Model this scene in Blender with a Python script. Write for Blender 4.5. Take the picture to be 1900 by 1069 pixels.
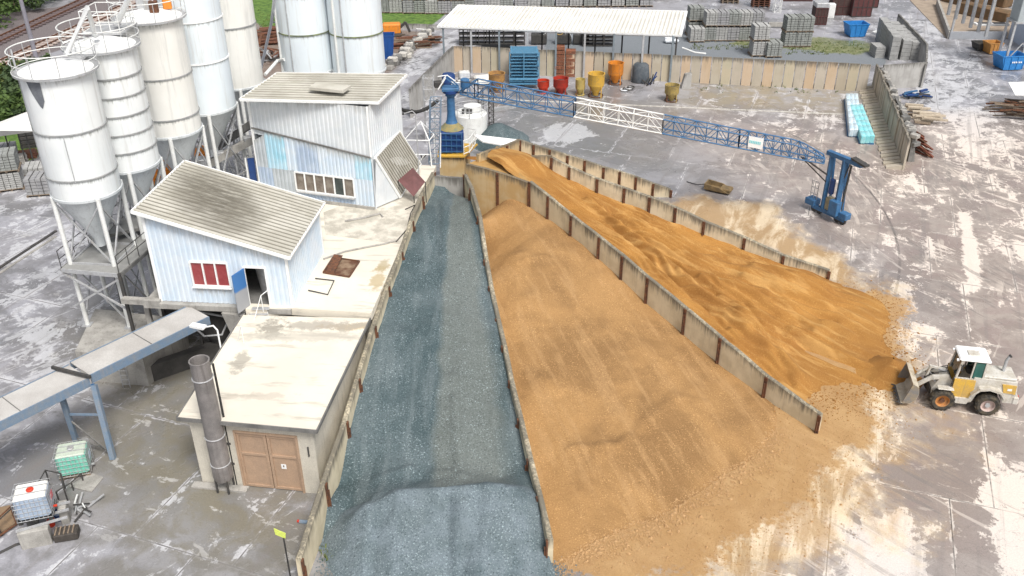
import bpy, math, random
import numpy as np
from mathutils import Vector, Matrix, Euler, noise as mnoise
R = math.radians
scene = bpy.context.scene
for o in list(bpy.data.objects): bpy.data.objects.remove(o)
C = scene.collection
# ---------------------------------------------------------------- camera, world, sun, exposure
F, TH, H, CX, CY = 1690.0, R(30.1), 30.0, 958.0, 534.0
cd = bpy.data.cameras.new('camera'); cam = bpy.data.objects.new('camera', cd); C.objects.link(cam)
cam.location = (0, 0, H); cam.rotation_euler = (R(90) - TH, 0, 0)
cd.sensor_width = 36; cd.lens = F / 1900 * 36; cd.shift_x = -8 / 1900; cd.clip_end = 3000; cd.clip_start = 0.5
scene.camera = cam
SUN_EL, SUN_AZ = R(56), R(152)       # azimuth: direction the light comes from, measured from +Y clockwise
w = bpy.data.worlds.new('World'); scene.world = w; w.use_nodes = True
wn = w.node_tree; bg = wn.nodes['Background']
sky = wn.nodes.new('ShaderNodeTexSky'); sky.sky_type = 'NISHITA'; sky.sun_disc = False
sky.sun_elevation = SUN_EL; sky.sun_rotation = SUN_AZ; sky.dust_density = 4.0; sky.ozone_density = 0.6; sky.air_density = 0.7
hs = wn.nodes.new('ShaderNodeHueSaturation'); hs.inputs['Saturation'].default_value = 0.35
wn.links.new(sky.outputs[0], hs.inputs['Color']); wn.links.new(hs.outputs[0], bg.inputs['Color'])
bg.inputs['Strength'].default_value = 0.13
sl = bpy.data.lights.new('sun', 'SUN'); sl.energy = 2.3; sl.angle = R(18); sl.color = (1.0, 0.965, 0.91)
so = bpy.data.objects.new('sun', sl); C.objects.link(so)
sd = Vector((math.sin(SUN_AZ) * math.cos(SUN_EL), math.cos(SUN_AZ) * math.cos(SUN_EL), math.sin(SUN_EL)))
so.rotation_euler = sd.to_track_quat('Z', 'Y').to_euler(); so.location = sd * 100
vs = scene.view_settings; vs.view_transform = 'Standard'; vs.look = 'None'; vs.gamma = 1; vs.exposure = 0.36
scene.render.resolution_x = 1024; scene.render.resolution_y = 576
# ---------------------------------------------------------------- survey helpers: photo measurement -> metres
c_, s_ = math.cos(TH), math.sin(TH)
def G(px, py, z=0.0):
    v = -(py - CY) / F
    d = Vector(((px - CX) / F, c_ + v * s_, -s_ + v * c_)); t = (z - H) / d.z
    return Vector((d.x * t, d.y * t, z))
def PJ(p):
    z = p[2] - H; d = p[1] * c_ - z * s_; u = p[1] * s_ + z * c_
    return (CX + F * p[0] / d, CY - F * u / d)
def HG(b, ty):
    lo, hi = b[2], b[2] + 60
    for _ in range(50):
        m = (lo + hi) / 2
        if PJ((b[0], b[1], m))[1] > ty: lo = m
        else: hi = m
    return m
def ONW(px, py, A, B):
    v = -(py - CY) / F
    d = Vector(((px - CX) / F, c_ + v * s_, -s_ + v * c_)); nx, ny = -(B[1] - A[1]), B[0] - A[0]
    t = (nx * A[0] + ny * A[1]) / (nx * d.x + ny * d.y)
    return Vector((d.x * t, d.y * t, H + d.z * t))
def V(*a): return Vector(a)
def lerp(a, b, t): return a + (b - a) * t
# ---------------------------------------------------------------- mesh accumulator
class M:
    def __init__(s, T=None): s.v = []; s.f = []; s.T = T; s.d = {}
    def add(s, vs, fs):
        n = len(s.v); s.v += [Vector(q) for q in vs]; s.f += [tuple(i + n for i in f) for f in fs]; return s
    def hexa(s, b, t):                     # bottom 4 and top 4 points (ccw seen from above)
        return s.add(list(b) + list(t), [(3, 2, 1, 0), (4, 5, 6, 7), (0, 1, 5, 4), (1, 2, 6, 5), (2, 3, 7, 6), (3, 0, 4, 7)])
    def box(s, c, sz, rz=0.0, ch=0.0):
        x, y, z = sz[0] / 2, sz[1] / 2, sz[2] / 2; m = Matrix.Rotation(rz, 3, 'Z'); c = Vector(c)
        if ch:
            k = ch
            ring = [(-x + k, -y), (x - k, -y), (x, -y + k), (x, y - k), (x - k, y), (-x + k, y), (-x, y - k), (-x, -y + k)]
            ri = [(a * (x - k) / x, b * (y - k) / y) for a, b in ring]
            L = [(ri, -z), (ring, -z + k), (ring, z - k), (ri, z)]
            vs = [m @ V(a, b, zz) + c for rr, zz in L for a, b in rr]
            fs = [tuple(reversed(range(8))), tuple(range(24, 32))]
            for l in range(3):
                for i in range(8): j = (i + 1) % 8; fs.append((l * 8 + i, l * 8 + j, l * 8 + 8 + j, l * 8 + 8 + i))
            return s.add(vs, fs)
        q = [(-x, -y), (x, -y), (x, y), (-x, y)]
        return s.hexa([m @ V(a, b, -z) + c for a, b in q], [m @ V(a, b, z) + c for a, b in q])
    def bar(s, a, b, w, h=None, up=None):   # rectangular bar between two points
        a, b = Vector(a), Vector(b); h = h or w; d = (b - a)
        if d.length < 1e-6: return s
        d.normalize(); up = Vector(up) if up else (V(0, 0, 1) if abs(d.z) < .95 else V(0, 1, 0))
        r = d.cross(up).normalized(); u = r.cross(d).normalized()
        q = [(-1, -1), (1, -1), (1, 1), (-1, 1)]
        A = [a + r * w / 2 * i + u * h / 2 * j for i, j in q]; B = [b + r * w / 2 * i + u * h / 2 * j for i, j in q]
        return s.add(A + B, [(0, 1, 2, 3), (7, 6, 5, 4), (1, 0, 4, 5), (2, 1, 5, 6), (3, 2, 6, 7), (0, 3, 7, 4)])
    def tube(s, pts, r, n=8, r2=None, cap=True):
        pts = [Vector(p) for p in pts]; vs = []; fs = []; k = len(pts)
        if (pts[1] - pts[0]).length < 1e-6: return s
        for i, p in enumerate(pts):
            d = (pts[min(i + 1, k - 1)] - pts[max(i - 1, 0)]).normalized()
            up = V(0, 0, 1) if abs(d.z) < .9 else V(1, 0, 0)
            x = d.cross(up).normalized(); y = x.cross(d).normalized()
            rr = lerp(r, r2, i / (k - 1)) if r2 is not None else r
            for j in range(n): a = 2 * math.pi * j / n; vs.append(p + x * rr * math.cos(a) + y * rr * math.sin(a))
        for i in range(k - 1):
            for j in range(n): j2 = (j + 1) % n; fs.append((i * n + j, i * n + j2, i * n + n + j2, i * n + n + j))
        if cap: fs += [tuple(reversed(range(n))), tuple(range((k - 1) * n, k * n))]
        return s.add(vs, fs)
    def lathe(s, prof, c=(0, 0, 0), n=32, caps=True):    # prof: (r, z)
        c = Vector(c); vs = []; fs = []; k = len(prof)
        for r, z in prof:
            for j in range(n): a = 2 * math.pi * j / n; vs.append(c + V(r * math.cos(a), r * math.sin(a), z))
        for i in range(k - 1):
            for j in range(n): j2 = (j + 1) % n; fs.append((i * n + j, i * n + j2, i * n + n + j2, i * n + n + j))
        if caps: fs += [tuple(reversed(range(n))), tuple(range((k - 1) * n, k * n))]
        return s.add(vs, fs)
    def ring(s, c, r, t, n=40):            # horizontal hoop of tube radius t
        c = Vector(c); vs = []; fs = []
        for j in range(n):
            a = 2 * math.pi * j / n
            for k in range(6):
                b = 2 * math.pi * k / 6; rr = r + t * math.cos(b); vs.append(c + V(rr * math.cos(a), rr * math.sin(a), t * math.sin(b)))
        for j in range(n):
            for k in range(6): fs.append((j * 6 + k, ((j + 1) % n) * 6 + k, ((j + 1) % n) * 6 + (k + 1) % 6, j * 6 + (k + 1) % 6))
        return s.add(vs, fs)
    def slab(s, poly, z0, z1):
        n = len(poly); vs = [V(p[0], p[1], z0) for p in poly] + [V(p[0], p[1], z1) for p in poly]
        ar = sum(poly[i][0] * poly[(i + 1) % n][1] - poly[(i + 1) % n][0] * poly[i][1] for i in range(n))
        if ar < 0: vs = [V(p[0], p[1], z0) for p in reversed(poly)] + [V(p[0], p[1], z1) for p in reversed(poly)]
        fs = [tuple(reversed(range(n))), tuple(range(n, 2 * n))] + [(i, (i + 1) % n, n + (i + 1) % n, n + i) for i in range(n)]
        return s.add(vs, fs)
    def plate(s, a, b, c, d, t):           # thick quad, thickness t along its normal
        a, b, c, d = map(Vector, (a, b, c, d)); n = (b - a).cross(d - a).normalized() * t
        return s.hexa([a - n, b - n, c - n, d - n], [a, b, c, d])
    def corr(s, a, b, c, d, pitch=.25, dep=.03, thick=.0):  # corrugated sheet: ribs run a->b, repeat a->d ; corners a,b,c,d
        a, b, c, d = map(Vector, (a, b, c, d)); nrm = (b - a).cross(d - a).normalized()
        L = (d - a).length; n = max(2, int(L / pitch)); us = []
        for i in range(n):
            for u, h in ((0, 0), (.3, 0), (.42, 1), (.88, 1)): us.append(((i + u) / n, h))
        us.append((1, 0)); vs = []; fs = []
        for u, h in us:
            vs.append(a.lerp(d, u) + nrm * dep * h); vs.append(b.lerp(c, u) + nrm * dep * h)
        for i in range(len(us) - 1): k = 2 * i; fs.append((k, k + 1, k + 3, k + 2))
        return s.add(vs, fs)
    def build(s, name, mat, parent=None, label=None, smooth=False, sharp=38, T=None, attr=None):
        T = T or s.T; vs = s.v
        if T is not None: vs = [T @ q for q in vs]
        off = V(0, 0, 0); p = parent
        while p is not None: off = off + p.location; p = p.parent
        me = bpy.data.meshes.new(name); me.from_pydata([tuple(q - off) for q in vs], [], s.f); me.update()
        o = bpy.data.objects.new(name, me); C.objects.link(o)
        if parent is not None: o.parent = parent
        if mat is not None: me.materials.append(mat)
        if attr is not None:
            for k, vals in attr.items():
                a = me.attributes.new(k, 'FLOAT', 'POINT'); a.data.foreach_set('value', np.asarray(vals, dtype=np.float32))
        if smooth:
            me.polygons.foreach_set('use_smooth', [True] * len(me.polygons)); me.set_sharp_from_angle(angle=R(sharp))
        if label: o['label'] = label
        return o
def tag(o, label=None, cat=None, group=None, kind=None):
    if label: o['label'] = label
    if cat: o['category'] = cat
    if group: o['group'] = group
    if kind: o['kind'] = kind
    return o
def thing(name, label, cat, loc=(0, 0, 0), rz=0.0, group=None):
    o = bpy.data.objects.new(name, None); C.objects.link(o); o.location = loc; o.rotation_euler = (0, 0, rz)
    o.empty_display_size = .3; return tag(o, label, cat, group)
def dup(o, parent=None):
    c = o.copy(); C.objects.link(c); c.parent = parent
    for ch in o.children: dup(ch, c)
    return c
def place(proto, used, loc, rz=0.0, sc=1.0, label=None, group=None):
    r = proto if not used.get(proto.name) else dup(proto)
    used[proto.name] = True
    r.location = loc; r.rotation_euler = (0, 0, rz); r.scale = (sc, sc, sc) if not isinstance(sc, tuple) else sc
    if label: r['label'] = label
    if group: r['group'] = group
    return r
used = {}
# ---------------------------------------------------------------- materials
MT = {}
def nodes(name):
    m = bpy.data.materials.new(name); m.use_nodes = True; nt = m.node_tree
    return m, nt, nt.nodes['Principled BSDF']
class N:
    def __init__(s, nt): s.nt = nt
    def new(s, t, **kw):
        n = s.nt.nodes.new(t)
        for k, v in kw.items(): setattr(n, k, v)
        return n
    def link(s, a, b): s.nt.links.new(a, b)
    def val(s, x, sock):
        if isinstance(x, (int, float)): sock.default_value = x
        elif isinstance(x, tuple): sock.default_value = x if len(x) == 4 else (*x, 1)
        else: s.link(x, sock)
    def math(s, op, a, b=0.0, c=None, clamp=False):
        n = s.new('ShaderNodeMath', operation=op, use_clamp=clamp); s.val(a, n.inputs[0]); s.val(b, n.inputs[1])
        if c is not None: s.val(c, n.inputs[2])
        return n.outputs[0]
    def coord(s, kind='Object', scale=(1, 1, 1), rot=(0, 0, 0)):
        t = s.new('ShaderNodeTexCoord'); m = s.new('ShaderNodeMapping'); m.inputs['Scale'].default_value = scale
        m.inputs['Rotation'].default_value = rot; s.link(t.outputs[kind], m.inputs[0]); return m.outputs[0]
    def world(s, scale=(1, 1, 1), rot=(0, 0, 0)):
        t = s.new('ShaderNodeNewGeometry'); m = s.new('ShaderNodeMapping'); m.inputs['Scale'].default_value = scale
        s.link(t.outputs['Position'], m.inputs[0])
        if any(rot):
            r = s.new('ShaderNodeMapping'); r.inputs['Rotation'].default_value = rot; s.link(t.outputs['Position'], r.inputs[0]); s.link(r.outputs[0], m.inputs[0])
        return m.outputs[0]
    def noise(s, vec, scale, detail=4, rough=.55, dist=0.0, out='Fac'):
        n = s.new('ShaderNodeTexNoise'); s.link(vec, n.inputs['Vector']); n.inputs['Scale'].default_value = scale
        n.inputs['Detail'].default_value = detail; n.inputs['Roughness'].default_value = rough; n.inputs['Distortion'].default_value = dist
        return n.outputs[out]
    def ramp(s, x, lo, hi, a=0.0, b=1.0):
        n = s.new('ShaderNodeMapRange', interpolation_type='SMOOTHSTEP'); s.val(x, n.inputs[0])
        for i, q in enumerate((lo, hi, a, b)): s.val(q, n.inputs[i + 1])
        return n.outputs[0]
    def mix(s, f, a, b):
        n = s.new('ShaderNodeMix', data_type='RGBA'); s.val(f, n.inputs[0]); s.val(a, n.inputs[6]); s.val(b, n.inputs[7]); return n.outputs[2]
    def attr(s, name):
        n = s.new('ShaderNodeAttribute', attribute_name=name); return n.outputs['Fac']
    def bump(s, h, strength=.3, dist=.05, nrm=None):
        n = s.new('ShaderNodeBump'); n.inputs['Strength'].default_value = strength; n.inputs['Distance'].default_value = dist
        s.link(h, n.inputs['Height'])
        if nrm is not None: s.link(nrm, n.inputs['Normal'])
        return n.outputs[0]
def mat(name, col, col2=None, sc=1.5, amt=.6, rough=.8, metal=0, bump=.2, bsc=20, streak=None, streak_amt=.5, fine=.12, lo=.35, hi=.7, coord='world'):
    """general weathered surface: two-tone large noise, fine grain, optional vertical streaks"""
    m, nt, b = nodes(name); n = N(nt); wv = n.world() if coord == 'world' else n.coord('Object')
    base = (*col, 1)
    f = n.ramp(n.noise(wv, sc, 5, .6), lo, hi, 0, amt)
    c2 = col2 or tuple(x * .6 for x in col)
    cc = n.mix(f, base, (*c2, 1))
    if streak:
        sv = n.world((3.2, 3.2, .16)); st = n.ramp(n.noise(sv, 1.6, 4, .65), .5, .72, 0, streak_amt)
        cc = n.mix(st, cc, (*streak, 1))
    g = n.ramp(n.noise(wv, 30, 2, .6), .3, .7, 1 - fine, 1 + fine)
    mx = n.new('ShaderNodeMix', data_type='RGBA', blend_type='MULTIPLY'); mx.inputs[0].default_value = 1
    n.link(cc, mx.inputs[6]); cg = n.new('ShaderNodeCombineColor'); [n.link(g, cg.inputs[i]) for i in range(3)]; n.link(cg.outputs[0], mx.inputs[7])
    n.link(mx.outputs[2], b.inputs['Base Color'])
    b.inputs['Roughness'].default_value = rough; b.inputs['Metallic'].default_value = metal
    if bump: n.link(n.bump(n.noise(wv, bsc, 3, .6), bump, .02), b.inputs['Normal'])
    MT[name] = m; return m
conc = mat('concrete', (.40, .385, .355), (.24, .23, .21), 1.2, .8, .85, streak=(.16, .15, .135), streak_amt=.5)
conc_d = mat('concrete dark', (.20, .195, .185), (.10, .10, .095), 1.0, .8, .85, streak=(.08, .08, .075))
steelg = mat('galvanised steel', (.50, .51, .52), (.34, .34, .34), 3, .6, .5, .3, streak=(.30, .24, .18), streak_amt=.35)
white = mat('white paint', (.78, .79, .77), (.60, .60, .57), 1.5, .5, .5, streak=(.42, .41, .37), streak_amt=.35)
whitec = mat('clean white paint', (.84, .85, .84), (.74, .74, .72), 2, .4, .5)
rust = mat('rusty steel', (.16, .065, .03), (.05, .028, .02), 5, .9, .85)
dark = mat('dark steel', (.045, .045, .045), (.08, .07, .06), 5, .7, .7)
black = mat('black rubber', (.022, .022, .022), (.05, .047, .042), 6, .6, .85)
blue = mat('blue painted steel', (.045, .15, .31), (.03, .085, .18), 4, .6, .5, streak=(.12, .13, .14), streak_amt=.3)
blued = mat('dark blue paint', (.012, .05, .19), (.01, .03, .09), 3, .5, .5)
bluel = mat('light blue steel', (.15, .22, .31), (.22, .25, .28), 3, .7, .6, streak=(.30, .27, .24), streak_amt=.4)
orange = mat('orange paint', (.75, .25, .02), (.45, .17, .04), 4, .6, .55, streak=(.25, .16, .10), streak_amt=.4)
yellow = mat('yellow paint', (.72, .42, .05), (.45, .30, .10), 4, .6, .55, streak=(.25, .20, .12), streak_amt=.4)
red = mat('red paint', (.60, .045, .015), (.35, .04, .02), 4, .6, .5)
maroon = mat('maroon sheet', (.20, .09, .09), (.14, .07, .07), 3, .6, .6)
wood = mat('weathered wood', (.26, .20, .145), (.13, .10, .075), 5, .8, .85)
woodr = mat('red brown timber', (.20, .085, .05), (.10, .05, .035), 5, .8, .85)
glassd = mat('dark window glass', (.035, .05, .05), (.10, .12, .12), 1.5, .8, .12, bump=0, fine=0)
winbrown = mat('brown curtained glass', (.15, .12, .10), (.28, .25, .21), 2.2, .9, .25, bump=0, fine=0)
winred = mat('red curtained glass', (.28, .045, .05), (.36, .09, .09), 2.5, .7, .3, bump=0)
doorm = mat('salmon painted door', (.43, .295, .20), (.33, .235, .165), 2, .6, .6, streak=(.34, .24, .18), streak_amt=.3)
plaster = mat('cream plaster', (.60, .565, .48), (.44, .41, .35), .8, .7, .85, streak=(.34, .32, .27), streak_amt=.5)
def roofmat():
    m, nt, b = nodes('flat roof screed'); n = N(nt); wv = n.world()
    c = n.mix(n.ramp(n.noise(wv, .3, 5, .6), .38, .62), (.74, .69, .58), (.66, .61, .52))
    st = n.noise(n.world((.28, 1.6, 1), (0, 0, .1)), 1.1, 5, .65); c = n.mix(n.ramp(st, .53, .66, 0, .6), c, (.40, .37, .31))
    def near(px, py, z, r, sx=1.0, wob=1.6):
        p = G(px, py, z); t = n.new('ShaderNodeVectorMath', operation='SUBTRACT'); n.link(wv, t.inputs[0]); t.inputs[1].default_value = p
        u = n.new('ShaderNodeVectorMath', operation='MULTIPLY'); n.link(t.outputs[0], u.inputs[0]); u.inputs[1].default_value = (sx, 1 / sx, 1)
        l = n.new('ShaderNodeVectorMath', operation='LENGTH'); n.link(u.outputs[0], l.inputs[0])
        return n.ramp(n.math('ADD', l.outputs['Value'], n.math('MULTIPLY', n.math('SUBTRACT', n.noise(wv, 1.5, 6, .75), .5), wob * r * 2.2)), r * .45, r * 1.05, 1, 0)
    for px, py, z, r, sx, col, k in ((700, 520, 4.4, 1.0, 1.9, (.44, .35, .20), .8), (712, 490, 4.4, .6, 1.5, (.38, .31, .18), .7), (655, 606, 4.1, .9, .45, (.50, .37, .20), .8), (600, 604, 4.1, 1.3, .4, (.36, .33, .28), .8), (505, 610, 4.1, 1.0, 1.1, (.26, .24, .20), .8), (445, 672, 4.1, .7, 1.6, (.30, .28, .24), .7),
                                     (560, 625, 4.1, 1.6, .35, (.45, .42, .36), .6), (480, 735, 4.1, .8, .4, (.45, .40, .33), .5), (640, 425, 4.4, 1.3, .7, (.35, .33, .28), .7), (690, 390, 4.4, 1.2, .8, (.33, .31, .27), .7), (625, 410, 4.4, .7, .8, (.22, .16, .11), .8)):
        c = n.mix(n.math('MULTIPLY', near(px, py, z, r, sx), k), c, col)
    n.link(c, b.inputs['Base Color']); b.inputs['Roughness'].default_value = .85; n.link(n.bump(n.noise(wv, 9, 4), .2, .02), b.inputs['Normal']); return m
roofw = roofmat()
tarp = mat('white tarpaulin', (.80, .79, .75), (.68, .67, .62), 2, .4, .6)
polyw = mat('white polythene', (.74, .77, .80), (.58, .62, .67), 3, .5, .35)
polyt = mat('pale smoky plastic tank', (.30, .38, .50), (.45, .52, .60), 2.5, .7, .3)
polyg = mat('green tinted plastic tank', (.16, .55, .42), (.35, .68, .56), 2.5, .7, .3)
cyan = mat('turquoise film', (.22, .62, .66), (.50, .72, .74), 2, .6, .35)
def wallmat(name, col, col2, streak, sc=1.0, stain=(.08, .075, .065)):
    """corrugated or cast cladding with grime running down from its top edge (attribute dep = metres below the top)"""
    m, nt, b = nodes(name); n = N(nt); wv = n.world()
    f = n.ramp(n.noise(wv, sc, 5, .6), .35, .65, 0, 1); cc = n.mix(f, (*col, 1), (*col2, 1))
    sv = n.world((2.4, 2.4, .12)); sn = n.noise(sv, 1.9, 5, .7)
    cc = n.mix(n.ramp(sn, .5, .75, 0, .45), cc, (*streak, 1))
    dp = n.attr('dep'); drip = n.ramp(n.math('SUBTRACT', n.math('ADD', n.math('MULTIPLY', n.noise(sv, 3.1, 5, .75), 1.15), n.math('MULTIPLY', n.noise(wv, .55, 3, .6), .75)), n.math('MULTIPLY', dp, .62)), .56, 1.02, 0, .82)
    cc = n.mix(drip, cc, (*stain, 1)); n.link(cc, b.inputs['Base Color']); b.inputs['Roughness'].default_value = .85
    n.link(n.bump(n.noise(wv, 14, 4, .6), .25, .02), b.inputs['Normal']); return m
binwall = wallmat('bin wall concrete', (.69, .61, .44), (.56, .485, .335), (.42, .36, .26))
yardwall = wallmat('yard wall concrete', (.50, .42, .32), (.42, .33, .23), (.30, .26, .21))
greywall = wallmat('grey retaining concrete', (.42, .41, .39), (.34, .33, .31), (.22, .21, .20))
binsand = wallmat('sand stained bin wall', (.52, .36, .17), (.56, .44, .26), (.42, .29, .14))
# ================================================================ GROUND
def sdpoly(X, Y, poly):
    inside = np.zeros(X.shape, bool); dmin = np.full(X.shape, 1e9); n = len(poly)
    for i in range(n):
        x0, y0 = poly[i][0], poly[i][1]; x1, y1 = poly[(i + 1) % n][0], poly[(i + 1) % n][1]
        dx, dy = x1 - x0, y1 - y0; t = np.clip(((X - x0) * dx + (Y - y0) * dy) / (dx * dx + dy * dy + 1e-9), 0, 1)
        dmin = np.minimum(dmin, np.hypot(X - x0 - t * dx, Y - y0 - t * dy))
        cr = ((y0 > Y) != (y1 > Y)) & (X < (x1 - x0) * (Y - y0) / ((y1 - y0) if abs(y1 - y0) > 1e-9 else 1e-9) + x0); inside ^= cr
    return np.where(inside, -dmin, dmin)
def vnoise(X, Y, sc, seed=0):
    rng = np.random.RandomState(seed); g = rng.rand(256, 256); x = X / sc; y = Y / sc
    xi = np.floor(x).astype(int); yi = np.floor(y).astype(int); fx = x - xi; fy = y - yi
    fx = fx * fx * (3 - 2 * fx); fy = fy * fy * (3 - 2 * fy); q = lambda a, b: g[a % 256, b % 256]
    return (q(xi, yi) * (1 - fx) + q(xi + 1, yi) * fx) * (1 - fy) + (q(xi, yi + 1) * (1 - fx) + q(xi + 1, yi + 1) * fx) * fy
def fbm(X, Y, sc, seed=0, o=4):
    t = 0; a = .5
    for i in range(o): t = t + a * (vnoise(X, Y, sc / 2 ** i, seed + i) - .5); a *= .55
    return t
xs = np.concatenate([[-900, -500, -250, -140, -105], np.arange(-80, -32, .6), np.arange(-32, 36, .3), np.arange(36, 81, .6), [105, 140, 250, 500, 900]])
ys = np.concatenate([[-600, -250, -100, -30, 0, 12], np.arange(22, 80, .3), np.arange(80, 140, .6), [150, 165, 190, 240, 320, 450, 700, 1200]])
GX, GY = np.meshgrid(xs, ys)
def mask(*polys, blur=1.0, wob=1.5, seed=3):
    r = np.zeros(GX.shape)
    wb = fbm(GX, GY, 5, seed) * wob * 2
    for p in polys:
        w_ = [G(a, b)[:] for a, b in p]; d = sdpoly(GX, GY, w_) + wb
        r = np.maximum(r, np.clip(.5 - d / blur / 2, 0, 1))
    return r * r * (3 - 2 * r)
sand = mask([(900, 300), (1250, 420), (1540, 520), (1650, 560), (1655, 700), (1640, 790), (1560, 840), (1500, 930), (1330, 1010), (1240, 1069), (1040, 1069), (1000, 900)], blur=2.6, wob=2.0)
sand_l = mask([(1230, 380), (1300, 375), (1420, 390), (1500, 440), (1560, 500), (1545, 520), (1440, 470), (1300, 420)], blur=2.0, wob=2.2, seed=9) * .95
sand_l = np.maximum(sand_l, mask([(1530, 500), (1660, 540), (1690, 700), (1665, 790), (1600, 1000), (1420, 1100), (1050, 1100), (1020, 800), (1500, 780)], blur=4.5, wob=2.5, seed=12) * .62)
sand_l = np.maximum(sand_l, mask([(1650, 660), (1780, 760), (1760, 900), (1560, 900), (1600, 760)], blur=4, wob=3, seed=15) * .45)
grass = mask([(460, -10), (520, -10), (520, 75), (500, 62), (470, 40)], [(700, 24), (822, 25), (806, 50), (700, 50)], [(-200, -200), (130, -200), (40, 20), (-30, 50), (-400, 160)], [(-400, 150), (-20, 130), (40, 140), (110, 250), (60, 300), (0, 270), (-300, 350)],
             [(130, -200), (330, -200), (250, -60)], blur=1.0, wob=1.0, seed=20)
grass2 = mask([(1240, 72), (1420, 76), (1470, 66), (1625, 78), (1640, 92), (1600, 108), (1500, 100), (1400, 86), (1260, 82)], blur=2.5, wob=2.2, seed=24) * .9
gravel = mask([(1010, 60), (1300, 62), (1640, 92), (1640, 120), (1270, 108), (1010, 100)], blur=1.5, wob=.8, seed=30)
earth = mask([(470, 30), (520, 70), (730, 52), (800, 60), (720, 140), (690, 130), (470, 150), (380, 80)], blur=2.5, wob=1.5, seed=33) * .9
bed = mask([(-400, 150), (-400, 90), (0, 25), (110, 12), (330, -80), (420, -60), (250, 30), (120, 90), (0, 128)], blur=1.2, wob=.4, seed=35)
grass = grass * (1 - bed)
kerbl = None
whitez = mask([(840, 60), (700, 120), (760, 240), (820, 200), (850, 90)], [(0, 330), (110, 330), (150, 640), (100, 700), (0, 620)], [(1640, 30), (1720, 20), (1900, 260), (1900, 480), (1800, 330), (1660, 200)],
              [(1530, 740), (1640, 740), (1640, 900), (1530, 900)], [(1640, 330), (1700, 330), (1780, 560), (1660, 620)], [(1380, 205), (1560, 215), (1560, 235), (1400, 230)], blur=5, wob=3, seed=40) * .34
whitez = np.maximum(whitez, mask([(1775, 392), (1800, 392), (1822, 520), (1800, 540)], blur=.5, wob=.4, seed=41))
whitez = np.maximum(whitez, mask([(1000, 240), (1080, 236), (1090, 250), (1010, 262)], [(1380, 950), (1480, 940), (1500, 1000), (1400, 1010)], [(1620, 980), (1680, 960), (1690, 1080), (1590, 1080)], [(1850, 850), (1900, 860), (1900, 1069), (1865, 1000)], blur=1.5, wob=1.5, seed=43) * .75)
wet = mask([(180, 560), (420, 620), (400, 760), (560, 930), (560, 1080), (300, 1069), (180, 900), (200, 760)], [(930, 190), (1250, 190), (1290, 330), (1050, 290), (900, 240)], [(1700, 800), (1840, 830), (1850, 1069), (1680, 1069)], blur=4, wob=2.5, seed=50)
olive = mask([(180, 560), (420, 600), (400, 760), (600, 930), (560, 1080), (260, 1069), (150, 900)], [(1280, 155), (1610, 170), (1590, 208), (1270, 198)], [(560, 1010), (640, 1010), (640, 1080), (560, 1080)], blur=4, wob=2.0, seed=55)
pink = np.clip(mask([(1250, 210), (2200, 240), (2300, 1200), (1100, 1200), (1500, 500)], blur=10, wob=6, seed=60), 0, 1)
gz = fbm(GX, GY, 14, 70, 3) * .05 + np.maximum(grass, grass2) * (fbm(GX, GY, .9, 71, 2) * .16 + .04)
edge = np.minimum(np.minimum(GX + 80, 80 - GX), np.minimum(GY - 22, 140 - GY)); gz = np.where(edge < 0, 0, gz) 
gm = M(); ny, nx = GX.shape
gm.v = [V(a, b, c) for a, b, c in zip(GX.ravel(), GY.ravel(), gz.ravel())]
ii = (np.arange(ny - 1)[:, None] * nx + np.arange(nx - 1)[None, :]).ravel()
gm.f = [(int(i), int(i + 1), int(i + nx + 1), int(i + nx)) for i in ii]
m, nt, b = nodes('yard ground'); n = N(nt)
wv = n.world(); big = n.noise(wv, .16, 6, .62, .4); med = n.noise(wv, .55, 7, .66, .6); fin = n.noise(wv, 3.2, 5, .7)
SL = R(-19.5); rw = n.world((.55, .16, 1), (0, 0, -SL)); stre = n.noise(rw, .9, 7, .72, .5)
rw2 = n.world((1.0, .13, 1), (0, 0, R(-40))); stre2 = n.noise(rw2, 1.1, 6, .74, .3)
stre3 = n.noise(n.world((1.0, .13, 1), (0, 0, R(45))), 1.1, 6, .74, .3); sm_ = n.new('ShaderNodeMix', data_type='FLOAT'); n.link(n.attr('pink'), sm_.inputs[0]); n.link(stre3, sm_.inputs[2]); n.link(stre2, sm_.inputs[3]); stre2 = sm_.outputs[0]
cA = n.mix(n.attr('pink'), (.20, .20, .21), (.285, .235, .205))                  # damp concrete
cB = n.mix(n.attr('pink'), (.35, .35, .38), (.38, .325, .285))                  # half dry
c = n.mix(n.ramp(n.math('ADD', n.math('MULTIPLY', big, .6), n.math('MULTIPLY', med, .4)), .44, .54), cA, cB)
c = n.mix(n.ramp(n.noise(wv, .33, 5, .6, .8), .5, .6, 0, .45), c, n.mix(n.attr('pink'), (.205, .20, .205), (.30, .23, .21)))
# slab joints
br = n.new('ShaderNodeTexBrick'); n.link(n.world((1, 1, 1), (0, 0, -SL)), br.inputs['Vector']); br.offset = .37; br.squash = 1
for k, q in (('Scale', 1), ('Mortar Size', .035), ('Mortar Smooth', .3), ('Brick Width', 5.2), ('Row Height', 7.4)): br.inputs[k].default_value = q
br.inputs['Color1'].default_value = (.0, .0, .0, 1); br.inputs['Color2'].default_value = (1, 1, 1, 1)
br2 = n.new('ShaderNodeTexBrick'); n.link(n.world((1, 1, 1), (0, 0, -SL)), br2.inputs['Vector']); br2.offset = .37; br2.squash = 1
for k, q in (('Scale', 1), ('Mortar Size', .42), ('Mortar Smooth', 1), ('Brick Width', 5.2), ('Row Height', 7.4)): br2.inputs[k].default_value = q
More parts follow.
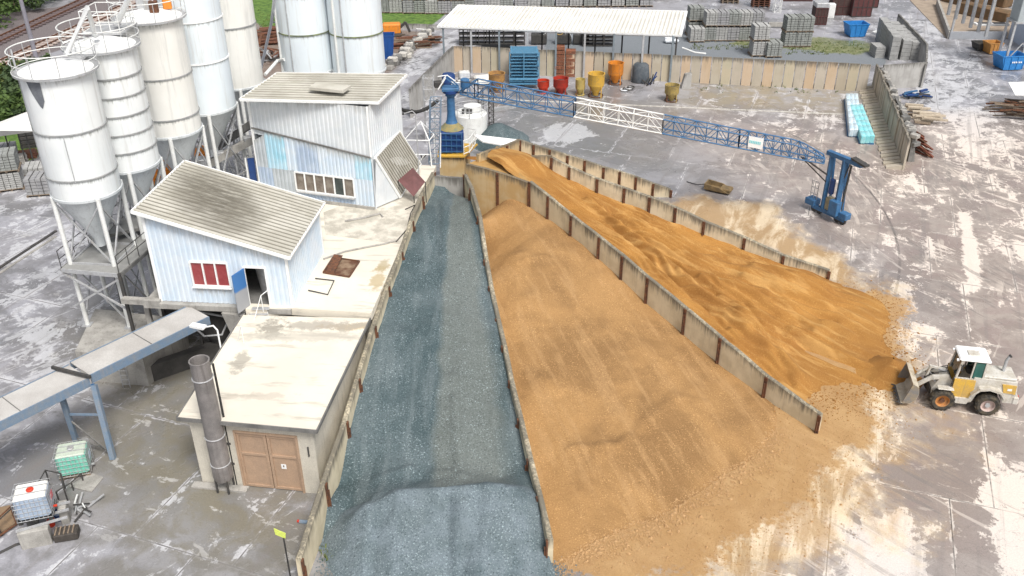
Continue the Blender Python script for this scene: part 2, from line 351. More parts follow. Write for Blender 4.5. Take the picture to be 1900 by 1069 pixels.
# circle joint and tyre/track arc round the tower
sep = n.new('ShaderNodeSeparateXYZ'); n.link(wv, sep.inputs[0])
dx = n.math('ADD', sep.outputs[0], 5.0); dy = n.math('SUBTRACT', sep.outputs[1], 66.5)
rad = n.math('SQRT', n.math('ADD', n.math('MULTIPLY', dx, dx), n.math('MULTIPLY', dy, dy)))
arc = n.math('ABSOLUTE', n.math('SUBTRACT', rad, 33.4)); arcl = n.ramp(arc, .05, .12, 1, 0)
slabt = n.new('ShaderNodeSeparateColor'); n.link(br.outputs['Color'], slabt.inputs[0])
c = n.mix(n.math('MULTIPLY', slabt.outputs[0], .28), c, (.20, .185, .18))
wbias = n.math('ADD', n.math('MULTIPLY', n.attr('white'), .30), n.math('MULTIPLY', n.attr('wet'), -.03))
jb = n.math('MULTIPLY', br2.outputs['Fac'], .05)
ws = n.math('ADD', n.math('ADD', n.math('MULTIPLY', stre, .5), n.math('MULTIPLY', med, .5)), n.math('ADD', wbias, jb))
ws = n.math('ADD', ws, n.math('MULTIPLY', n.math('SUBTRACT', fin, .5), .26))
wm = n.ramp(ws, .575, .605, 0, .85)
ws2 = n.math('ADD', n.math('ADD', stre2, wbias), n.math('MULTIPLY', n.math('SUBTRACT', fin, .5), .2))
wm2 = n.ramp(ws2, .625, .665, 0, .7)
wm = n.math('MULTIPLY', n.math('MAXIMUM', wm, wm2), n.math('ADD', .6, n.math('MULTIPLY', n.attr('pink'), .4)))
c = n.mix(n.math('MULTIPLY', n.attr('wet'), n.ramp(med, .35, .6, .35, .8)), c, n.mix(n.attr('pink'), (.155, .152, .135), (.25, .20, .17)))
c = n.mix(n.math('MULTIPLY', n.attr('olive'), n.ramp(med, .62, .42, .2, .8)), c, n.mix(n.ramp(sep.outputs[1], 70, 80), (.20, .18, .13), (.31, .26, .17)))
c = n.mix(wm, c, n.mix(n.attr('pink'), (.68, .69, .71), (.76, .67, .59)))
br3 = n.new('ShaderNodeTexBrick'); n.link(n.world((1, 1, 1), (0, 0, -SL)), br3.inputs['Vector']); br3.offset = .37; br3.squash = 1
dst2 = n.new('ShaderNodeVectorMath', operation='ADD'); n.link(n.world((1, 1, 1), (0, 0, -SL)), dst2.inputs[0]); sc2 = n.new('ShaderNodeVectorMath', operation='SCALE'); n.link(n.noise(wv, 1.3, 5, .7, out='Color'), sc2.inputs[0]); sc2.inputs['Scale'].default_value = .7; n.link(sc2.outputs[0], dst2.inputs[1])
of2 = n.new('ShaderNodeVectorMath', operation='SUBTRACT'); n.link(dst2.outputs[0], of2.inputs[0]); of2.inputs[1].default_value = (.35, .35, .35); n.link(of2.outputs[0], br3.inputs['Vector'])
for k, q in (('Scale', 1), ('Mortar Size', .11), ('Mortar Smooth', .6), ('Brick Width', 5.2), ('Row Height', 7.4)): br3.inputs[k].default_value = q
c = n.mix(n.math('MULTIPLY', br3.outputs['Fac'], n.ramp(med, .42, .55, .1, .8)), c, n.mix(n.attr('pink'), (.55, .55, .57), (.70, .63, .56)))
isl = n.ramp(n.math('ADD', n.math('MULTIPLY', n.noise(n.world((.35, .7, 1), (0, 0, R(20))), 1.3, 6, .68, .5), .8), n.math('MULTIPLY', fin, .2)), .585, .605, 0, .8)
c = n.mix(n.math('MULTIPLY', isl, n.math('MAXIMUM', n.math('MULTIPLY', n.attr('olive'), .8), .35)), c, n.mix(n.attr('pink'), (.52, .51, .49), (.66, .58, .50)))
c = n.mix(n.math('MULTIPLY', n.math('MAXIMUM', br.outputs['Fac'], n.math('MULTIPLY', arcl, n.attr('pink'))), n.ramp(med, .4, .6, .3, .9)), c, (.09, .08, .075))
vo = n.new('ShaderNodeTexVoronoi', feature='DISTANCE_TO_EDGE'); n.link(n.world((.12, .2, .2)), vo.inputs['Vector']); vo.inputs['Randomness'].default_value = 1
dn = n.new('ShaderNodeVectorMath', operation='ADD'); n.link(n.world((.12, .2, .2)), dn.inputs[0]); dnn = n.new('ShaderNodeVectorMath', operation='SCALE'); n.link(n.noise(wv, .6, 6, .7, out='Color'), dnn.inputs[0]); dnn.inputs['Scale'].default_value = .5
n.link(dnn.outputs[0], dn.inputs[1]); n.link(dn.outputs[0], vo.inputs['Vector'])
c = n.mix(n.math('MULTIPLY', n.ramp(vo.outputs['Distance'], .0, .008, 1, 0), n.ramp(big, .45, .6)), c, (.10, .09, .085))
# tyre smears
t1 = n.noise(n.world((1.6, .05, 1), (0, 0, R(22))), 1.0, 4, .6); c = n.mix(n.ramp(t1, .56, .68, 0, .35), c, (.21, .19, .18))
at = n.math('ARCTAN2', n.math('SUBTRACT', sep.outputs[1], 64), n.math('SUBTRACT', sep.outputs[0], 56)); ddx = n.math('SUBTRACT', sep.outputs[0], 56); ddy = n.math('SUBTRACT', sep.outputs[1], 64)
r2 = n.math('SQRT', n.math('ADD', n.math('MULTIPLY', ddx, ddx), n.math('MULTIPLY', ddy, ddy)))
cv = n.new('ShaderNodeCombineXYZ'); n.link(n.math('MULTIPLY', r2, 1.5), cv.inputs[0]); n.link(n.math('MULTIPLY', at, 5.0), cv.inputs[1]); tt = n.noise(cv.outputs[0], 1.0, 3, .7)
tmask = n.math('MULTIPLY', n.attr('pink'), n.ramp(n.noise(wv, .09, 3, .6), .44, .56))
c = n.mix(n.math('MULTIPLY', n.ramp(tt, .56, .60, 0, .55), tmask), c, (.20, .18, .165)); c = n.mix(n.math('MULTIPLY', n.ramp(tt, .40, .36, 0, .5), tmask), c, n.mix(n.attr('pink'), (.60, .60, .62), (.68, .60, .52)))
cv2 = n.new('ShaderNodeCombineXYZ'); n.link(n.math('MULTIPLY', rad, 1.7), cv2.inputs[0]); n.link(n.math('MULTIPLY', n.math('ARCTAN2', dy, dx), 6.0), cv2.inputs[1]); t3 = n.noise(cv2.outputs[0], 1.0, 3, .7)
c = n.mix(n.math('MULTIPLY', n.ramp(t3, .58, .62, 0, .5), n.math('MULTIPLY', n.attr('pink'), n.ramp(n.noise(wv, .11, 3, .6), .46, .56))), c, n.mix(n.attr('pink'), (.58, .58, .60), (.66, .58, .50)))
# spread sand
sw = n.math('ADD', n.attr('sandl'), n.math('MULTIPLY', n.math('SUBTRACT', n.math('ADD', n.math('MULTIPLY', med, .6), n.math('MULTIPLY', stre2, .4)), .5), 1.5))
c = n.mix(n.ramp(sw, .15, .62, 0, .85), c, n.mix(n.ramp(stre, .44, .58), (.42, .27, .12), (.70, .56, .37)))
sw2 = n.math('ADD', n.attr('sand'), n.math('MULTIPLY', n.math('SUBTRACT', n.math('ADD', n.math('MULTIPLY', med, .55), n.math('MULTIPLY', fin, .45)), .5), 2.0))
c = n.mix(n.ramp(sw2, .35, .6, 0, .95), c, n.mix(n.ramp(n.math('ADD', n.math('MULTIPLY', stre2, .5), n.math('MULTIPLY', med, .5)), .4, .65), (.37, .215, .085), (.46, .29, .13)))
ge = n.ramp(n.math('ADD', n.attr('gravel'), n.math('MULTIPLY', n.math('SUBTRACT', fin, .5), .5)), .4, .6)
c = n.mix(ge, c, n.mix(n.noise(wv, 6, 4, .8), (.10, .115, .13), (.27, .29, .31)))
c = n.mix(n.ramp(n.math('ADD', n.attr('earth'), n.math('MULTIPLY', n.math('SUBTRACT', fin, .5), .5)), .3, .7), c, n.mix(med, (.13, .075, .055), (.30, .26, .22)))
c = n.mix(n.ramp(n.math('ADD', n.attr('bed'), n.math('MULTIPLY', n.math('SUBTRACT', fin, .5), .4)), .4, .6), c, n.mix(n.ramp(n.noise(wv, 9, 4, .8), .35, .65), (.09, .075, .075), (.24, .21, .21)))
gf = n.ramp(n.math('ADD', n.attr('grass'), n.math('MULTIPLY', n.math('SUBTRACT', fin, .5), .6)), .35, .6)
c = n.mix(gf, c, n.mix(n.ramp(n.noise(wv, 1.4, 6, .75), .3, .7), (.035, .085, .012), (.15, .25, .045)))
gf2 = n.ramp(n.math('ADD', n.attr('grass2'), n.math('MULTIPLY', n.math('SUBTRACT', med, .5), 1.2)), .4, .7, 0, .9)
c = n.mix(gf2, c, n.mix(n.ramp(n.noise(wv, 1.9, 5, .75), .35, .65), (.09, .12, .025), (.24, .24, .12)))
gr = n.ramp(n.noise(wv, 14, 3, .7), .2, .8, .88, 1.1)
mu = n.new('ShaderNodeMix', data_type='RGBA', blend_type='MULTIPLY'); mu.inputs[0].default_value = 1; n.link(c, mu.inputs[6])
cg = n.new('ShaderNodeCombineColor'); [n.link(gr, cg.inputs[i]) for i in range(3)]; n.link(cg.outputs[0], mu.inputs[7]); n.link(mu.outputs[2], b.inputs['Base Color'])
rg = n.math('ADD', n.math('MULTIPLY', wm, .3), n.ramp(big, .40, .60, .22, .55)); rg = n.math('SUBTRACT', rg, n.math('MULTIPLY', n.attr('wet'), .16)); rg = n.math('MAXIMUM', rg, n.math('MULTIPLY', n.math('MAXIMUM', n.math('MAXIMUM', n.attr('sand'), n.attr('grass')), n.math('MAXIMUM', n.attr('gravel'), n.attr('bed'))), .9))
n.link(rg, b.inputs['Roughness']); b.inputs['Specular IOR Level'].default_value = .5
hh = n.math('ADD', n.math('MULTIPLY', fin, .3), n.math('MULTIPLY', n.math('MAXIMUM', gf, n.math('MAXIMUM', ge, n.attr('sand'))), n.noise(wv, 11, 4, .8)))
n.link(n.bump(hh, .5, .06), b.inputs['Normal'])
go = gm.build('ground', m, smooth=True, sharp=80, attr=dict(sand=sand.ravel(), sandl=sand_l.ravel(), grass=grass.ravel(), grass2=grass2.ravel(), gravel=gravel.ravel(), earth=earth.ravel(), bed=bed.ravel(), white=whitez.ravel(), wet=wet.ravel(), olive=olive.ravel(), pink=pink.ravel()))
tag(go, kind='structure')
# ================================================================ BIN WALLS AND PILES
CT = V(-5.3, 66.5, 0)                     # centre of the fan, at the scraper tower
A1, A2, A3, A4, A5 = CT, G(862, 322, 4.4), CT, CT, CT
B1, B2, B3, B4, B5 = V(-8.97, 27.0, 0), V(1.42, 28.3, 0), V(15.7, 36.8, 0), V(21.0, 53.0, 0), V(12.3, 66.2, 0)
def bin_wall(px, A, B, side, label, posts=None, th=.24, m=binwall, cap=True, zend=None, minz=None):
    """panels between consecutive surveyed top points; side=+1/-1 is the face carrying the steel posts"""
    pts = [ONW(*q, A, B) for q in px]
    if minz: pts = [V(p.x, p.y, max(p.z, mz)) for p, mz in zip(pts, minz)]
    d = V(B[0] - A[0], B[1] - A[1], 0).normalized(); nr = V(-d.y, d.x, 0) * side
    root = thing('bin_wall', label, 'bin wall', (pts[0].x, pts[0].y, 0), group='walls of the aggregate bins')
    for i in range(len(pts) - 1):
        a, b2 = pts[i], pts[i + 1]; gap = (b2 - a).normalized() * .015; vs = []; fs = []; dep = []
        K = max(2, int((b2 - a).length / .5))
        for j in range(K + 1):
            p = (a + gap).lerp(b2 - gap, j / K); wob = (mnoise.noise(p * .8) * .04 + mnoise.noise(p * 3) * .02) if m is not greywall else 0
            for q, z, dd in ((nr * th / 2, -.3, p.z + .3), (nr * th / 2, p.z + wob - .05, .05), (nr * (th / 2 - .05), p.z + wob, 0), (-nr * (th / 2 - .05), p.z + wob, 0), (-nr * th / 2, p.z + wob - .05, .05), (-nr * th / 2, -.3, p.z + .3)):
                vs.append(V(p.x, p.y, z) + q); dep.append(dd)
        for j in range(K):
            for k in range(5):
                f = (j * 6 + k, j * 6 + k + 1, j * 6 + 7 + k, j * 6 + 6 + k); fs.append(f if side > 0 else f[::-1])
        fs.append(tuple(range(6))[::1 if side < 0 else -1]); fs.append(tuple(range(K * 6, K * 6 + 6))[::-1 if side < 0 else 1])
        mm = M(); mm.v = vs; mm.f = fs; mm.build('panel', m, root, attr=dict(dep=dep))
    for i, p in enumerate(pts if posts is None else posts):
        q = V(p.x, p.y, 0) + nr * (th / 2 + .05); z1 = p.z - .06
        mm = M().bar(q + V(0, 0, -.2), q + V(0, 0, z1), .2, .07, up=nr)
        mm.bar(q + nr * .06 + V(0, 0, -.2), q + nr * .06 + V(0, 0, z1 - .35), .06, .1, up=nr)
        mm.build('post', rust, root)
    return root, pts
w1, P1 = bin_wall([(553, 1036), (598, 895), (640, 797), (662, 710), (692, 612), (717, 530), (742, 468), (762, 409), (780, 363), (803, 318)], A1, B1, 1,
    'long pale concrete bin wall along the left of the grey gravel, beside the flat cream roof', minz=[1.2, 1.9, 2.6, 3.2, 3.9, 4.3, 4.5, 4.65, 4.75, 4.8])
w2, P2 = bin_wall([(1022, 1000), (1003, 920), (985, 850), (967, 775), (950, 705), (937, 640), (925, 590), (912, 530), (903, 480), (891, 400), (876, 348), (864, 322)], A2, B2, -1,
    'narrow concrete bin wall between the grey gravel and the tan gravel')
w3, P3 = bin_wall([(1525, 768), (1425, 703), (1340, 627), (1275, 572), (1205, 515), (1158, 475), (1115, 440), (1063, 398), (1020, 362), (985, 335)], A3, B3, -1,
    'long stained concrete bin wall between the tan gravel and the orange sand', minz=[1.1, 1.45, 2.1, 2.6, 3.15, 3.6, 3.95, 4.3, 4.7, 4.9])
w4, P4 = bin_wall([(1540, 500), (1455, 473), (1383, 440), (1308, 408), (1255, 385), (1207, 365), (1160, 350), (1110, 330), (1058, 308), (1025, 290)], A4, B4, -1,
    'concrete bin wall with rusty posts on the far side of the orange sand', minz=[.65, 1.05, 1.75, 2.35, 2.95, 3.35, 3.65, 3.95, 4.45, 4.9])
w5, P5 = bin_wall([(1245, 350), (1212, 338), (1180, 326), (1150, 316), (1120, 308), (1085, 295), (1053, 286), (1020, 275), (990, 266), (963, 258)], A5, B5, -1,
    'outermost concrete bin wall, lowest end next to the empty grey yard')
def seg_wall(pts, label, th=.24, m=binsand, posts=True):
    root = thing('bin_wall', label, 'bin wall', (pts[0].x, pts[0].y, 0), group='walls of the aggregate bins')
    for a, b2 in zip(pts[:-1], pts[1:]):
        d = V(b2.x - a.x, b2.y - a.y, 0).normalized(); nr = V(d.y, -d.x, 0)
        if nr.y > 0: nr = -nr
        vs = []; dep = []; K = 8; fs = []
        for j in range(K + 1):
            p = a.lerp(b2, j / K); wb = mnoise.noise(p * 1.2) * .05
            for q, z, dd in ((nr * th / 2, -.3, p.z + .3), (nr * th / 2, p.z + wb, 0), (-nr * th / 2, p.z + wb, 0), (-nr * th / 2, -.3, p.z + .3)):
                vs.append(V(p.x, p.y, z) + q); dep.append(dd)
        sgn = (b2 - a).cross(nr).z > 0
        for j in range(K):
            for k in range(3):
                f = (j * 4 + k, j * 4 + k + 1, j * 4 + 5 + k, j * 4 + 4 + k); fs.append(f if sgn else f[::-1])
        fs += [(0, 1, 2, 3), (K * 4, K * 4 + 1, K * 4 + 2, K * 4 + 3)]
        mm = M(); mm.v = vs; mm.f = fs; mm.build('panel', m, root, attr=dict(dep=dep))
        if posts:
            q = V(b2.x, b2.y, 0) + nr * (th / 2 + .05); M().bar(q, q + V(0, 0, b2.z - .05), .2, .08, up=nr).build('post', rust, root)
    return root
e2, e3, e4, e5 = P2[-1], P3[-1], P4[-1], P5[-1]
seg_wall([G(866, 303, 5.0), G(925, 318, 5.0), V(e3.x, e3.y, 4.95)], 'sand covered angled wall closing the top of the tan gravel bin')
seg_wall([G(984, 289, 4.9), V(e4.x, e4.y, 5.0)], 'sand caked short wall at the top of the orange sand bin', posts=False)
seg_wall([G(886, 286, 5.2), G(938, 268, 5.1), V(e5.x, e5.y, e5.z)], 'short slanting wall behind the tower at the top of the outermost bin')
seg_wall([V(P1[-1].x, P1[-1].y, 4.5), V(e2.x, e2.y, 4.4)], 'dark damp back wall of the grey gravel bin under the blue tower', m=greywall, posts=False)

tag(M().slab([G(868, 301, 4.7), G(925, 316, 4.7), V(e3.x - .1, e3.y + .1, 0), V(e3.x + .0, e3.y + .9, 0), G(945, 303, 4.6), G(893, 293, 4.6)], 2.0, 4.6).build('sand_drift', mat('drifted sand', (.36, .20, .06), (.44, .28, .11), 2, .8, .95)), 'flat drift of ochre sand packed behind the angled wall by the tower', 'sand', kind='stuff')
def rbf(ctrl, X, Y):
    P = np.array([[a, b] for a, b, c in ctrl]); z = np.array([c for a, b, c in ctrl]); n_ = len(P)
    D = np.hypot(P[:, None, 0] - P[None, :, 0], P[:, None, 1] - P[None, :, 1])
    A = np.zeros((n_ + 1, n_ + 1)); A[:n_, :n_] = D; A[:n_, n_] = 1; A[n_, :n_] = 1
    w_ = np.linalg.solve(A + np.eye(n_ + 1) * 1e-6, np.append(z, 0)); out = np.full(X.shape, w_[n_])
    for i in range(n_): out += w_[i] * np.hypot(X - P[i, 0], Y - P[i, 1])
    return out
def along(A, B, t): return V(lerp(A[0], B[0], t), lerp(A[1], B[1], t), 0)
def pile(name, label, Al, Bl, Ar, Br, ctrl, material, t0, t1, flare_t, flare, nu, nt_, fn=None, inset=.08, cat='pile', PL_=None, PR_=None, attrs=None):
    """height field between two bin walls; past the wall ends the heap spreads out"""
    U, T = np.meshgrid(np.linspace(0, 1, nu), np.linspace(0, 1, nt_)); T = t0 + (t1 - t0) * T
    lx = lerp(Al[0], Bl[0], T); ly = lerp(Al[1], Bl[1], T); rx = lerp(Ar[0], Br[0], T); ry = lerp(Ar[1], Br[1], T)
    wd = np.hypot(rx - lx, ry - ly); fl = np.clip(T - flare_t[0], 0, 9) * flare[0]; fr = np.clip(T - flare_t[1], 0, 9) * flare[1]
    u = (inset / wd - fl) + U * (1 - 2 * inset / wd + fl + fr); X = lx + (rx - lx) * u; Y = ly + (ry - ly) * u
    Z = rbf(ctrl, X, Y)
    if fn is not None: Z = fn(X, Y, Z, u, T)
    for PW, uu, AA, BB in ((PL_, u, Al, Bl), (PR_, 1 - u, Ar, Br)):
        if PW:
            LW = math.hypot(BB[0] - AA[0], BB[1] - AA[1]); tw = np.array([math.hypot(p.x - AA[0], p.y - AA[1]) / LW for p in PW]); o_ = np.argsort(tw)
            top = np.interp(T, tw[o_], np.array([p.z for p in PW])[o_]); cap = top - .14 + np.maximum(uu, 0) * wd * .75
            Z = np.where(T < tw.max() + .005, np.minimum(Z, cap), Z)
    Z = np.maximum(Z, -.25)
    mm = M(); mm.v = [V(a, b, c) for a, b, c in zip(X.ravel(), Y.ravel(), Z.ravel())]
    i = (np.arange(nt_ - 1)[:, None] * nu + np.arange(nu - 1)[None, :]).ravel(); zz = Z.ravel()
    fs = [(int(k), int(k + nu), int(k + nu + 1), int(k + 1)) for k in i if max(zz[k], zz[k + 1], zz[k + nu], zz[k + nu + 1]) > -.2]
    e = [mm.v[0], mm.v[nu], mm.v[1]]
    if (e[1] - e[0]).cross(e[2] - e[0]).z < 0: fs = [f[::-1] for f in fs]
    mm.f = fs; o = mm.build(name, material, smooth=True, sharp=180, attr=attrs(X, Y, Z, u, T) if attrs else None); tag(o, label, cat, kind='stuff'); return o
def pilemat(name, c1, c2, c3, sc, spk, bumpd=.05, grain=22, rot=-8, blf=.6, extra=False):
    m, nt, b = nodes(name); n = N(nt); wv = n.world()
    lg = n.noise(wv, .22, 4, .6, .5); c = n.mix(n.ramp(lg, .35, .65), (*c1, 1), (*c2, 1))
    fl = n.noise(n.world((.9, .12, .3), (0, 0, R(rot))), 1.6, 5, .65); c = n.mix(n.ramp(fl, .48, .64, 0, blf), c, (*c3, 1))
    if extra: c = n.mix(n.math('MULTIPLY', n.attr('band'), .75), c, (.16, .175, .16)); c = n.mix(n.math('MULTIPLY', n.attr('fresh'), n.ramp(n.noise(wv, .9, 4, .6), .35, .65, .25, .85)), c, (.175, .215, .24))
    sp = n.noise(wv, grain, 2, .8); cl = n.ramp(n.noise(wv, .7, 3, .6), .35, .6, .35, 1)
    c = n.mix(n.math('MULTIPLY', n.ramp(sp, .56, .72), n.math('MULTIPLY', cl, spk)), c, (*[min(1, x * 2.3) for x in c3], 1))
    c = n.mix(n.math('MULTIPLY', n.ramp(sp, .44, .30), spk * .8), c, (*[x * .35 for x in c1], 1)); n.link(c, b.inputs['Base Color']); b.inputs['Roughness'].default_value = .92
    b.inputs['Specular IOR Level'].default_value = .25
    n.link(n.bump(n.math('ADD', n.noise(wv, grain * .8, 3, .8), n.math('MULTIPLY', n.noise(wv, 3, 4, .7), .6)), .6, bumpd), b.inputs['Normal']); return m
mgrey = pilemat('grey gravel', (.060, .090, .098), (.108, .140, .150), (.165, .20, .21), 1, .95, .09, 13, -2, .45, True)
mtan = pilemat('tan gravel', (.255, .145, .06), (.38, .22, .09), (.44, .27, .125), 1, .5, .05, 15, -18, .5)
mor = pilemat('orange sand', (.29, .135, .035), (.38, .19, .05), (.50, .29, .10), 1, .25, .03, 13, 132, .7)
# --- grey gravel
def wz(P, off): return [(p.x, p.y, p.z + off) for p in P]
c1 = [(p.x, p.y, max(p.z - o, -.1)) for p, o in zip(P1, (2.2, 1.15, .95, .8, .7, .6, .62, .75, .95, 1.0))]
c1 += [(p.x, p.y, max(p.z - o, .1)) for p, o in zip(P2, (.75, .75, .7, .6, .5, .45, .4, .4, .4, .5, .8, 1.0))]
for px, py, z in ((830, 357, 3.6), (810, 380, 3.9), (845, 380, 4.1), (830, 450, 4.1), (770, 485, 3.7), (825, 600, 3.2), (750, 600, 3.0), (840, 700, 2.6), (760, 720, 2.2), (850, 800, 1.9), (700, 850, 1.0), (880, 870, 1.1), (780, 890, .75), (930, 885, .8), (640, 900, .35), (600, 1008, -.1),
                  (760, 870, 1.15), (640, 960, .25), (630, 1010, .1), (640, 1075, -.2),
                  (690, 925, 1.35), (760, 912, 1.75), (830, 908, 1.9), (900, 903, 1.95), (960, 910, 1.75), (1000, 960, 1.1), (830, 1000, 1.2), (900, 1010, 1.2), (730, 1010, .9), (960, 1010, .95), (850, 1120, 0.1), (700, 1120, -.1), (1000, 1090, -.1), (950, 1150, -.3), (1060, 1065, -.25)):
    q = G(px, py, z); c1.append((q.x, q.y, z))
HC = [G(a, b, z) for a, b, z in ((664, 975, 1.0), (686, 938, 1.6), (740, 912, 2.0), (830, 907, 2.1), (900, 899, 2.25), (955, 905, 2.1), (992, 945, 1.4))]
FM = {}
def fgrey(X, Y, Z, u, T):
    best = np.full(X.shape, -9.0)
    for a, b_ in zip(HC[:-1], HC[1:]):
        dx_, dy_ = b_.x - a.x, b_.y - a.y; t = np.clip(((X - a.x) * dx_ + (Y - a.y) * dy_) / (dx_ ** 2 + dy_ ** 2), 0, 1); ex, ey = X - a.x - t * dx_, Y - a.y - t * dy_
        d_ = np.hypot(ex, ey); best = np.maximum(best, a.z + (b_.z - a.z) * t - np.where(ey > 0, .78, .42 + .34 * np.clip(np.abs(ex) / (d_ + .01), 0, 1)) * np.maximum(d_ - .1, 0))
    Z = np.minimum(Z, np.where(T > .93, np.maximum(.85 - (T - .93) * 16, -.3), 99)); FM['m'] = np.clip((best - Z) / .18, 0, 1); Z = np.maximum(Z, best)
    Z = Z + fbm(X, Y, 1.6, 5, 4) * .22 + fbm(X, Y, .35, 8, 2) * .05
    for (ax, ay, bx, by, amp, wd) in RG: 
        dx_, dy_ = bx - ax, by - ay; t = np.clip(((X - ax) * dx_ + (Y - ay) * dy_) / (dx_ ** 2 + dy_ ** 2), 0, 1); d_ = np.hypot(X - ax - t * dx_, Y - ay - t * dy_)
        Z = Z + amp * np.exp(-(d_ / wd) ** 2)
    return Z
def agrey(X, Y, Z, u, T):
    fresh = FM['m']; band = np.clip((u - .47 + fbm(X, Y, 2, 91, 3) * .1) / .05, 0, 1) * np.clip((.93 - u + fbm(X, Y, 2, 92, 3) * .12) / .1, 0, 1)
    return dict(fresh=fresh.ravel(), band=(band * (1 - fresh)).ravel())
def seg(a, b, z, amp, wd): p, q = G(*a, z), G(*b, z); return (p.x, p.y, q.x, q.y, amp, wd)
RG = [seg((825, 370), (825, 560), 4, .16, .35), seg((832, 560), (836, 700), 3.2, -.16, .45), seg((840, 700), (855, 850), 2.4, .18, .35), seg((915, 500), (925, 800), 3, .14, .3), seg((700, 880), (760, 870), 1.2, .12, .3), seg((760, 870), (835, 878), 1.2, .12, .25), seg((655, 950), (700, 920), 1.4, .12, .3), seg((830, 940), (825, 1040), 1.4, -.3, .35), seg((890, 930), (860, 1030), 1.5, -.22, .45), seg((870, 950), (880, 1060), 1.3, .12, .3), seg((750, 485), (790, 488), 3.8, .12, .3), seg((655, 830), (745, 830), 1.2, .1, .25)]
pile('gravel_pile', 'blue grey crushed stone heap filling the long bin left of centre', A1, B1, A2, B2, c1, mgrey, .14, 1.22, (1.02, 1.0), (.1, .5), 110, 330, fgrey, PL_=P1, PR_=P2, attrs=agrey)
# --- tan gravel material follows the grey heap above
c2 = [(p.x, p.y, z) for p, z in zip(P2, (.02, .15, .3, .5, .75, 1.0, 1.4, 1.8, 2.2, 1.2, .4, .2))]
w3b = [ONW(*q, A3, B3) for q in [(1525, 806), (1443, 783), (1425, 764), (1340, 683), (1275, 626), (1205, 566), (1158, 517), (1115, 475), (1063, 440), (1020, 408), (985, 385)]]
c2 += [(p.x, p.y, z) for p, z in zip(w3b, (-.1, -.02, .05, .3, .75, 1.3, 1.85, 2.4, 2.8, 3.1, 3.2))]
for px, py, z in ((953, 362, 3.4), (893, 408, 2.6), (889, 386, 1.2), (930, 362, 1.0), (905, 370, .7), (1000, 420, 3.1), (960, 470, 2.8), (1080, 560, 2.0), (960, 560, 2.2), (1150, 680, 1.35), (1000, 700, 1.3), (1250, 720, .75), (1330, 770, .45), (1130, 820, .8), (1020, 830, .7), (1050, 940, .35), (1200, 900, .3), (1060, 1000, .12), (1040, 1030, .05), (1300, 850, .16), (1400, 800, .1), (1430, 850, -.06), (1350, 900, -.05), (1260, 950, -.05), (1180, 985, -.05), (1110, 1020, -.08), (1400, 950, -.2), (1520, 860, -.15), (1300, 1030, -.2), (1480, 820, -.08), (1180, 1060, -.2), (1230, 900, .18)):
    q = G(px, py, z); c2.append((q.x, q.y, z))
RT = [seg((1060, 832), (1150, 825), .8, .13, .28), (seg((1150, 822), (1250, 735), .9, .1, .3)), seg((1250, 730), (1310, 740), .8, .08, .3), seg((960, 482), (1010, 476), 2.8, .08, .25), seg((1000, 700), (1070, 820), 1, .07, .3), seg((1180, 820), (1215, 860), .6, .06, .3)]
def ftan(X, Y, Z, u, T):
    global RG
    RGs = RG; RG = RT; q = np.clip(Z / .5, .15, 1); Z = Z + (fbm(X, Y, 1.2, 15, 4) * .16 + fbm(X, Y, .3, 18, 2) * .04) * q; RG = RGs
    for (ax, ay, bx, by, amp, wd) in RT:
        dx_, dy_ = bx - ax, by - ay; t = np.clip(((X - ax) * dx_ + (Y - ay) * dy_) / (dx_ ** 2 + dy_ ** 2), 0, 1); Z = Z + amp * np.exp(-(np.hypot(X - ax - t * dx_, Y - ay - t * dy_) / wd) ** 2)
    return Z
pile('gravel_pile', 'tan fine gravel spread between the two middle bin walls and out onto the yard', A2, B2, A3, B3, c2, mtan, .09, 1.16, (1.0, 1.0), (.1, .4), 150, 300, ftan, PL_=P2, PR_=P3)
# --- orange sand
c3 = [(p.x, p.y, max(p.z - o, -.1)) for p, o in zip(P3, (1.2, .9, .8, .8, .8, .7, .7, .7, .6, .4))]
w4b = [ONW(*q, A4, B4) for q in [(1540, 519), (1455, 504), (1383, 477), (1308, 441), (1255, 414), (1207, 398), (1160, 384), (1110, 364), (1058, 342), (1025, 325)]]
c3 += [(p.x, p.y, z) for p, z in zip(w4b, (-.05, .25, .7, 1.2, 1.7, 2.1, 2.4, 2.8, 3.4, 3.9))]
for px, py, z in ((890, 300, 5.1), (930, 296, 5.2), (960, 288, 5.2), (990, 293, 5.1), (960, 312, 4.7), (1000, 330, 4.1), (1100, 400, 2.9), (1200, 450, 2.2), (1280, 500, 1.7), (1350, 560, 1.2), (1440, 520, 1.0), (1390, 590, 1.15), (1420, 640, .7), (1470, 620, .5), (1530, 560, .55), (1450, 700, .25), (1490, 660, .15), (1540, 600, .35), (1600, 600, .25), (1630, 560, .05), (1550, 530, .1), (1480, 505, .8), (1560, 690, .08), (1500, 740, .0), (1640, 620, .0), (1650, 680, .12), (1660, 700, .05), (1690, 700, -.05), (1600, 740, -.08), (1680, 640, -.15), (1660, 560, -.15)):
    q = G(px, py, z); c3.append((q.x, q.y, z))
RO = [seg((1090, 400), (1390, 590), 1.9, .22, .28), seg((1130, 400), (1330, 520), 2.2, -.22, .3), seg((1120, 430), (1350, 590), 1.8, -.2, .25), seg((1300, 520), (1480, 560), 1.2, .2, .25), seg((1330, 545), (1500, 590), 1.1, -.2, .25), seg((1380, 520), (1540, 560), .9, .15, .22), seg((1400, 545), (1550, 580), .8, -.16, .2), seg((1380, 570), (1470, 700), .6, -.12, .25), seg((1470, 620), (1650, 690), .35, .2, .35), seg((1480, 640), (1650, 705), .2, -.15, .3), seg((1400, 500), (1530, 525), .9, .25, .5), seg((1375, 600), (1480, 690), .6, .3, .7)]
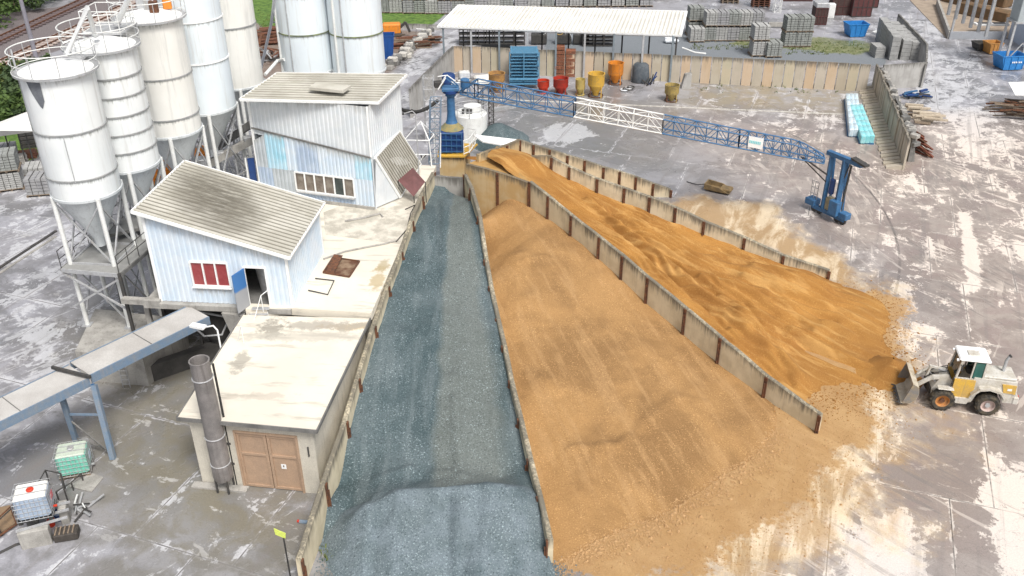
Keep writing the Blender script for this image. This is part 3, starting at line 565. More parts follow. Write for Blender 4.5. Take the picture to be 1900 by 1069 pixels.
def fsand(X, Y, Z, u, T):
    q = np.clip(Z / .4, .1, 1); r_ = np.hypot(X + 5.3, Y - 66.5)
    tr = np.sin((u * 5.5 + fbm(X, Y, 4, 27, 3) * 1.2) * 2 * np.pi * 3.2) * .12 * np.clip((r_ - 9) / 8, 0, 1)
    Z = Z + (fbm(X, Y, 1.5, 25, 4) * .22 + fbm(X, Y, .4, 28, 2) * .05 + tr) * q
    for (ax, ay, bx, by, amp, wd) in RO:
        dx_, dy_ = bx - ax, by - ay; t = np.clip(((X - ax) * dx_ + (Y - ay) * dy_) / (dx_ ** 2 + dy_ ** 2), 0, 1); Z = Z + 1.6 * amp * np.exp(-(np.hypot(X - ax - t * dx_, Y - ay - t * dy_) / wd) ** 2)
    return Z
pile('sand_pile', 'rutted orange sand heap running from the tower out to the wheel loader', A3, B3, A4, B4, c3, mor, .15, 1.5, (1.0, 1.0), (.15, .2), 170, 340, fsand, PL_=P3, PR_=P4)
c4 = [(p.x, p.y, max(p.z - 1.6, .0)) for p in P5] + [(p.x, p.y, max(p.z - 1.6, .0)) for p in P4]
pile('sand_pile', 'thin ochre sand lying in the narrow outermost bin', A4, B4, A5, B5, c4, mor, .05, .9, (2, 2), (0, 0), 40, 90, lambda X, Y, Z, u, T: Z + fbm(X, Y, 1.5, 33, 3) * .2)
# ================================================================ PLANT BUILDINGS
def XY(p, z): return V(p[0], p[1], z)
def clad(root, name, p0, p1, z0a, z0b, z1a, z1b, m, pitch=.28, dep=.035, depth0=0.0):
    """p0 left end and p1 right end as seen from outside"""
    a, b2, c2_, d2 = XY(p1, z0b), XY(p1, z1b), XY(p0, z1a), XY(p0, z0a)
    mm = M().corr(a, b2, c2_, d2, pitch, dep); dd = []
    for i in range(len(mm.v) // 2):
        dd += [abs(mm.v[2 * i + 1].z - mm.v[2 * i].z) + depth0, depth0]
    return mm.build(name, m, root, attr=dict(dep=dd))
def cladmat(name, col, col2, streak, rust_=None):
    return wallmat(name, col, col2, streak, 1.0, (.42, .42, .40))
clw = cladmat('white cladding', (.72, .745, .76), (.64, .68, .71), (.50, .52, .52))
clb = cladmat('pale blue cladding', (.56, .66, .76), (.64, .70, .76), (.50, .56, .60))
clsky = cladmat('sky blue cladding', (.34, .60, .72), (.50, .68, .78), (.50, .58, .64))
clmid = cladmat('dull blue cladding', (.38, .47, .60), (.48, .56, .66), (.40, .44, .50))
clgrey = cladmat('grey cladding', (.52, .56, .59), (.44, .48, .51), (.36, .37, .37))
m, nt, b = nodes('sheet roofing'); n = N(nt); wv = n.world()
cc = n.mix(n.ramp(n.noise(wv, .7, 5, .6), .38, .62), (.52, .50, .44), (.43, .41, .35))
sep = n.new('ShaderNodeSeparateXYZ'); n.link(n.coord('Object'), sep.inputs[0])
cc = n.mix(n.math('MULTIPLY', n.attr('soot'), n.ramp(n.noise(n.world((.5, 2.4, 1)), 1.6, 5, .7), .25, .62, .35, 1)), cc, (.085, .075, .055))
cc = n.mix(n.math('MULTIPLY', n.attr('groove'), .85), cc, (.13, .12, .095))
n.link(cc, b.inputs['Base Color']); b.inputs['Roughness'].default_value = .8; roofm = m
def roof_sheet(root, a, b2, c2_, d2, pitch=.3, dep=.05, soot=None, name='roof', th=.1, m=None):
    """corners: ribs run a->b ; laid over a->d"""
    mm = M(); a, b2, c2_, d2 = map(Vector, (a, b2, c2_, d2)); nrm = (b2 - a).cross(d2 - a).normalized()
    if nrm.z < 0: a, b2, c2_, d2 = b2, a, d2, c2_; nrm = -nrm
    n_ = max(2, int((d2 - a).length / pitch)); K = 16; us = []
    for i in range(n_):
        for u, h in ((0, 0), (.28, 0), (.4, 1), (.88, 1)): us.append(((i + u) / n_, h))
    us.append((1, 0)); so_, gr_ = [], []
    for u, h in us:
        for k in range(K + 1):
            p = a.lerp(b2, k / K).lerp(d2.lerp(c2_, k / K), u); mm.v.append(p + nrm * dep * h)
            so_.append(0 if soot is None else soot(k / K, u)); gr_.append(1 - h)
    for i in range(len(us) - 1):
        for k in range(K): j = i * (K + 1) + k; mm.f.append((j, j + 1, j + K + 2, j + K + 1))
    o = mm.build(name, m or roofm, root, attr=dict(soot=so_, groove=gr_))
    f = M().plate(a - nrm * .02, b2 - nrm * .02, c2_ - nrm * .02, d2 - nrm * .02, th)
    for p, q in ((a, b2), (b2, c2_), (c2_, d2), (d2, a)): f.bar(p - nrm * .03, q - nrm * .03, .1, th + .06, up=nrm)
    f.build('fascia', whitec, o); return o
DK = 4.4
# ---- garage with the flat cream roof
GA = thing('pump_house', 'low cream concrete building with a flat pale roof and salmon double door', 'building', (-12.2, 33.2, 0))
gl, gr_, grb, glb = V(-15.05, 33.15, 0), V(-9.2, 32.33, 0), V(-8.1, 41.0, 0), V(-14.3, 41.5, 0)
GH = 3.95
dL, dR = .36, .86                                     # doorway along the front
def fr(t, z): p = gl.lerp(gr_, t); return V(p.x, p.y, z)
dirf = (gr_ - gl).normalized(); nf = V(dirf.y, -dirf.x, 0)
mm = M(); back = -nf * .25
for t0, t1, z0, z1 in ((0, dL, -.2, GH), (dR, 1, -.2, GH), (dL, dR, 3.35, GH)):
    a, b2 = fr(t0, 0), fr(t1, 0); mm.hexa([a + V(0, 0, z0), b2 + V(0, 0, z0), b2 + back + V(0, 0, z0), a + back + V(0, 0, z0)], [a + V(0, 0, z1), b2 + V(0, 0, z1), b2 + back + V(0, 0, z1), a + back + V(0, 0, z1)])
for a, b2 in ((gr_ + back, grb), (grb, glb), (glb, gl + back)):
    d = (b2 - a).normalized(); q = V(-d.y, d.x, 0) * .25; mm.hexa([a + V(0, 0, -.2), b2 + V(0, 0, -.2), b2 + q + V(0, 0, -.2), a + q + V(0, 0, -.2)], [a + V(0, 0, GH), b2 + V(0, 0, GH), b2 + q + V(0, 0, GH), a + q + V(0, 0, GH)])
mm.build('wall', plaster, GA)
# door leaves with rails
for k, (t0, t1) in enumerate(((dL + .005, (dL + dR) / 2 - .004), ((dL + dR) / 2 + .004, dR - .005))):
    a, b2 = fr(t0, 0) - nf * .08, fr(t1, 0) - nf * .08; L = M()
    L.hexa([a + V(0, 0, .03), b2 + V(0, 0, .03), b2 - nf * .05 + V(0, 0, .03), a - nf * .05 + V(0, 0, .03)], [a + V(0, 0, 3.3), b2 + V(0, 0, 3.3), b2 - nf * .05 + V(0, 0, 3.3), a - nf * .05 + V(0, 0, 3.3)])
    dl = L.build('door_leaf', doorm, GA); fm = M(); o_ = nf * .03
    for z in (.12, 2.05, 3.2): fm.bar(a + o_ + V(0, 0, z), b2 + o_ + V(0, 0, z), .05, .13)
    for p in (a + dirf * .06, b2 - dirf * .06): fm.bar(p + o_ * 1.1 + V(0, 0, .05), p + o_ * 1.1 + V(0, 0, 3.28), .13, .05, up=nf)
    fm.build('door_rail', doorm, dl)
    if k == 1:
        p = a.lerp(b2, .42) + nf * .02 + V(0, 0, 1.45); M().bar(p - V(0, 0, .14), p + V(0, 0, .14), .24, .012, up=nf).build('notice', whitec, dl)
        p2 = p + nf * .012; M().bar(p2 - V(0, 0, .03), p2 + V(0, 0, .08), .05, .008, up=nf).build('notice_symbol', rust, dl)
dfm = M(); 
for t in (dL, dR): p = fr(t, 0) + nf * .02; dfm.bar(p + V(0, 0, 0), p + V(0, 0, 3.42), .1, .08, up=nf)
dfm.bar(fr(dL, 3.38) + nf * .02, fr(dR, 3.38) + nf * .02, .08, .1); dfm.build('door_frame', doorm, GA)
rl, rr2, rb, rlb = gl + nf * .35 - dirf * .35, gr_ + nf * .35 + dirf * .35, V(-7.82, 41.4, 0), V(-14.75, 41.75, 0)
rf = M().slab([rl, rr2, rb, rlb], GH + .003, GH + .17).build('roof', roofw, GA)
kb = M()
for a, b2 in ((rl, rr2), (rr2, rb), (rlb, rl)): kb.bar(a + V(0, 0, GH + .12), b2 + V(0, 0, GH + .12), .06, .2)
kb.build('roof_edge', conc_d, rf)
for px, z in ((450, 1.0), (612, 2.3)):
    t = .13 if px == 450 else .945; p = fr(t + .08 if px == 450 else t, z) + nf * .03; M().bar(p, p + V(0, 0, .55), .06, .05).build('downpipe_stub', dark, GA)
mm = M(); [mm.box(gl.lerp(gr_, t) + nf * .25 + V(0, 0, .04 + .03 * random.random()), (1.0 + random.random() * .4, .4, .1), -.13) for t in (.05, .2, .3)]; mm.build('plinth', conc, GA)
# ---- raised concrete deck with sheds
DE = thing('batching_deck', 'raised dusty concrete deck between the two corrugated sheds and the grey gravel bin', 'platform', (-12, 45, 0))
fstep = [G(545, 577, DK), G(690, 600, DK)]
poly = [V(-14.6, 41.9, 0), V(-12.1, 42.0, 0), V(-7.76, 41.5, 0), V(-7.34, 46, 0), V(-6.82, 51.5, 0), V(-6.22, 58, 0), V(-5.85, 62, 0), V(-18.6, 63, 0), V(-18.3, 49, 0), V(-14.9, 49, 0)]
M().slab(poly, DK - .45, DK).build('deck_slab', roofw, DE)
mm = M().slab([V(-12.0, 42.2, 0), V(-7.86, 41.75, 0), V(-6.3, 60, 0), V(-17.8, 61, 0), V(-17.9, 50, 0), V(-11.6, 50, 0)], -.2, DK - .452); mm.build('deck_wall', conc, DE)
dst = mat('dusty deck', (.62, .58, .50), (.40, .37, .31), .9, .9, .9, bump=.15, lo=.4, hi=.6, streak=None)
M().slab([V(-11.9, 50.8, 0), V(-7.1, 49.5, 0), V(-6.4, 58, 0), V(-9.0, 58, 0), V(-12.6, 54.0, 0)], DK + .004, DK + .02).build('dust_layer', dst, DE)
# hatch in the deck, rusty
hq = [G(*q, DK + .03) for q in ((600, 506), (648, 514), (667, 485), (618, 478))]
HT = thing('floor_hatch', 'rusty open floor hatch in the pale deck between the sheds', 'hatch', hq[0])
M().slab(hq, DK + .024, DK + .04).build('opening', mat('rusty pit', (.10, .04, .02), (.28, .20, .13), 1.4, 1, .9), HT)
mm = M(); [mm.bar(hq[i] + V(0, 0, .03), hq[(i + 1) % 4] + V(0, 0, .03), .08, .08) for i in range(4)]; mm.build('frame', rust, HT)
pp = hq[0].lerp(hq[3], .9); mm = M().plate(hq[0] + V(.1, .1, .03), hq[0].lerp(hq[1], .4) + V(0, .1, .04), hq[3].lerp(hq[2], .4) + V(0, -.1, .32), hq[3] + V(.1, -.1, .3), .02); mm.build('lid', rust, HT)
# hoses / pipes on the deck
for k, (pts, r, mt_, lab) in enumerate((([(600, 480), (640, 466), (680, 458), (712, 452), (735, 446)], .05, conc, 'grey hose lying across the deck behind the hatch'),
        ([(640, 410), (675, 404), (705, 396), (710, 402)], .07, conc, 'thick grey pipe on the deck in front of the tall shed'),
        ([(735, 448), (755, 425), (762, 395), (770, 380), (752, 388)], .035, dark, 'thin dark cable along the bin wall by the maroon sheet'),
        ([(572, 538), (608, 546), (620, 520), (585, 516)], .035, dark, 'bent dark rail on the deck beside the hatch'))):
    tag(M().tube([G(a, b2, DK + .07) for a, b2 in pts], r, 6).build('hose', mt_, smooth=True), lab, 'hose')
# ---- shed A (left, sloping roof)
AF = thing('mixer_shed', 'pale blue corrugated shed with a steep single slope roof, red window and open blue door', 'shed', (-16, 43, DK))
fl, frr = G(300, 557, DK), G(543, 568, DK)
ax = (frr - fl).normalized(); ay = V(-ax.y, ax.x, 0); br_ = G(612, 470, DK); dep_ = (br_ - frr).dot(ay); bl_, br_ = fl + ay * dep_, frr + ay * dep_
zl, zr = DK + 5.3, DK + 3.15; wA = (frr - fl).length
def wp(t): return fl.lerp(frr, t)
def wz_(t): return lerp(zl, zr, t)
def tx(px, py):                                   # front wall coordinate of a photo measurement
    q = ONW(px, py, fl, frr); return (q - XY(fl, q.z)).dot(ax) / wA, q.z
w0, wz1 = tx(352, 484); w1_, _ = tx(421, 487); _, wz0 = tx(385, 532); d0, dz1 = tx(452, 494); d1, _ = tx(492, 497)
wz0 = wz1 - 1.45
for t0, t1, z0, z1 in ((0, w0, DK, None), (w0, w1_, DK, wz0), (w0, w1_, wz1, None), (w1_, d0, DK, None), (d0, d1, dz1, None), (d1, 1, DK, None)):
    clad(AF, 'wall', wp(t0), wp(t1), z0, z0, z1 if z1 else wz_(t0), z1 if z1 else wz_(t1), clb if z0 < wz1 else clb)
clad(AF, 'wall', frr, br_, DK, DK, zr, zr, clb)
clad(AF, 'wall', bl_, fl, DK, DK, zl, zl, clb)
clad(AF, 'wall', br_, bl_, DK, DK, zr, zl, clb)
for p, z in ((fl, zl), (frr, zr), (br_, zr)): M().bar(XY(p, DK - .1), XY(p, z), .14, .14).build('corner_trim', whitec, AF)
nA = -ay
fm = M(); zc = (wz0 + wz1) / 2
wdw = thing('w', '', ''); bpy.data.objects.remove(wdw)
wf = M()
for z in (wz0, wz1): wf.bar(XY(wp(w0), z) + nA * .06, XY(wp(w1_), z) + nA * .06, .1, .09)
for t in (w0, lerp(w0, w1_, .333), lerp(w0, w1_, .667), w1_): wf.bar(XY(wp(t), wz0) + nA * .06, XY(wp(t), wz1) + nA * .06, .08, .1)
wo = wf.build('window', whitec, AF)
for k in range(3):
    a, b2 = lerp(w0, w1_, k / 3 + .02), lerp(w0, w1_, k / 3 + .31); A_, B_ = wp(a) + nA * .02, wp(b2) + nA * .02
    M().hexa([XY(A_, wz0 + .04), XY(B_, wz0 + .04), XY(B_, wz0 + .04) - nA * .02, XY(A_, wz0 + .04) - nA * .02], [XY(A_, wz1 - .04), XY(B_, wz1 - .04), XY(B_, wz1 - .04) - nA * .02, XY(A_, wz1 - .04) - nA * .02]).build('pane', winred, wo)
M().bar(XY(wp(w0 - .01), wz0 - .09) + nA * .1, XY(wp(w1_ + .01), wz0 - .09) + nA * .1, .16, .05).build('sill', whitec, wo)
df = M()
for t in (d0, d1): df.bar(XY(wp(t), DK) + nA * .04, XY(wp(t), dz1) + nA * .04, .1, .1)
df.bar(XY(wp(d0), dz1) + nA * .04, XY(wp(d1), dz1) + nA * .04, .1, .1); df.build('door_frame', whitec, AF)
hinge = XY(wp(d0), DK) + nA * .08; lf = V(-.42, -.9, 0).normalized() * .95
dleaf = M().hexa([hinge, hinge + lf, hinge + lf + V(.04, -.03, 0), hinge + V(.04, -.03, 0)], [q + V(0, 0, dz1 - DK - .05) for q in (hinge, hinge + lf, hinge + lf + V(.04, -.03, 0), hinge + V(.04, -.03, 0))])
m, nt, b = nodes('two tone door'); n = N(nt); sp_ = n.new('ShaderNodeSeparateXYZ'); n.link(n.world(), sp_.inputs[0])
n.link(n.mix(n.ramp(n.math('ADD', sp_.outputs[2], n.math('MULTIPLY', n.noise(n.world(), 1.5, 3), .3)), DK + 1.25, DK + 1.45), (.33, .34, .36), (.05, .17, .42)), b.inputs['Base Color']); b.inputs['Roughness'].default_value = .5
dob = dleaf.build('door', m, AF); M().tube([hinge + lf * .85 + V(-.06, -.04, 1.1), hinge + lf * .85 + V(-.06, -.04, 1.28)], .025, 6).build('handle', steelg, dob)
ins = M(); q0, q1 = wp(d0 - .02) - nA * .0, wp(d1 + .02)      # dark room behind the doorway
M().slab([fl + ay * .1 + ax * .1, frr + ay * .1 - ax * .1, br_ - ay * .1 - ax * .1, bl_ - ay * .1 + ax * .1], DK - .2, DK + .01).build('floor', conc_d, AF)
M().lathe([(.45, 0), (.62, 1.6), (.5, 1.8)], XY(wp((d0 + d1) / 2), DK) + ay * 1.6, 18).build('inner_hopper', steelg, AF, smooth=True)
zra, zrl = zr + .12, zl + .12; ov = .35
ra, rb_, rc_, rd_ = [XY(p, z) for p, z in ((fl - ax * ov + nA * ov, zrl + .1), (frr + ax * ov + nA * ov, zra - .1), (br_ + ax * ov + ay * ov, zra - .1), (bl_ - ax * ov + ay * ov, zrl + .1))]
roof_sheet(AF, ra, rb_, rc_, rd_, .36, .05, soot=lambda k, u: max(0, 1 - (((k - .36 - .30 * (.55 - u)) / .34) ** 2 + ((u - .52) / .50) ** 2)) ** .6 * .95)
sooty = mat('sooty wet concrete', (.05, .048, .045), (.09, .085, .08), 1, .8, .8)  # near-black colour paints the shade inside the mixing bay onto its walls
# base structure under shed A: slab edge, bay with mixers
BA = thing('mixer_bay', 'concrete undercroft below the pale blue shed with a dark mixing bay', 'platform', (-16, 44, 0))
M().slab([fl - ax * .9 + nA * .35, frr + nA * .35, br_, bl_ - ax * .9], DK - .32, DK - .02).build('slab', conc, BA)
M().bar(G(228, 556, DK) , XY(fl + nA * .2, DK), .35, .3).build('edge_beam', conc, BA)
wr = G(405, 590, DK - .5); 
mm = M().hexa([V(-14.95, 42.0, -.2), V(-14.95, 41.65, -.2), V(-14.7, 41.6, -.2), V(-14.7, 48.2, -.2)], [V(-16.0, 42.05, DK - .35), V(-14.75, 41.7, DK - .35), V(-14.7, 41.6, DK - .35), V(-14.7, 48.2, DK - .35)]); mm.build('wing_wall', conc, BA)
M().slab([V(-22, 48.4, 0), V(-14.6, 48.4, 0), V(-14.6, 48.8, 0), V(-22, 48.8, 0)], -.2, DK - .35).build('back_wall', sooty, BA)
for q in ((-20.6, 43.4), (-19.4, 47.6)): M().box((q[0], q[1], 2.0), (.28, .28, 4.2), ch=.02).build('column', conc, BA)
mx = thing('concrete_mixer', 'dark round mixer drum half hidden in the bay under the blue shed', 'mixer', (-16.9, 44.6, 0))
M().lathe([(1.2, 1.4), (1.25, 1.5), (1.25, 2.7), (1.1, 2.85), (.4, 3.0)], (-16.9, 44.6, 0), 28).build('drum', dark, mx, smooth=True)
M().lathe([(.9, .5), (1.1, 1.4)], (-16.9, 44.6, 0), 20).build('hopper', dark, mx, smooth=True)
mm = M(); [mm.bar((-16.9 + a, 44.6 + b2, -.1), (-16.9 + a, 44.6 + b2, 1.6), .14) for a in (-1.1, 1.1) for b2 in (-1, 1)]; mm.build('stand', dark, mx)
M().tube([V(-18.3, 43.0, 2.9), V(-17.4, 42.6, 2.2), V(-16.4, 42.6, 2.3), V(-16.0, 43.2, 3.1)], .06, 8).build('pipe', steelg, mx, smooth=True)
M().tube([V(-18.2, 43.4, 3.4), V(-16.0, 43.0, 3.2)], .07, 8).build('pipe', steelg, mx, smooth=True)
# plinth block under the first silo, with ladder
p0, p1 = G(183, 706, 0), G(277, 716, 0)
PLH = 1.9
PB = thing('silo_plinth', 'stained concrete plinth block below the front silo with a ladder on its face', 'plinth', p0)
pb1, pb0 = p1 + V(1.0, 4.0, 0), p0 + V(-1.6, 4.6, 0)
M().slab([p0 + V(-.9, 0.1, 0), p1, pb1, pb0], -.2, PLH).build('block', conc, PB)
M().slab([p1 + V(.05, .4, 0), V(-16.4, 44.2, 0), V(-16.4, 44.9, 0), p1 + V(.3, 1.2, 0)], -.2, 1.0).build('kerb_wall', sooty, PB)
lad = thing('ladder', 'thin steel ladder against the plinth face under the gangway', 'ladder', G(237, 718, 0)); lq = G(237, 716, 0) + V(0, -.12, 0)
mm = M(); [mm.tube([lq + V(s2 * .2, 0, -.05), lq + V(s2 * .2, .05, 3.0)], .025, 6) for s2 in (-1, 1)]; mm.build('rail', steelg, lad)
for k in range(9): M().tube([lq + V(-.2, .02, .2 + k * .3), lq + V(.2, .02, .2 + k * .3)], .018, 5).build('rung', steelg, lad)
# stairs up to shed A's door
st = thing('stairs', 'pale steel stairs with handrails climbing to the open blue door', 'stairs', G(445, 640, 2.5))
sa, sb = G(452, 640, 2.3), G(475, 572, DK)
stw = (G(492, 578, DK) - G(462, 578, DK)).length
for k in range(8):
    q = sa.lerp(sb, k / 7.0); M().box(q + V(.25, 0, 0), (.95, .27, .05), 0, .01).build('tread', steelg, st)
for s2 in (-.25, .75): M().bar(sa + V(s2, -.1, -.1), sb + V(s2, .1, -.05), .05, .22).build('stringer', white, st)
for pts in ([(464, 622), (484, 548), (497, 538)], [(437, 650), (447, 605)]):
    zz = (3.3, DK + 1.0, DK + 1.05)
    q = [G(a, b2, z) for (a, b2), z in zip(pts, zz)]; M().tube(q, .025, 6).build('handrail', whitec, st)
    for p in q[:2]: M().tube([p, p - V(0, 0, 1.0)], .02, 5).build('baluster', whitec, st)
# ---- shed B (tall)
BT = thing('tower_shed', 'tall white and blue corrugated building with a nearly flat roof and a window row', 'building', (-13, 57, DK))
bf0, bf1 = G(487, 360, DK), G(697, 388, DK)
rz = [11.35, 11.55]
c_fl, c_fr, c_br, c_bl = G(445, 184, 11.55), G(702, 190, 11.55), G(755, 138, 11.75), G(514, 135, 11.75)
bx = (bf1 - bf0).normalized(); by = V(-bx.y, bx.x, 0); bdep = 5.2; bb1, bb0 = bf1 + by * bdep, bf0 + by * bdep; nB = -by; wB = (bf1 - bf0).length
def bw(t): return bf0.lerp(bf1, t)
def txb(px, py): q = ONW(px, py, bf0, bf1); return (q - XY(bf0, q.z)).dot(bx) / wB, q.z
g0, gz1 = txb(548, 317); g1, _ = txb(656, 321); _, gz0 = txb(600, 357); ta, za = txb(490, 238); tb_, zb = txb(697, 292)
ta = 0
def dz(t): return lerp(za, zb, t)
TOP = 11.4
clad(BT, 'upper_wall', bw(0), bw(1), za - .4, zb - .4, TOP, TOP, clw, .30, .02)
zmid = gz1 + .05
# lower cladding skin stands a little proud with a diagonal top edge, patched from sheets of several blues
off = nB * .07
segs = [(0, .10, clgrey), (.10, .27, clsky), (.27, .36, clb), (.36, .45, clmid), (.45, .55, clmid), (.55, .86, clb), (.86, 1, clsky)]
for t0, t1, m_ in segs:
    clad(BT, 'lower_wall', bw(t0) + off, bw(t1) + off, zmid, zmid, dz(t0) - (.9 if t0 == 0 else 0), dz(t1) - (.3 if t0 == 0 else 0), m_, .26, .05)
for t0, t1, z0, z1, m_ in ((0, .13, DK, zmid, clmid), (.13, g0, DK, zmid, clgrey), (g0, g1, DK, gz0, clmid), (g1, 1, DK, zmid, clb)):
    clad(BT, 'lower_wall', bw(t0) + off, bw(t1) + off, z0 + .15, z0 + .15, z1, z1, m_, .26, .05, depth0=1.5)
mm = M().bar(XY(bw(0), dz(0)) + off * 1.5, XY(bw(1), dz(1)) + off * 1.5, .1, .08); mm.build('flashing', conc_d, BT)
M().bar(XY(bw(0), DK + .1) + nB * .12, XY(bw(1), DK + .1) + nB * .12, .16, .24).build('sole_plate', conc, BT)
wf = M(); o2 = nB * .13
for z in (gz0, gz1): wf.bar(XY(bw(g0), z) + o2, XY(bw(g1), z) + o2, .08, .1)
for k in range(7): t = lerp(g0, g1, k / 6); wf.bar(XY(bw(t), gz0) + o2, XY(bw(t), gz1) + o2, .09, .09)
wo = wf.build('window', whitec, BT)
for k in range(6):
    a, b2 = bw(lerp(g0, g1, (k + .06) / 6)) + nB * .08, bw(lerp(g0, g1, (k + .94) / 6)) + nB * .08
    M().hexa([XY(a, gz0), XY(b2, gz0), XY(b2, gz0) + by * .02, XY(a, gz0) + by * .02], [XY(a, gz1), XY(b2, gz1), XY(b2, gz1) + by * .02, XY(a, gz1) + by * .02]).build('pane', (winbrown, winbrown, winbrown, winbrown, glassd, winbrown)[k], wo)
M().bar(XY(bw(g0), gz0 - .08) + nB * .18, XY(bw(g1), gz0 - .08) + nB * .18, .18, .05).build('sill', steelg, wo)
clad(BT, 'side_wall', bf1, bb1, DK, DK, TOP, TOP, clw, .3, .04)
clad(BT, 'side_wall', bb0, bf0, DK, DK, TOP, TOP, clw, .3, .04)
clad(BT, 'back_wall', bb1, bb0, DK, DK, TOP, TOP, clw, .3, .04)
M().bar(XY(bf0, DK) + nB * .03, XY(bf0, TOP) + nB * .03, .16).build('corner_trim', whitec, BT)
M().bar(XY(bf1, zb) + nB * .02, XY(bf1, TOP) + nB * .02, .12).build('corner_trim', whitec, BT)
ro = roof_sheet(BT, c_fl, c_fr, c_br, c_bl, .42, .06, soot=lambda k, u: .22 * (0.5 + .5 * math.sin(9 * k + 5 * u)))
hc = G(612, 165, 11.9); hx = bx
hm = M().box(hc + V(0, 0, .1), (2.4, 1.1, .22), math.atan2(bx.y, bx.x), .02); hm.build('roof_hatch', roofm, ro)
# lean-to on the right flank
l0, l1 = ONW(697, 292, bf0, bf1), XY(bf1 + by * 4.6, 0); zt = l0.z; l1.z = zt + .1
e0, e1 = G(743, 367, DK + .05), G(776, 290, DK + 1.4); e0.z = DK + .1
e1 = e0 + (l1 - l0) * .98; e1.z = e0.z + .6
LT = roof_sheet(BT, e0, l0, l1, e1, .3, .05, name='lean_to_roof')
gb = XY(bf1, DK + .1)
M().add([gb + nB * .02, e0 + nB * .02, l0 + nB * .02, gb - nB * .02, e0 - nB * .02, l0 - nB * .02], [(0, 1, 2), (5, 4, 3), (0, 3, 4, 1), (1, 4, 5, 2), (2, 5, 3, 0)]).build('lean_to_gable', clw, BT, attr=dict(dep=[3, 3, 0, 3, 3, 0]))
M().bar(e0 + nB * .05, l0 + nB * .05, .1, .16).build('lean_to_trim', whitec, BT)
# dark blue door on the left flank
dq = bf0 + V(-.5, .2, 0); DB = M().box(XY(dq, DK + 1.1), (.45, .08, 2.9), .3).build('side_door', blued, BT); M().bar(XY(dq, DK - .3) + V(-.3, -.12, 0), XY(dq, DK + 2.6) + V(-.3, -.12, 0), .08).build('door_post', whitec, BT)
# maroon sheet on props
ms = [G(766, 311, DK + 2.3), G(789, 337, DK + 1.5), G(768, 364, DK + .5), G(739, 334, DK + 1.3)]
MS = thing('tilted_sheet', 'faded maroon sheet leaning on thin props beside the bin wall', 'sheet', XY(ms[2], DK))
M().plate(*ms, .05).build('sheet', maroon, MS)
for q in (ms[3], ms[1], ms[2]): M().tube([q, XY(q, DK)], .035, 6).build('prop', dark, MS)
# ---- inclined screw conveyors left of shed B
for a, b2, w_, lab in ((G(372, 312, 5.6), G(497, 243, 8.0), .55, 'pale boxed conveyor rising to the left corner of the tall shed'), (G(395, 278, 5.6), G(472, 226, 8.6), .5, 'dark upper conveyor trough running up behind the pale one')):
    cv = thing('conveyor', lab, 'conveyor', XY(a, 0)); M().bar(a, b2, w_, .45).build('trough', conc if w_ > .5 else conc_d, cv)
    for t in (.12, .5): q = a.lerp(b2, t); M().bar(q, XY(q, -.1), .12).build('support', steelg, cv)
    M().box(a + V(0, 0, .3), (.9, .9, .9), .5, .05).build('drive_box', steelg, cv)
    for t in (.3, .7): q = a.lerp(b2, t); M().box(q + V(0, 0, .3), (.5, .5, .25), .5, .03).build('inlet', steelg, cv)
# ---- gangway (covered conveyor bridge), lower left
GZ = 4.25
ga, gb_, gc, gd_ = G(-260, 905, GZ), G(372, 594, GZ), G(345, 572, GZ), G(-300, 850, GZ)
dirg = (gb_ - ga).normalized(); ng = V(-dirg.y, dirg.x, 0)
GW = thing('conveyor_bridge', 'long grey covered conveyor bridge on blue legs crossing the lower left yard', 'conveyor bridge', G(168, 704, 0))
jn = G(170, 700, GZ); tj = (jn - ga).dot(dirg); Wg = 1.75
for k, (t0, t1, dz_) in enumerate(((0, tj - .05, -.12), (tj + .05, (gb_ - ga).length + .5, 0))):
    a, b2 = ga + dirg * t0 + V(0, 0, dz_), ga + dirg * t1 + V(0, 0, dz_)
    M().hexa([a - V(0, 0, .06), b2 - V(0, 0, .06), b2 + ng * Wg - V(0, 0, .06), a + ng * Wg - V(0, 0, .06)], [a, b2, b2 + ng * Wg, a + ng * Wg]).build('deck_cover', mat('cover sheet %d' % k, (.40, .38, .355), (.54, .525, .50), .4, .9, .6), GW)
    for o_ in (-.04, Wg + .04): M().bar(a + ng * o_ - V(0, 0, .22), b2 + ng * o_ - V(0, 0, .22), .07, .48).build('girder', bluel, GW)
    nk = int((t1 - t0) / 2.6)
    for i in range(1, nk): q = a + dirg * (t1 - t0) * i / nk; M().bar(q + V(0, 0, .012), q + ng * Wg + V(0, 0, .012), .04, .025).build('cover_joint', conc_d, GW)
M().bar(jn - dirg * .05 + V(0, 0, .06), G(97, 683, GZ) + V(0, 0, .06), .12, .16).build('joint_cap', dark, GW)
f1, f2 = G(210, 851, 0), G(144, 826, 0)
legs = [(f1, jn - V(0, 0, .4)), (f1 + (jn - f1) * 0 + ng * 0, None)]
M().bar(f1, jn + V(-.0, .0, -.45), .26, .22).build('leg', bluel, GW); t2 = jn + ng * Wg + V(0, 0, -.45)
M().bar(XY(jn, 0) + (f1 - XY(jn, 0)) * .4 + ng * .12, jn + ng * .12 + V(0, 0, -.45), .14, .14).build('leg', blue, GW)
tl = G(112, 728, GZ - .5); M().bar(f2, tl, .24, .2).build('leg', bluel, GW)
M().bar(lerp(f2, tl, .6), lerp(f1, jn, .55), .09, .09).build('cross_brace', bluel, GW)
M().bar(lerp(f2, tl, .15), lerp(f1, jn, .1), .07, .07).build('cross_brace', conc_d, GW); M().bar(lerp(f2, tl, .5), lerp(f1, jn, .06), .06, .06).build('cross_brace', conc_d, GW)
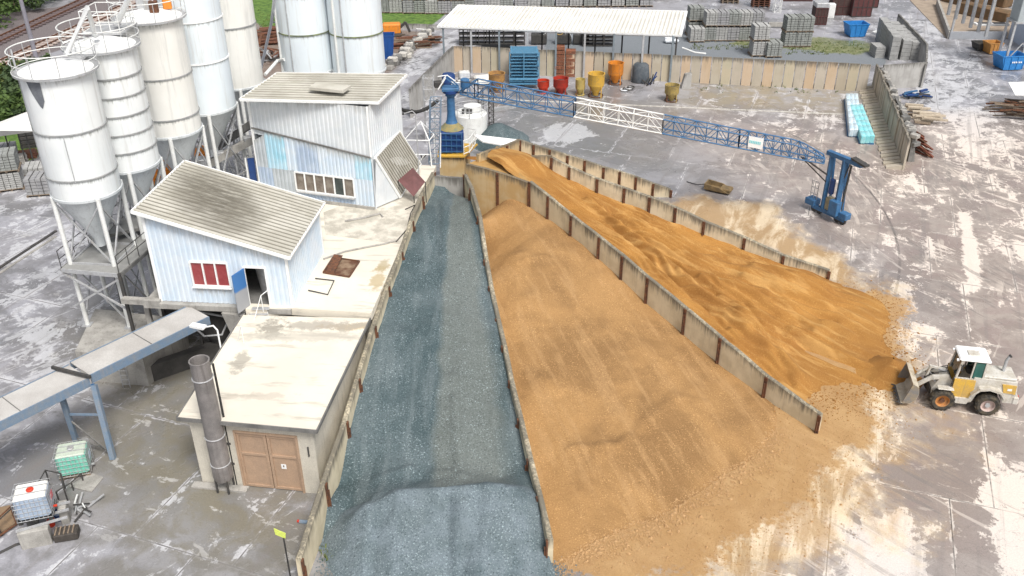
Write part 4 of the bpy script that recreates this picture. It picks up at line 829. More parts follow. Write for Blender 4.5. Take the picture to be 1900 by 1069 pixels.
# ---- chimney with struts
cb, ct = G(420, 908, 0), 0; cz = HG(cb, 668)
CH = thing('flue_pipe', 'thick grey upright flue pipe in front of the cream building', 'chimney', cb)
M().lathe([(.42, .75), (.46, .9), (.46, 1.6), (.43, 1.7), (.42, cz - .1), (.45, cz), (.38, cz), (.37, cz - .5)], cb, 28, caps=False).build('pipe', mat('weathered flue', (.27, .25, .24), (.17, .16, .155), 1.5, .8, .6, .2, streak=(.10, .085, .075)), CH, smooth=True)
M().lathe([(.0, cz - .5), (.38, cz - .5)], cb, 20, caps=False).build('bore', black, CH)
for z in (1.7, cz - .9, 3.3): M().ring(cb + V(0, 0, z), .445, .03, 28).build('flange', steelg, CH, smooth=True)
for a in range(4): q = cb + V(.4 * math.cos(a * 1.57 + .6), .4 * math.sin(a * 1.57 + .6), 0); M().bar(q * 1, q + V(0, 0, 1.5), .08).build('foot', dark, CH)
DP = thing('drain_pipe', 'thin black rod clamped behind the grey flue pipe', 'pipe', cb + V(.45, .3, 0)); q = cb + V(.45, .3, 0); M().tube([q, q + V(0, 0, cz - .4)], .055, 8).build('rod', black, DP)
for z in (1.4, 2.6): M().box(q + V(0, 0, z), (.2, .16, .1)).build('clamp', dark, DP)
# ---- lamp by the bay
def lamp(base, h, arm, lab, headcol=whitec, hs=1.0, pm=whitec):
    L = thing('street_lamp', lab, 'lamp', base); b2 = Vector(base); t = b2 + V(0, 0, h); arm = Vector(arm)
    M().tube([b2, t, t + arm * .25 + V(0, 0, .22), t + arm], .045 * hs, 8).build('pole', pm, L, smooth=True)
    d = arm.normalized(); hp = t + arm; M().bar(hp - d * .05, hp + d * .75 * hs, .34 * hs, .13 * hs).build('lamp_head', headcol, L)
    M().bar(hp + d * .1 - V(0, 0, .09 * hs), hp + d * .65 * hs - V(0, 0, .09 * hs), .24 * hs, .05).build('lens', polyw, L)
lb = G(398, 690, GH); lb = V(-15.05, 38.6, 0); lz = HG(lb, 612); lamp(lb, lz, (-.75, .25, 0), 'white street lamp arching over the dark mixing bay')
# ================================================================ SILOS
m, nt, b = nodes('silo shell'); n = N(nt); wv = n.world()
cc = n.mix(n.ramp(n.noise(wv, .35, 4, .6), .4, .65), (.80, .82, .81), (.73, .76, .76))
cc = n.mix(n.ramp(n.noise(n.world((1.6, 1.6, .1)), 1.7, 5, .7), .50, .70, 0, .6), cc, (.55, .55, .52))
dr = n.math('ADD', n.math('MULTIPLY', n.noise(n.world((3, 3, .25)), 2.0, 5, .8), 1.3), n.math('MULTIPLY', n.attr('dep'), -1.1))
cc = n.mix(n.ramp(dr, .38, .75, 0, .8), cc, (.30, .31, .28)); tint = n.new('ShaderNodeObjectInfo')
n.link(cc, b.inputs['Base Color']); b.inputs['Roughness'].default_value = .42; n.link(n.bump(n.noise(wv, .8, 3), .3, .06), b.inputs['Normal']); shellm = m
def shellvar(name, a, b_):
    m = shellm.copy(); m.name = name
    for l in list(m.node_tree.links):
        pass
    for nd in m.node_tree.nodes:
        if nd.type == 'MIX' and abs(nd.inputs[6].default_value[0] - .80) < .01 and not nd.inputs[6].is_linked: nd.inputs[6].default_value = (*a, 1); nd.inputs[7].default_value = (*b_, 1)
    return m
shell_cream = shellvar('silo shell cream', (.80, .79, .745), (.76, .75, .70)); shell_blue = shellvar('silo shell blue', (.74, .80, .83), (.70, .76, .80))
conem = mat('silo cone grey', (.58, .61, .62), (.50, .53, .54), .8, .6, .5, streak=(.28, .28, .27), streak_amt=.4)
bandm = mat('silo seam', (.24, .25, .25), (.36, .36, .35), 3, .8, .7)
mossm = mat('mossy seam', (.12, .14, .10), (.25, .29, .12), 3, .8, .9)
def silo(px, py, R_, z, top, bands, label, shell, base=0.0, cone=3.2, seam=bandm, dome=.35, rail=True, legs=4, rot=.35, vseam=None, brace=True, platform=False):
    c0 = G(px, py, z); cb_ = XY(c0, 0); S = thing('cement_silo', label, 'silo', XY(c0, base), group='white cement silos')
    edges = [z] + sorted(bands) + [top]
    for i in range(len(edges) - 1):
        z0, z1 = edges[i], edges[i + 1]; K = 6; mm = M(); dp = []; nn = 56
        mm.lathe([(R_ + (.012 if i % 2 else 0), lerp(z0, z1, k / K)) for k in range(K + 1)], cb_, nn, caps=False)
        dp = [z1 - v.z for v in mm.v]; mm.build('shell', shell, S, smooth=True, attr=dict(dep=dp))
    for zb_ in edges[1:-1]: M().lathe([(R_ + .02, zb_ - .05), (R_ + .06, zb_ - .035), (R_ + .06, zb_ + .035), (R_ + .02, zb_ + .05)], cb_, 56, caps=False).build('seam', seam, S, smooth=True)
    M().lathe([(R_ + .02, z - .1), (R_ + .07, z - .08), (R_ + .07, z + .05), (R_ + .02, z + .08)], cb_, 56, caps=False).build('rim', conem, S, smooth=True)
    M().lathe([(R_, z), (R_ * .98, z - .1), (.30, z - cone), (.28, z - cone - .5)], cb_, 48).build('cone', conem, S, smooth=True, sharp=25)
    M().lathe([(R_ + .04, top - .04), (R_ + .05, top + .03), (R_ * .9, top + .12), (R_ * .45, top + dome), (.25, top + dome + .05)], cb_, 48).build('cap', whitec, S, smooth=True)
    for k in range(legs):
        a = rot + k * math.pi / 2; q = V(math.cos(a), math.sin(a), 0); p = cb_ + q * (R_ + .02)
        M().tube([XY(p, base), XY(p, z + .02)], .13, 10).build('leg', white, S, smooth=True); M().box(XY(p, base + .03), (.5, .5, .06)).build('foot_plate', steelg, S)
        if brace:
            a2 = a + math.pi / 2; p2 = cb_ + V(math.cos(a2), math.sin(a2), 0) * (R_ + .02); z0 = z - .3; z1 = base + .4; zm = (z0 + z1) / 2
            M().bar(XY(p, z0), XY(p2, zm), .08).build('brace', steelg, S); M().bar(XY(p2, z0), XY(p, zm), .08).build('brace', steelg, S); M().bar(XY(p, zm), XY(p2, zm), .1).build('brace', steelg, S)
            M().bar(XY(p, zm), XY(p2, z1), .08).build('brace', steelg, S)
    if vseam is not None:
        for a, z0, z1, r_ in vseam: q = cb_ + V(math.cos(a), math.sin(a), 0) * (R_ + .07); M().tube([XY(q, z0), XY(q, z1)], r_, 8).build('filling_pipe', white if r_ > .05 else steelg, S, smooth=True)
    if rail:
        rr = R_ + .28
        M().lathe([(R_ - .05, top - .02), (rr, top - .02), (rr, top + .04), (R_ - .05, top + .04)], cb_, 40, caps=False).build('walkway', steelg, S)
        for zz in (.12, .62, 1.15): M().ring(cb_ + V(0, 0, top + zz), rr, .03 if zz > 1 else .022, 44).build('guard_rail', white, S, smooth=True)
        for k in range(10): a = k * math.pi / 5 + .2; q = cb_ + V(math.cos(a), math.sin(a), 0) * rr; M().tube([XY(q, top), XY(q, top + 1.15)], .022, 5).build('rail_post', steelg, S)
    return S, c0
S1, q1 = silo(161, 350, 1.76, 9.9, 16.45, [11.05, 13.55], 'front white silo nearest the camera with a round railing on top', shellm, base=PLH, cone=2.9, vseam=[(-2.9, 3.0, 17.6, .05), (-1.35, 11.0, 13.5, .02)], rot=-2.45)
S2, q2 = silo(238, 300, 1.72, 10.0, 16.7, [11.1, 12.15, 13.2, 14.25, 15.3], 'second silo from the left, banded with many close seams', shellm, cone=2.8, rot=-1.2)
S3, q3 = silo(318, 238, 1.83, 10.0, 16.9, [11.1, 13.6], 'third silo from the left, cream white with a rusty cluttered top', shell_cream, cone=3.0, rot=-1.3)
S4, q4 = silo(382, 196, 1.95, 10.0, 20.5, [13.3, 15.9], 'tall pale blue white silo behind the cream one', shell_blue, cone=3.0, rot=-1.2, rail=False, seam=whitec)
S5, q5 = silo(440, 152, 1.86, 10.0, 20.5, [14.2], 'yellowed silo at the back end of the left row, above the tall shed roof', shell_cream, cone=3.0, rot=-1.2, rail=False)
S7, q7 = silo(573, 126, 1.86, 10.2, 20.5, [13.05, 15.7], 'left silo of the pair behind the tall shed, with a mossy seam', shell_blue, seam=mossm, rail=False, rot=-2.2, vseam=[(-1.95, 10.3, 20.4, .04), (-2.7, 5, 20, .09)])
S8, q8 = silo(667, 127, 1.92, 10.2, 20.5, [13.0, 15.8], 'right silo of the pair behind the tall shed, with a bright filling pipe', shell_blue, seam=mossm, rail=False, rot=-.9, vseam=[(-1.9, 10.3, 20.4, .05), (-2.25, 6, 20.4, .09)])
sa0, sa1 = R(-117), R(-92); pm_ = M(); cc1 = XY(q1, 0)
for k in range(9): a = lerp(sa0, sa1, k / 8); zb2 = 16.3 - 1.35 * (1 - abs(k / 8 - .72) / .72) ** .8 if k / 8 < 1.44 * .99 else 16.3; pm_.v += [cc1 + V(math.cos(a) * 1.783, math.sin(a) * 1.783, 16.32), cc1 + V(math.cos(a) * 1.783, math.sin(a) * 1.783, min(16.3, zb2))]
pm_.f = [(2 * k, 2 * k + 1, 2 * k + 3, 2 * k + 2) for k in range(8)]; pm_.build('grey_patch', mat('dark grey patch', (.13, .14, .16), (.20, .21, .22), 3), S1, smooth=True)  # dark grey curved patch laid over the upper shell
# white inverted V filling pipes and gear over the silo tops
def vpipe(pts, zs, r, lab):
    q = [G(a, b2, z) for (a, b2), z in zip(pts, zs)]; t = thing('filling_pipe', lab, 'pipe', q[0]); M().tube(q, r, 10).build('pipe', whitec, t, smooth=True)
    for p in (q[0], q[-1]): M().ring(p, r + .04, .04, 14).build('flange', steelg, t)
y1 = q1
vpipe([(125, 98), (162, 14), (177, 66)], (17.2, 19.6, 17.4), .13, 'white inverted V pipe linking the tops of the two front silos')
vpipe([(217, 45), (246, -20), (270, -40)], (17.4, 19.6, 19.8), .15, 'thick white slanting pipe above the second silo')
# caged platform on S2 / S3
CG = thing('access_platform', 'white railed access platform between the tops of the second and third silos', 'platform', XY(q2, 16.8))
cps = [G(183, 18, 19.0), G(190, 52, 17.9), G(222, 46, 17.9), G(213, 6, 19.0)]
gx = q2 + V(-.2, 1.6, 7.2)
for zz in (0, .55, 1.1):
    M().tube([gx + V(-1, -.8, zz), gx + V(1.0, -.8, zz), gx + V(1.0, 1.4, zz), gx + V(-1, 1.4, zz), gx + V(-1, -.8, zz)], .028, 5).build('guard_rail', white, CG)
for a, b2 in ((-1, -.8), (-.5, -.8), (0, -.8), (.5, -.8), (1, -.8), (1, .3), (1, 1.4), (-1, 1.4), (-1, .3)): M().tube([gx + V(a, b2, 0), gx + V(a, b2, 1.1)], .024, 5).build('rail_post', white, CG)
M().box(gx + V(0, .3, -.06), (2.2, 2.4, .08)).build('grating', steelg, CG)
for a, b2 in ((-1, -.8), (1, -.8), (1, 1.4), (-1, 1.4)): M().bar(gx + V(a, b2, -.8), gx + V(a, b2, 0), .07).build('support', steelg, CG)
for dx_, dy_, col in ((-.7, .9, steelg), (.5, -.3, rust), (.9, .8, orange), (0, .2, steelg)):
    p = XY(q3, 17.2) + V(dx_, dy_, 0); FB = thing('silo_filter', ('grey', 'rust brown', 'orange', 'dull grey')[[(-.7), .5, .9, 0].index(dx_)] + ' dust filter box on the cluttered top of the third silo', 'filter', p)
    M().box(p + V(0, 0, .35), (.5, .5, .7), .3, .04).build('housing', col, FB); M().tube([p + V(0, 0, .7), p + V(.1, 0, 1.0), p + V(.5, .1, 1.05)], .06, 8).build('outlet', steelg, FB)
# walkway between S1 and S2
q = XY(q1, 16.6).lerp(XY(q2, 16.7), .5); WK = thing('silo_walkway', 'short grey bridge joining the tops of the two front silos', 'walkway', q)
M().bar(XY(q1, 16.55) + V(.3, 1.3, 0), XY(q2, 16.75) + V(-.2, -1.2, 0), .8, .12).build('deck', steelg, WK)
for s2 in (-.4, .4): M().bar(XY(q1, 17.4) + V(.3 + s2, 1.5, 0), XY(q2, 17.5) + V(-.2 + s2, -1.4, 0), .05).build('handrail', white, WK)
# service platforms right of S1's legs
SP = thing('service_platform', 'grey steel service platform around the legs of the front silo', 'platform', G(200, 490, 5.9))
PZ = 5.9
pl = [G(a, b2, PZ) for a, b2 in ((114, 497), (221, 507), (276, 460), (262, 418), (190, 434))]
M().slab(pl, PZ - .06, PZ).build('deck', conc_d if False else mat('platform plate', (.30, .30, .29), (.22, .22, .21), 1.5, .7, .8), SP)
for i in range(len(pl)): M().bar(pl[i] - V(0, 0, .12), pl[(i + 1) % len(pl)] - V(0, 0, .12), .16, .22).build('edge_beam', steelg if i == 0 else conc_d, SP)
for i in (1, 3, 4):
    a, b2 = pl[i], pl[(i + 1) % 5]; 
    for h_ in (.55, 1.05): M().tube([a + V(0, 0, h_), b2 + V(0, 0, h_)], .025, 5).build('guard_rail', steelg if i == 3 else dark, SP)
    for k in range(4): q = a.lerp(b2, k / 3); M().tube([q, q + V(0, 0, 1.05)], .025, 5).build('rail_post', dark, SP)
for a, b2 in ((1, 0), (2, 0), (3, 0)): M().bar(XY(pl[a], 0), pl[a], .16).build('column', dark, SP)
M().bar(XY(pl[1], PZ - .3), XY(pl[0], 3.4), .1).build('brace', steelg, SP); M().bar(XY(pl[0], PZ - .3), XY(pl[1], 3.6), .1).build('brace', steelg, SP)
pl2 = [G(a, b2, 6.5) for a, b2 in ((195, 436), (264, 420), (258, 384), (243, 388))]
SP2 = thing('service_platform', 'smaller upper grey landing between the front silo and the pale blue shed', 'platform', pl2[0]); M().slab(pl2, 6.44, 6.5).build('deck', MT['platform plate'], SP2)
for i in range(4): M().bar(pl2[i] - V(0, 0, .1), pl2[(i + 1) % 4] - V(0, 0, .1), .12, .18).build('edge_beam', conc_d, SP2)
for k in range(4): q = pl2[3].lerp(pl2[0], k / 3); M().tube([q, q + V(0, 0, 1)], .025, 5).build('rail_post', dark, SP2)
M().tube([pl2[3] + V(0, 0, 1), pl2[0] + V(0, 0, 1)], .03, 5).build('guard_rail', dark, SP2)
for k in (0, 2): M().bar(XY(pl2[k], 0), pl2[k], .14).build('column', dark, SP2)
# orange machines under the silos
for i, (px, py, z, sx, lab) in enumerate(((310, 300, 4.6, 1.0, 'upper orange screw feeder drum behind the second silo leg'), (284, 330, 4.2, .85, 'lower orange screw feeder drum above the blue shed roof'), (374, 290, 4, .7, 'small orange feeder box under the third silo'))):
    p = G(px, py, z); t = thing('screw_feeder', lab, 'feeder', XY(p, 0)); M().lathe([(.35, -.9), (.5, -.8), (.5, .5), (.3, .8)], p, 16).build('drum', orange, t, smooth=True)
    for zz in (-.4, 0, .4): M().ring(p + V(0, 0, zz), .52, .04, 18).build('hoop', orange, t)
    M().bar(XY(p, 0), p - V(0, 0, .8), .2).build('stand', steelg, t); M().box(p + V(.4, -.3, .3), (.4, .35, .3), .4, .03).build('motor', orange, t)
for i, (px, py, z) in enumerate(((335, 290, 2), (410, 275, 2), (425, 240, 4), (445, 235, 4), (390, 300, 1.5))):
    p = G(px, py, z); t = thing('valve_stand', ('rusty pipe frame under the third silo', 'white pipe frame beside the fourth silo cone', 'white A-frame valve stand above the conveyor', 'grey valve stand nearest the tall shed corner', 'brown pipe frame below the pale conveyor')[i], 'valve stand', XY(p, 0)); mt_ = (rust, white, white, steelg, rust)[i]
    for a, b2 in ((-.5, -.3), (.5, -.3), (.5, .4), (-.5, .4)): M().tube([XY(p, 0) + V(a * 1.6, b2 * 1.6, 0), p + V(a * .5, b2 * .5, 1.0)], .06, 6).build('strut', mt_, t)
    for zz in (0, .7): M().tube([p + V(-.6, -.4, zz), p + V(.6, -.3, zz), p + V(.6, .5, zz), p + V(-.6, .4, zz), p + V(-.6, -.4, zz)], .05, 6).build('rail', mt_, t)
    M().box(p + V(0, 0, .9), (.5, .45, .4), .4, .05).build('valve_box', steelg, t)
# ================================================================ SCRAPER TOWER, BOOM, GANTRY
TB = V(-4.95, 66.6, 4.5)
TW = thing('scraper_tower', 'blue scraper crane tower with a dark cabin box and caged platform at its foot', 'crane tower', TB)
TT = 8.35
M().lathe([(.88, 1.0), (.82, 1.1), (.5, 1.45), (.36, 1.8), (.31, 2.3), (.30, TT - 4.75), (.40, TT - 4.7), (.40, TT - 4.5)], TB, 28).build('column', blue, TW, smooth=True)
M().lathe([(.5, TT - 4.5), (.58, TT - 4.45), (.58, TT - 4.25), (.42, TT - 4.18)], TB, 24).build('slewing_ring', blued, TW, smooth=True)
cabx = M().box(TB + V(0, -.1, .25), (1.75, 1.7, 1.6), .1, .05); cabo = cabx.build('cabin', blued, TW)
mm = M()
for i in range(5): x = -.8 + i * .4; mm.bar(TB + V(x, -1.05, -.55), TB + V(x, -1.05, 1.05), .05)
for k in range(4): mm.bar(TB + V(-.85, -1.06, -.45 + k * .48), TB + V(.85, -1.06, -.45 + k * .48), .05)
mm.build('window_grille', blue, cabo)
mm = M()
for zz in (0, .5, 1.05): mm.tube([TB + V(.95, -1.3, zz - .5), TB + V(1.35, -.9, zz - .5), TB + V(1.75, 1.0, zz - .5), TB + V(1.2, 1.4, zz - .5)], .035, 6)
for p in ((.95, -1.3), (1.35, -.9), (1.45, -.4), (1.55, 0), (1.65, .5), (1.75, 1.0)): mm.tube([TB + V(*p, -.6), TB + V(*p, .6)], .03, 6)
mm.build('cage_rail', white, TW)
M().slab([TB + V(-1.1, -1.35, 0), TB + V(1.0, -1.4, 0), TB + V(1.9, 1.2, 0), TB + V(-1.1, 1.5, 0)], 3.72, 3.84).build('platform', yellow, TW)
M().slab([TB + V(-.95, -1.2, 0), TB + V(.95, -1.2, 0), TB + V(1.3, 1.2, 0), TB + V(-1.0, 1.5, 0)], -.2, 3.72).build('pedestal', binsand, TW, attr=dict(dep=[3.7, 3.7, 3.7, 3.7, .2, .2, .2, .2]))
M().lathe([(.8, .0), (.92, .02), (.45, .5)], TB + V(0, 0, 1.05), 20).build('dusty_collar', mat('sandy dust', (.30, .24, .10), (.16, .18, .12), 3, .9, .95), TW, smooth=True)
# slewing head with winch and tie rods
HD = thing('slewing_head', 'blue slewing head with winches on top of the scraper tower', 'winch', TB + V(0, 0, TT - 4.5)); h0 = XY(TB, TT + .35)
M().box(h0, (1.3, 1.0, .25), .1, .04).build('turntable', blue, HD)
M().lathe([(.28, -.35), (.34, -.3), (.34, .3), (.28, .35)], h0 + V(1.1, .1, .35), 18).build('winch_drum', blue, HD, smooth=True)
M().box(h0 + V(-.9, .4, .2), (.7, .5, .45), .2, .04).build('motor', dark, HD)
for a in (-.3, .3): M().bar(h0 + V(-.9, a, 0), h0 + V(-.3, a, .9), .09).build('mast_strut', whitec, HD); M().bar(h0 + V(-.3, a, .9), h0 + V(.6, a, .1), .08).build('mast_strut', blue, HD)
M().tube([h0 + V(-.9, 0, .9), h0 + V(-.2, 0, 1.0), h0 + V(.6, 0, .4)], .04, 6).build('cable_arm', whitec, HD, smooth=True)
# boom
b0 = XY(TB, 8.35) + V(.8, -.05, 0); b1 = G(1528, 299, 5.0); bd = (b1 - b0); bL = bd.length; bdn = bd.normalized(); bs = V(-bdn.y, bdn.x, 0).normalized(); bu = V(0, 0, 1)
def tpx(px):
    lo, hi = 0.0, 1.0
    for _ in range(40):
        m_ = (lo + hi) / 2
        if PJ(b0 + bd * m_)[0] < px: lo = m_
        else: hi = m_
    return lo
BM = thing('scraper_boom', 'long lattice scraper boom, blue with a white middle section, spanning the yard', 'boom', b0)
tA, tB_, tC, tD, tE = tpx(884), tpx(1066), tpx(1229), tpx(1370), tpx(1480)
def prof(t):             # half width, height
    if t < tA: k = t / tA; return lerp(.25, .55, k), lerp(.25, 1.15, k)
    if t < tE: return .55, lerp(1.15, 1.0, (t - tA) / (tE - tA))
    k = (t - tE) / (1 - tE); return lerp(.55, .45, k), lerp(1.0, .35, k)
def bp(t, sx, up): hw, hh = prof(t); return b0 + bd * t + bs * hw * sx + bu * hh * up
for t0, t1, nb, mt_, nm in ((0, tA, 2, blue, 'root_section'), (tA, tB_, 7, blue, 'inner_section'), (tB_, tC, 6, white, 'middle_section'), (tC, tD, 7, bluel if False else blue, 'outer_section'), (tD, 1, 10, blue, 'end_section')):
    mm = M(); r = .055
    for sx in (-1, 1):
        for up in (0, 1):
            K = 8 if nm == 'end_section' else 2
            mm.tube([bp(lerp(t0, t1, k / K), sx, up) for k in range(K + 1)], r, 6)
    for i in range(nb + 1):
        t = lerp(t0, t1, i / nb); f = .045 if 0 < i < nb else .06
        for s0, u0, s1, u1 in ((-1, 0, -1, 1), (1, 0, 1, 1), (-1, 0, 1, 0), (-1, 1, 1, 1)): mm.tube([bp(t, s0, u0), bp(t, s1, u1)], f * .7, 5)
        if i < nb:
            t2 = lerp(t0, t1, (i + 1) / nb); z = i % 2
            for sx in (-1, 1): mm.tube([bp(t, sx, z), bp(t2, sx, 1 - z)], .03, 5)
            mm.tube([bp(t, -1 + 2 * z, 0), bp(t2, 1 - 2 * z, 0)], .026, 5); mm.tube([bp(t, -1 + 2 * z, 1), bp(t2, 1 - 2 * z, 1)], .026, 5)
    if nm == 'inner_section': mm.plate(bp(t0, -.9, 0) , bp(t1, -.9, 0), bp(t1, .9, 0), bp(t0, .9, 0), .02) if False else None
    mm.build(nm, mt_, BM)
q = [bp(tpx(1386), -1.15, .25), bp(tpx(1413), -1.15, .25), bp(tpx(1413), -1.15, 1.05), bp(tpx(1386), -1.15, 1.05)]
sg = M().plate(*q, .03).build('sign_plate', whitec, BM)
nn_ = (q[1] - q[0]).cross(q[3] - q[0]).normalized() * .012
mm = M(); rw_ = 0
for k in range(7): a = q[0].lerp(q[1], .1 + k * .115); b2 = q[3].lerp(q[2], .1 + k * .115); o_ = nn_ if nn_.y < 0 else -nn_; mm.bar(a.lerp(b2, .38) + o_, a.lerp(b2, .64) + o_, .09, .006, up=o_)
mm.build('sign_lettering', cyan, sg)
for a_, b_ in (((0, 1.5), (tA, 1)), ):
    for sx in (-1, 1): M().tube([b0 + bs * .3 * sx + V(-.3, 0, 1.0), bp(tA, sx, 1)], .03, 5).build('stay_rod', dark, BM)
# gantry
g1, g2 = G(1510, 391, 0), G(1562, 416, 0); gdn = (g2 - g1).normalized(); gn = V(-gdn.y, gdn.x, 0)
GT = thing('boom_gantry', 'blue wheeled portal carrying the outer end of the scraper boom', 'gantry', g1.lerp(g2, .5))
e1_, e2_ = g1 - gdn * .2, g2 + gdn * .2
M().bar(e1_ + V(0, 0, .42), e2_ + V(0, 0, .42), .3, .3).build('bogie_beam', blue, GT)
u1, u2 = g1 + gdn * .75, g2 - gdn * .75
topz = 4.95
for u, w_ in ((u1, .28), (u2, .34)):
    M().bar(u + V(0, 0, .5), XY(u, topz), w_, w_).build('leg', blue, GT); M().bar(u + gn * .75 + V(0, 0, .5), XY(u + gn * .25, topz), .16).build('rear_leg', blue, GT)
M().bar(XY(u1 - gdn * .4, topz), XY(u2 + gdn * 1.5, topz), .4, .3).build('cross_beam', blue, GT)
M().bar(XY(u2 + gdn * .6, topz + .3), XY(u2 + gdn * 1.9, topz + .1), .5, .14).build('cable_tray', dark, GT)
M().bar(XY(u1, 2.2), XY(u2, 2.2), .1).build('brace', blue, GT) if False else None
M().tube([XY(u2, topz) + gdn * .5, u1 + gdn * .8 + V(0, 0, .9)], .045, 6).build('tie_rod', dark, GT)
M().bar(XY(u2 + gn * .1 + gdn * .5, 4.6), u2 + gdn * .25 + gn * .2 + V(0, 0, 1.0), .12).build('cable_duct', dark, GT)
M().box(u1.lerp(u2, .45) + V(0, 0, 1.0) + gn * .2, (.8, .5, 1.1), math.atan2(gdn.y, gdn.x), .03).build('counterweight', mat('sandy concrete', (.36, .31, .20), (.22, .19, .13), 3, .8, .9), GT)
M().box(u2 + V(0, 0, 1.2) + gdn * .1 - gn * .35, (.8, .5, 1.1), math.atan2(gdn.y, gdn.x), .03).build('control_cabinet', blue, GT)
M().box(g2 + V(0, 0, .75) + gdn * .1, (.7, .6, .5), math.atan2(gdn.y, gdn.x), .04).build('drive_motor', blue, GT)
M().box(u1.lerp(u2, .4) + V(0, 0, 2.5), (.35, .3, 1.2), math.atan2(gdn.y, gdn.x), .04).build('winch_box', blued, GT)
for q in (g1, g1 + gdn * .5, g2 - gdn * .5, g2): M().lathe([(.26, -.09), (.3, -.07), (.3, .07), (.26, .09)], (0, 0, 0), 18).build('wheel', dark, GT, T=Matrix.Translation(q + V(0, 0, .3)) @ Matrix.Rotation(math.atan2(gdn.y, gdn.x), 4, 'Z') @ Matrix.Rotation(R(90), 4, 'X'))
bk = g1 - gdn * .35 + gn * .1
M().box(bk + V(0, 0, .7), (.9, .8, .5), math.atan2(gdn.y, gdn.x), .04).build('step_box', blue, GT)
mm = M()
for a in (-.4, 0, .4): mm.tube([bk + gdn * a * .8 + V(0, 0, .9), bk + gdn * a * .8 + V(0, 0, 2.3)], .03, 5)
for zz in (1.3, 1.8, 2.3): mm.tube([bk - gdn * .35 + V(0, 0, zz), bk + gdn * .35 + V(0, 0, zz)], .03, 5)
mm.build('access_rail', steelg, GT)
M().tube([bp(tpx(1490), 0, 0), XY(u1, 3.2)], .07, 6).build('diagonal_stay', dark, GT); M().tube([bp(tpx(1487), 0, 0), XY(u1, 2.6)], .05, 6).build('diagonal_stay', dark, GT)
# scraper bucket lying on the yard
q = G(1332, 354, 0); SB = thing('scraper_bucket', 'dirty yellow brown scraper bucket lying alone on the wet yard', 'bucket', q); aB = math.atan2(-1.2, 1.6)
Tm = Matrix.Translation(q) @ Matrix.Rotation(-.5, 4, 'Z'); br_m = mat('sandy brown iron', (.22, .15, .07), (.12, .09, .05), 3, .8, .9)
M(Tm).hexa([V(-.9, -.45, .1), V(.8, -.5, .1), V(.8, .5, .1), V(-.9, .45, .1)], [V(-1.05, -.55, .2), V(1.1, -.6, .2), V(1.1, .6, .2), V(-1.05, .55, .2)]).build('base', br_m, SB)
for s2 in (-1, 1): M(Tm).hexa([V(-1.05, .5 * s2 - .05, .2), V(.9, .52 * s2 - .05, .2), V(.9, .52 * s2 + .05, .2), V(-1.05, .5 * s2 + .05, .2)], [V(-.9, .5 * s2 - .05, .62), V(.2, .52 * s2 - .05, .5), V(.2, .52 * s2 + .05, .5), V(-.9, .5 * s2 + .05, .62)]).build('side_plate', br_m, SB)
M(Tm).box((-.98, 0, .42), (.08, 1.05, .45)).build('back_plate', br_m, SB); M(Tm).box((.65, 0, .32), (.9, .9, .25), 0, .05).build('cutting_edge', br_m, SB)
M(Tm).tube([V(-1.0, 0, .4), V(-1.8, .2, .1), V(-2.8, .5, .04)], .04, 5).build('tow_cable', dark, SB)
# ---- tower surroundings
lamp(G(778, 330, DK) * 1, 4.7, (-.85, .1, 0), 'grey yard lamp with a black head between the tall shed and the tower', dark, .8, steelg)
TC = thing('cable_conduit', 'thick twisted black cable bundle hanging between the tall shed and the tower', 'cable', G(745, 200, 8))
pa, pb_ = G(742, 202, 8.8), G(812, 186, 8.2); pts = [pa.lerp(pb_, k / 10) + V(0, 0, -.5 * math.sin(math.pi * k / 10)) for k in range(11)]
M().tube(pts, .13, 8).build('cable', black, TC, smooth=True); M().tube([p + V(0, .12 * math.sin(i * 2.2), .14 * math.cos(i * 2.2)) for i, p in enumerate(pts)], .07, 6).build('cable', dark, TC, smooth=True)
def lattice(name, base, h, w_, mt_, lab, cat, lean=(0, 0)):
    t = thing(name, lab, cat, base); mm = M(); n_ = max(2, int(h / w_)); L = lambda a, b2, z: Vector(base) + V(a * w_ / 2 + lean[0] * z / h, b2 * w_ / 2 + lean[1] * z / h, z)
    cs = ((-1, -1), (1, -1), (1, 1), (-1, 1))
    for a, b2 in cs: mm.tube([L(a, b2, 0), L(a, b2, h)], .045, 6)
    for i in range(n_ + 1):
        z = h * i / n_
        for k in range(4):
            mm.tube([L(*cs[k], z), L(*cs[(k + 1) % 4], z)], .03, 5)
            if i < n_: mm.tube([L(*cs[k], z), L(*cs[(k + 1) % 4], h * (i + 1) / n_)], .022, 5)
    mm.build('lattice', mt_, t); return t
lattice('lattice_mast', G(806, 300, 4.5), 4.8, .75, MT['light blue steel'], 'pale blue lattice mast immediately left of the blue tower', 'mast', (.3, 0))
lattice('lattice_mast', G(800, 262, 0) , 6, .9, steelg, 'grey lattice mast behind the blue tower', 'mast')
for i, (px, py) in enumerate(((893, 248), (912, 247))): lattice('lattice_mast', G(px, py, 0), 4.4, .45, dark, ('left', 'right')[i] + ' one of two slim dark lattice posts beside the white tank', 'mast')
WT = thing('round_tank', 'round white tank with a railed top behind the blue tower', 'tank', G(874, 262, 0)); wt = G(874, 258, 0)
M().lathe([(1.5, 0), (1.5, 2.5), (1.4, 2.6), (.8, 2.75)], wt, 32).build('body', white, WT, smooth=True); M().lathe([(.7, 2.7), (.8, 2.75), (.8, 3.2), (.3, 3.35)], wt + V(.2, 0, 0), 24).build('lid', white, WT, smooth=True)
for zz in (3.1, 3.5): M().ring(wt + V(0, 0, zz), 1.55, .03, 30).build('guard_rail', steelg, WT)
for k in range(8): a = k * .785; M().tube([wt + V(1.55 * math.cos(a), 1.55 * math.sin(a), 2.5), wt + V(1.55 * math.cos(a), 1.55 * math.sin(a), 3.5)], .025, 5).build('rail_post', steelg, WT)
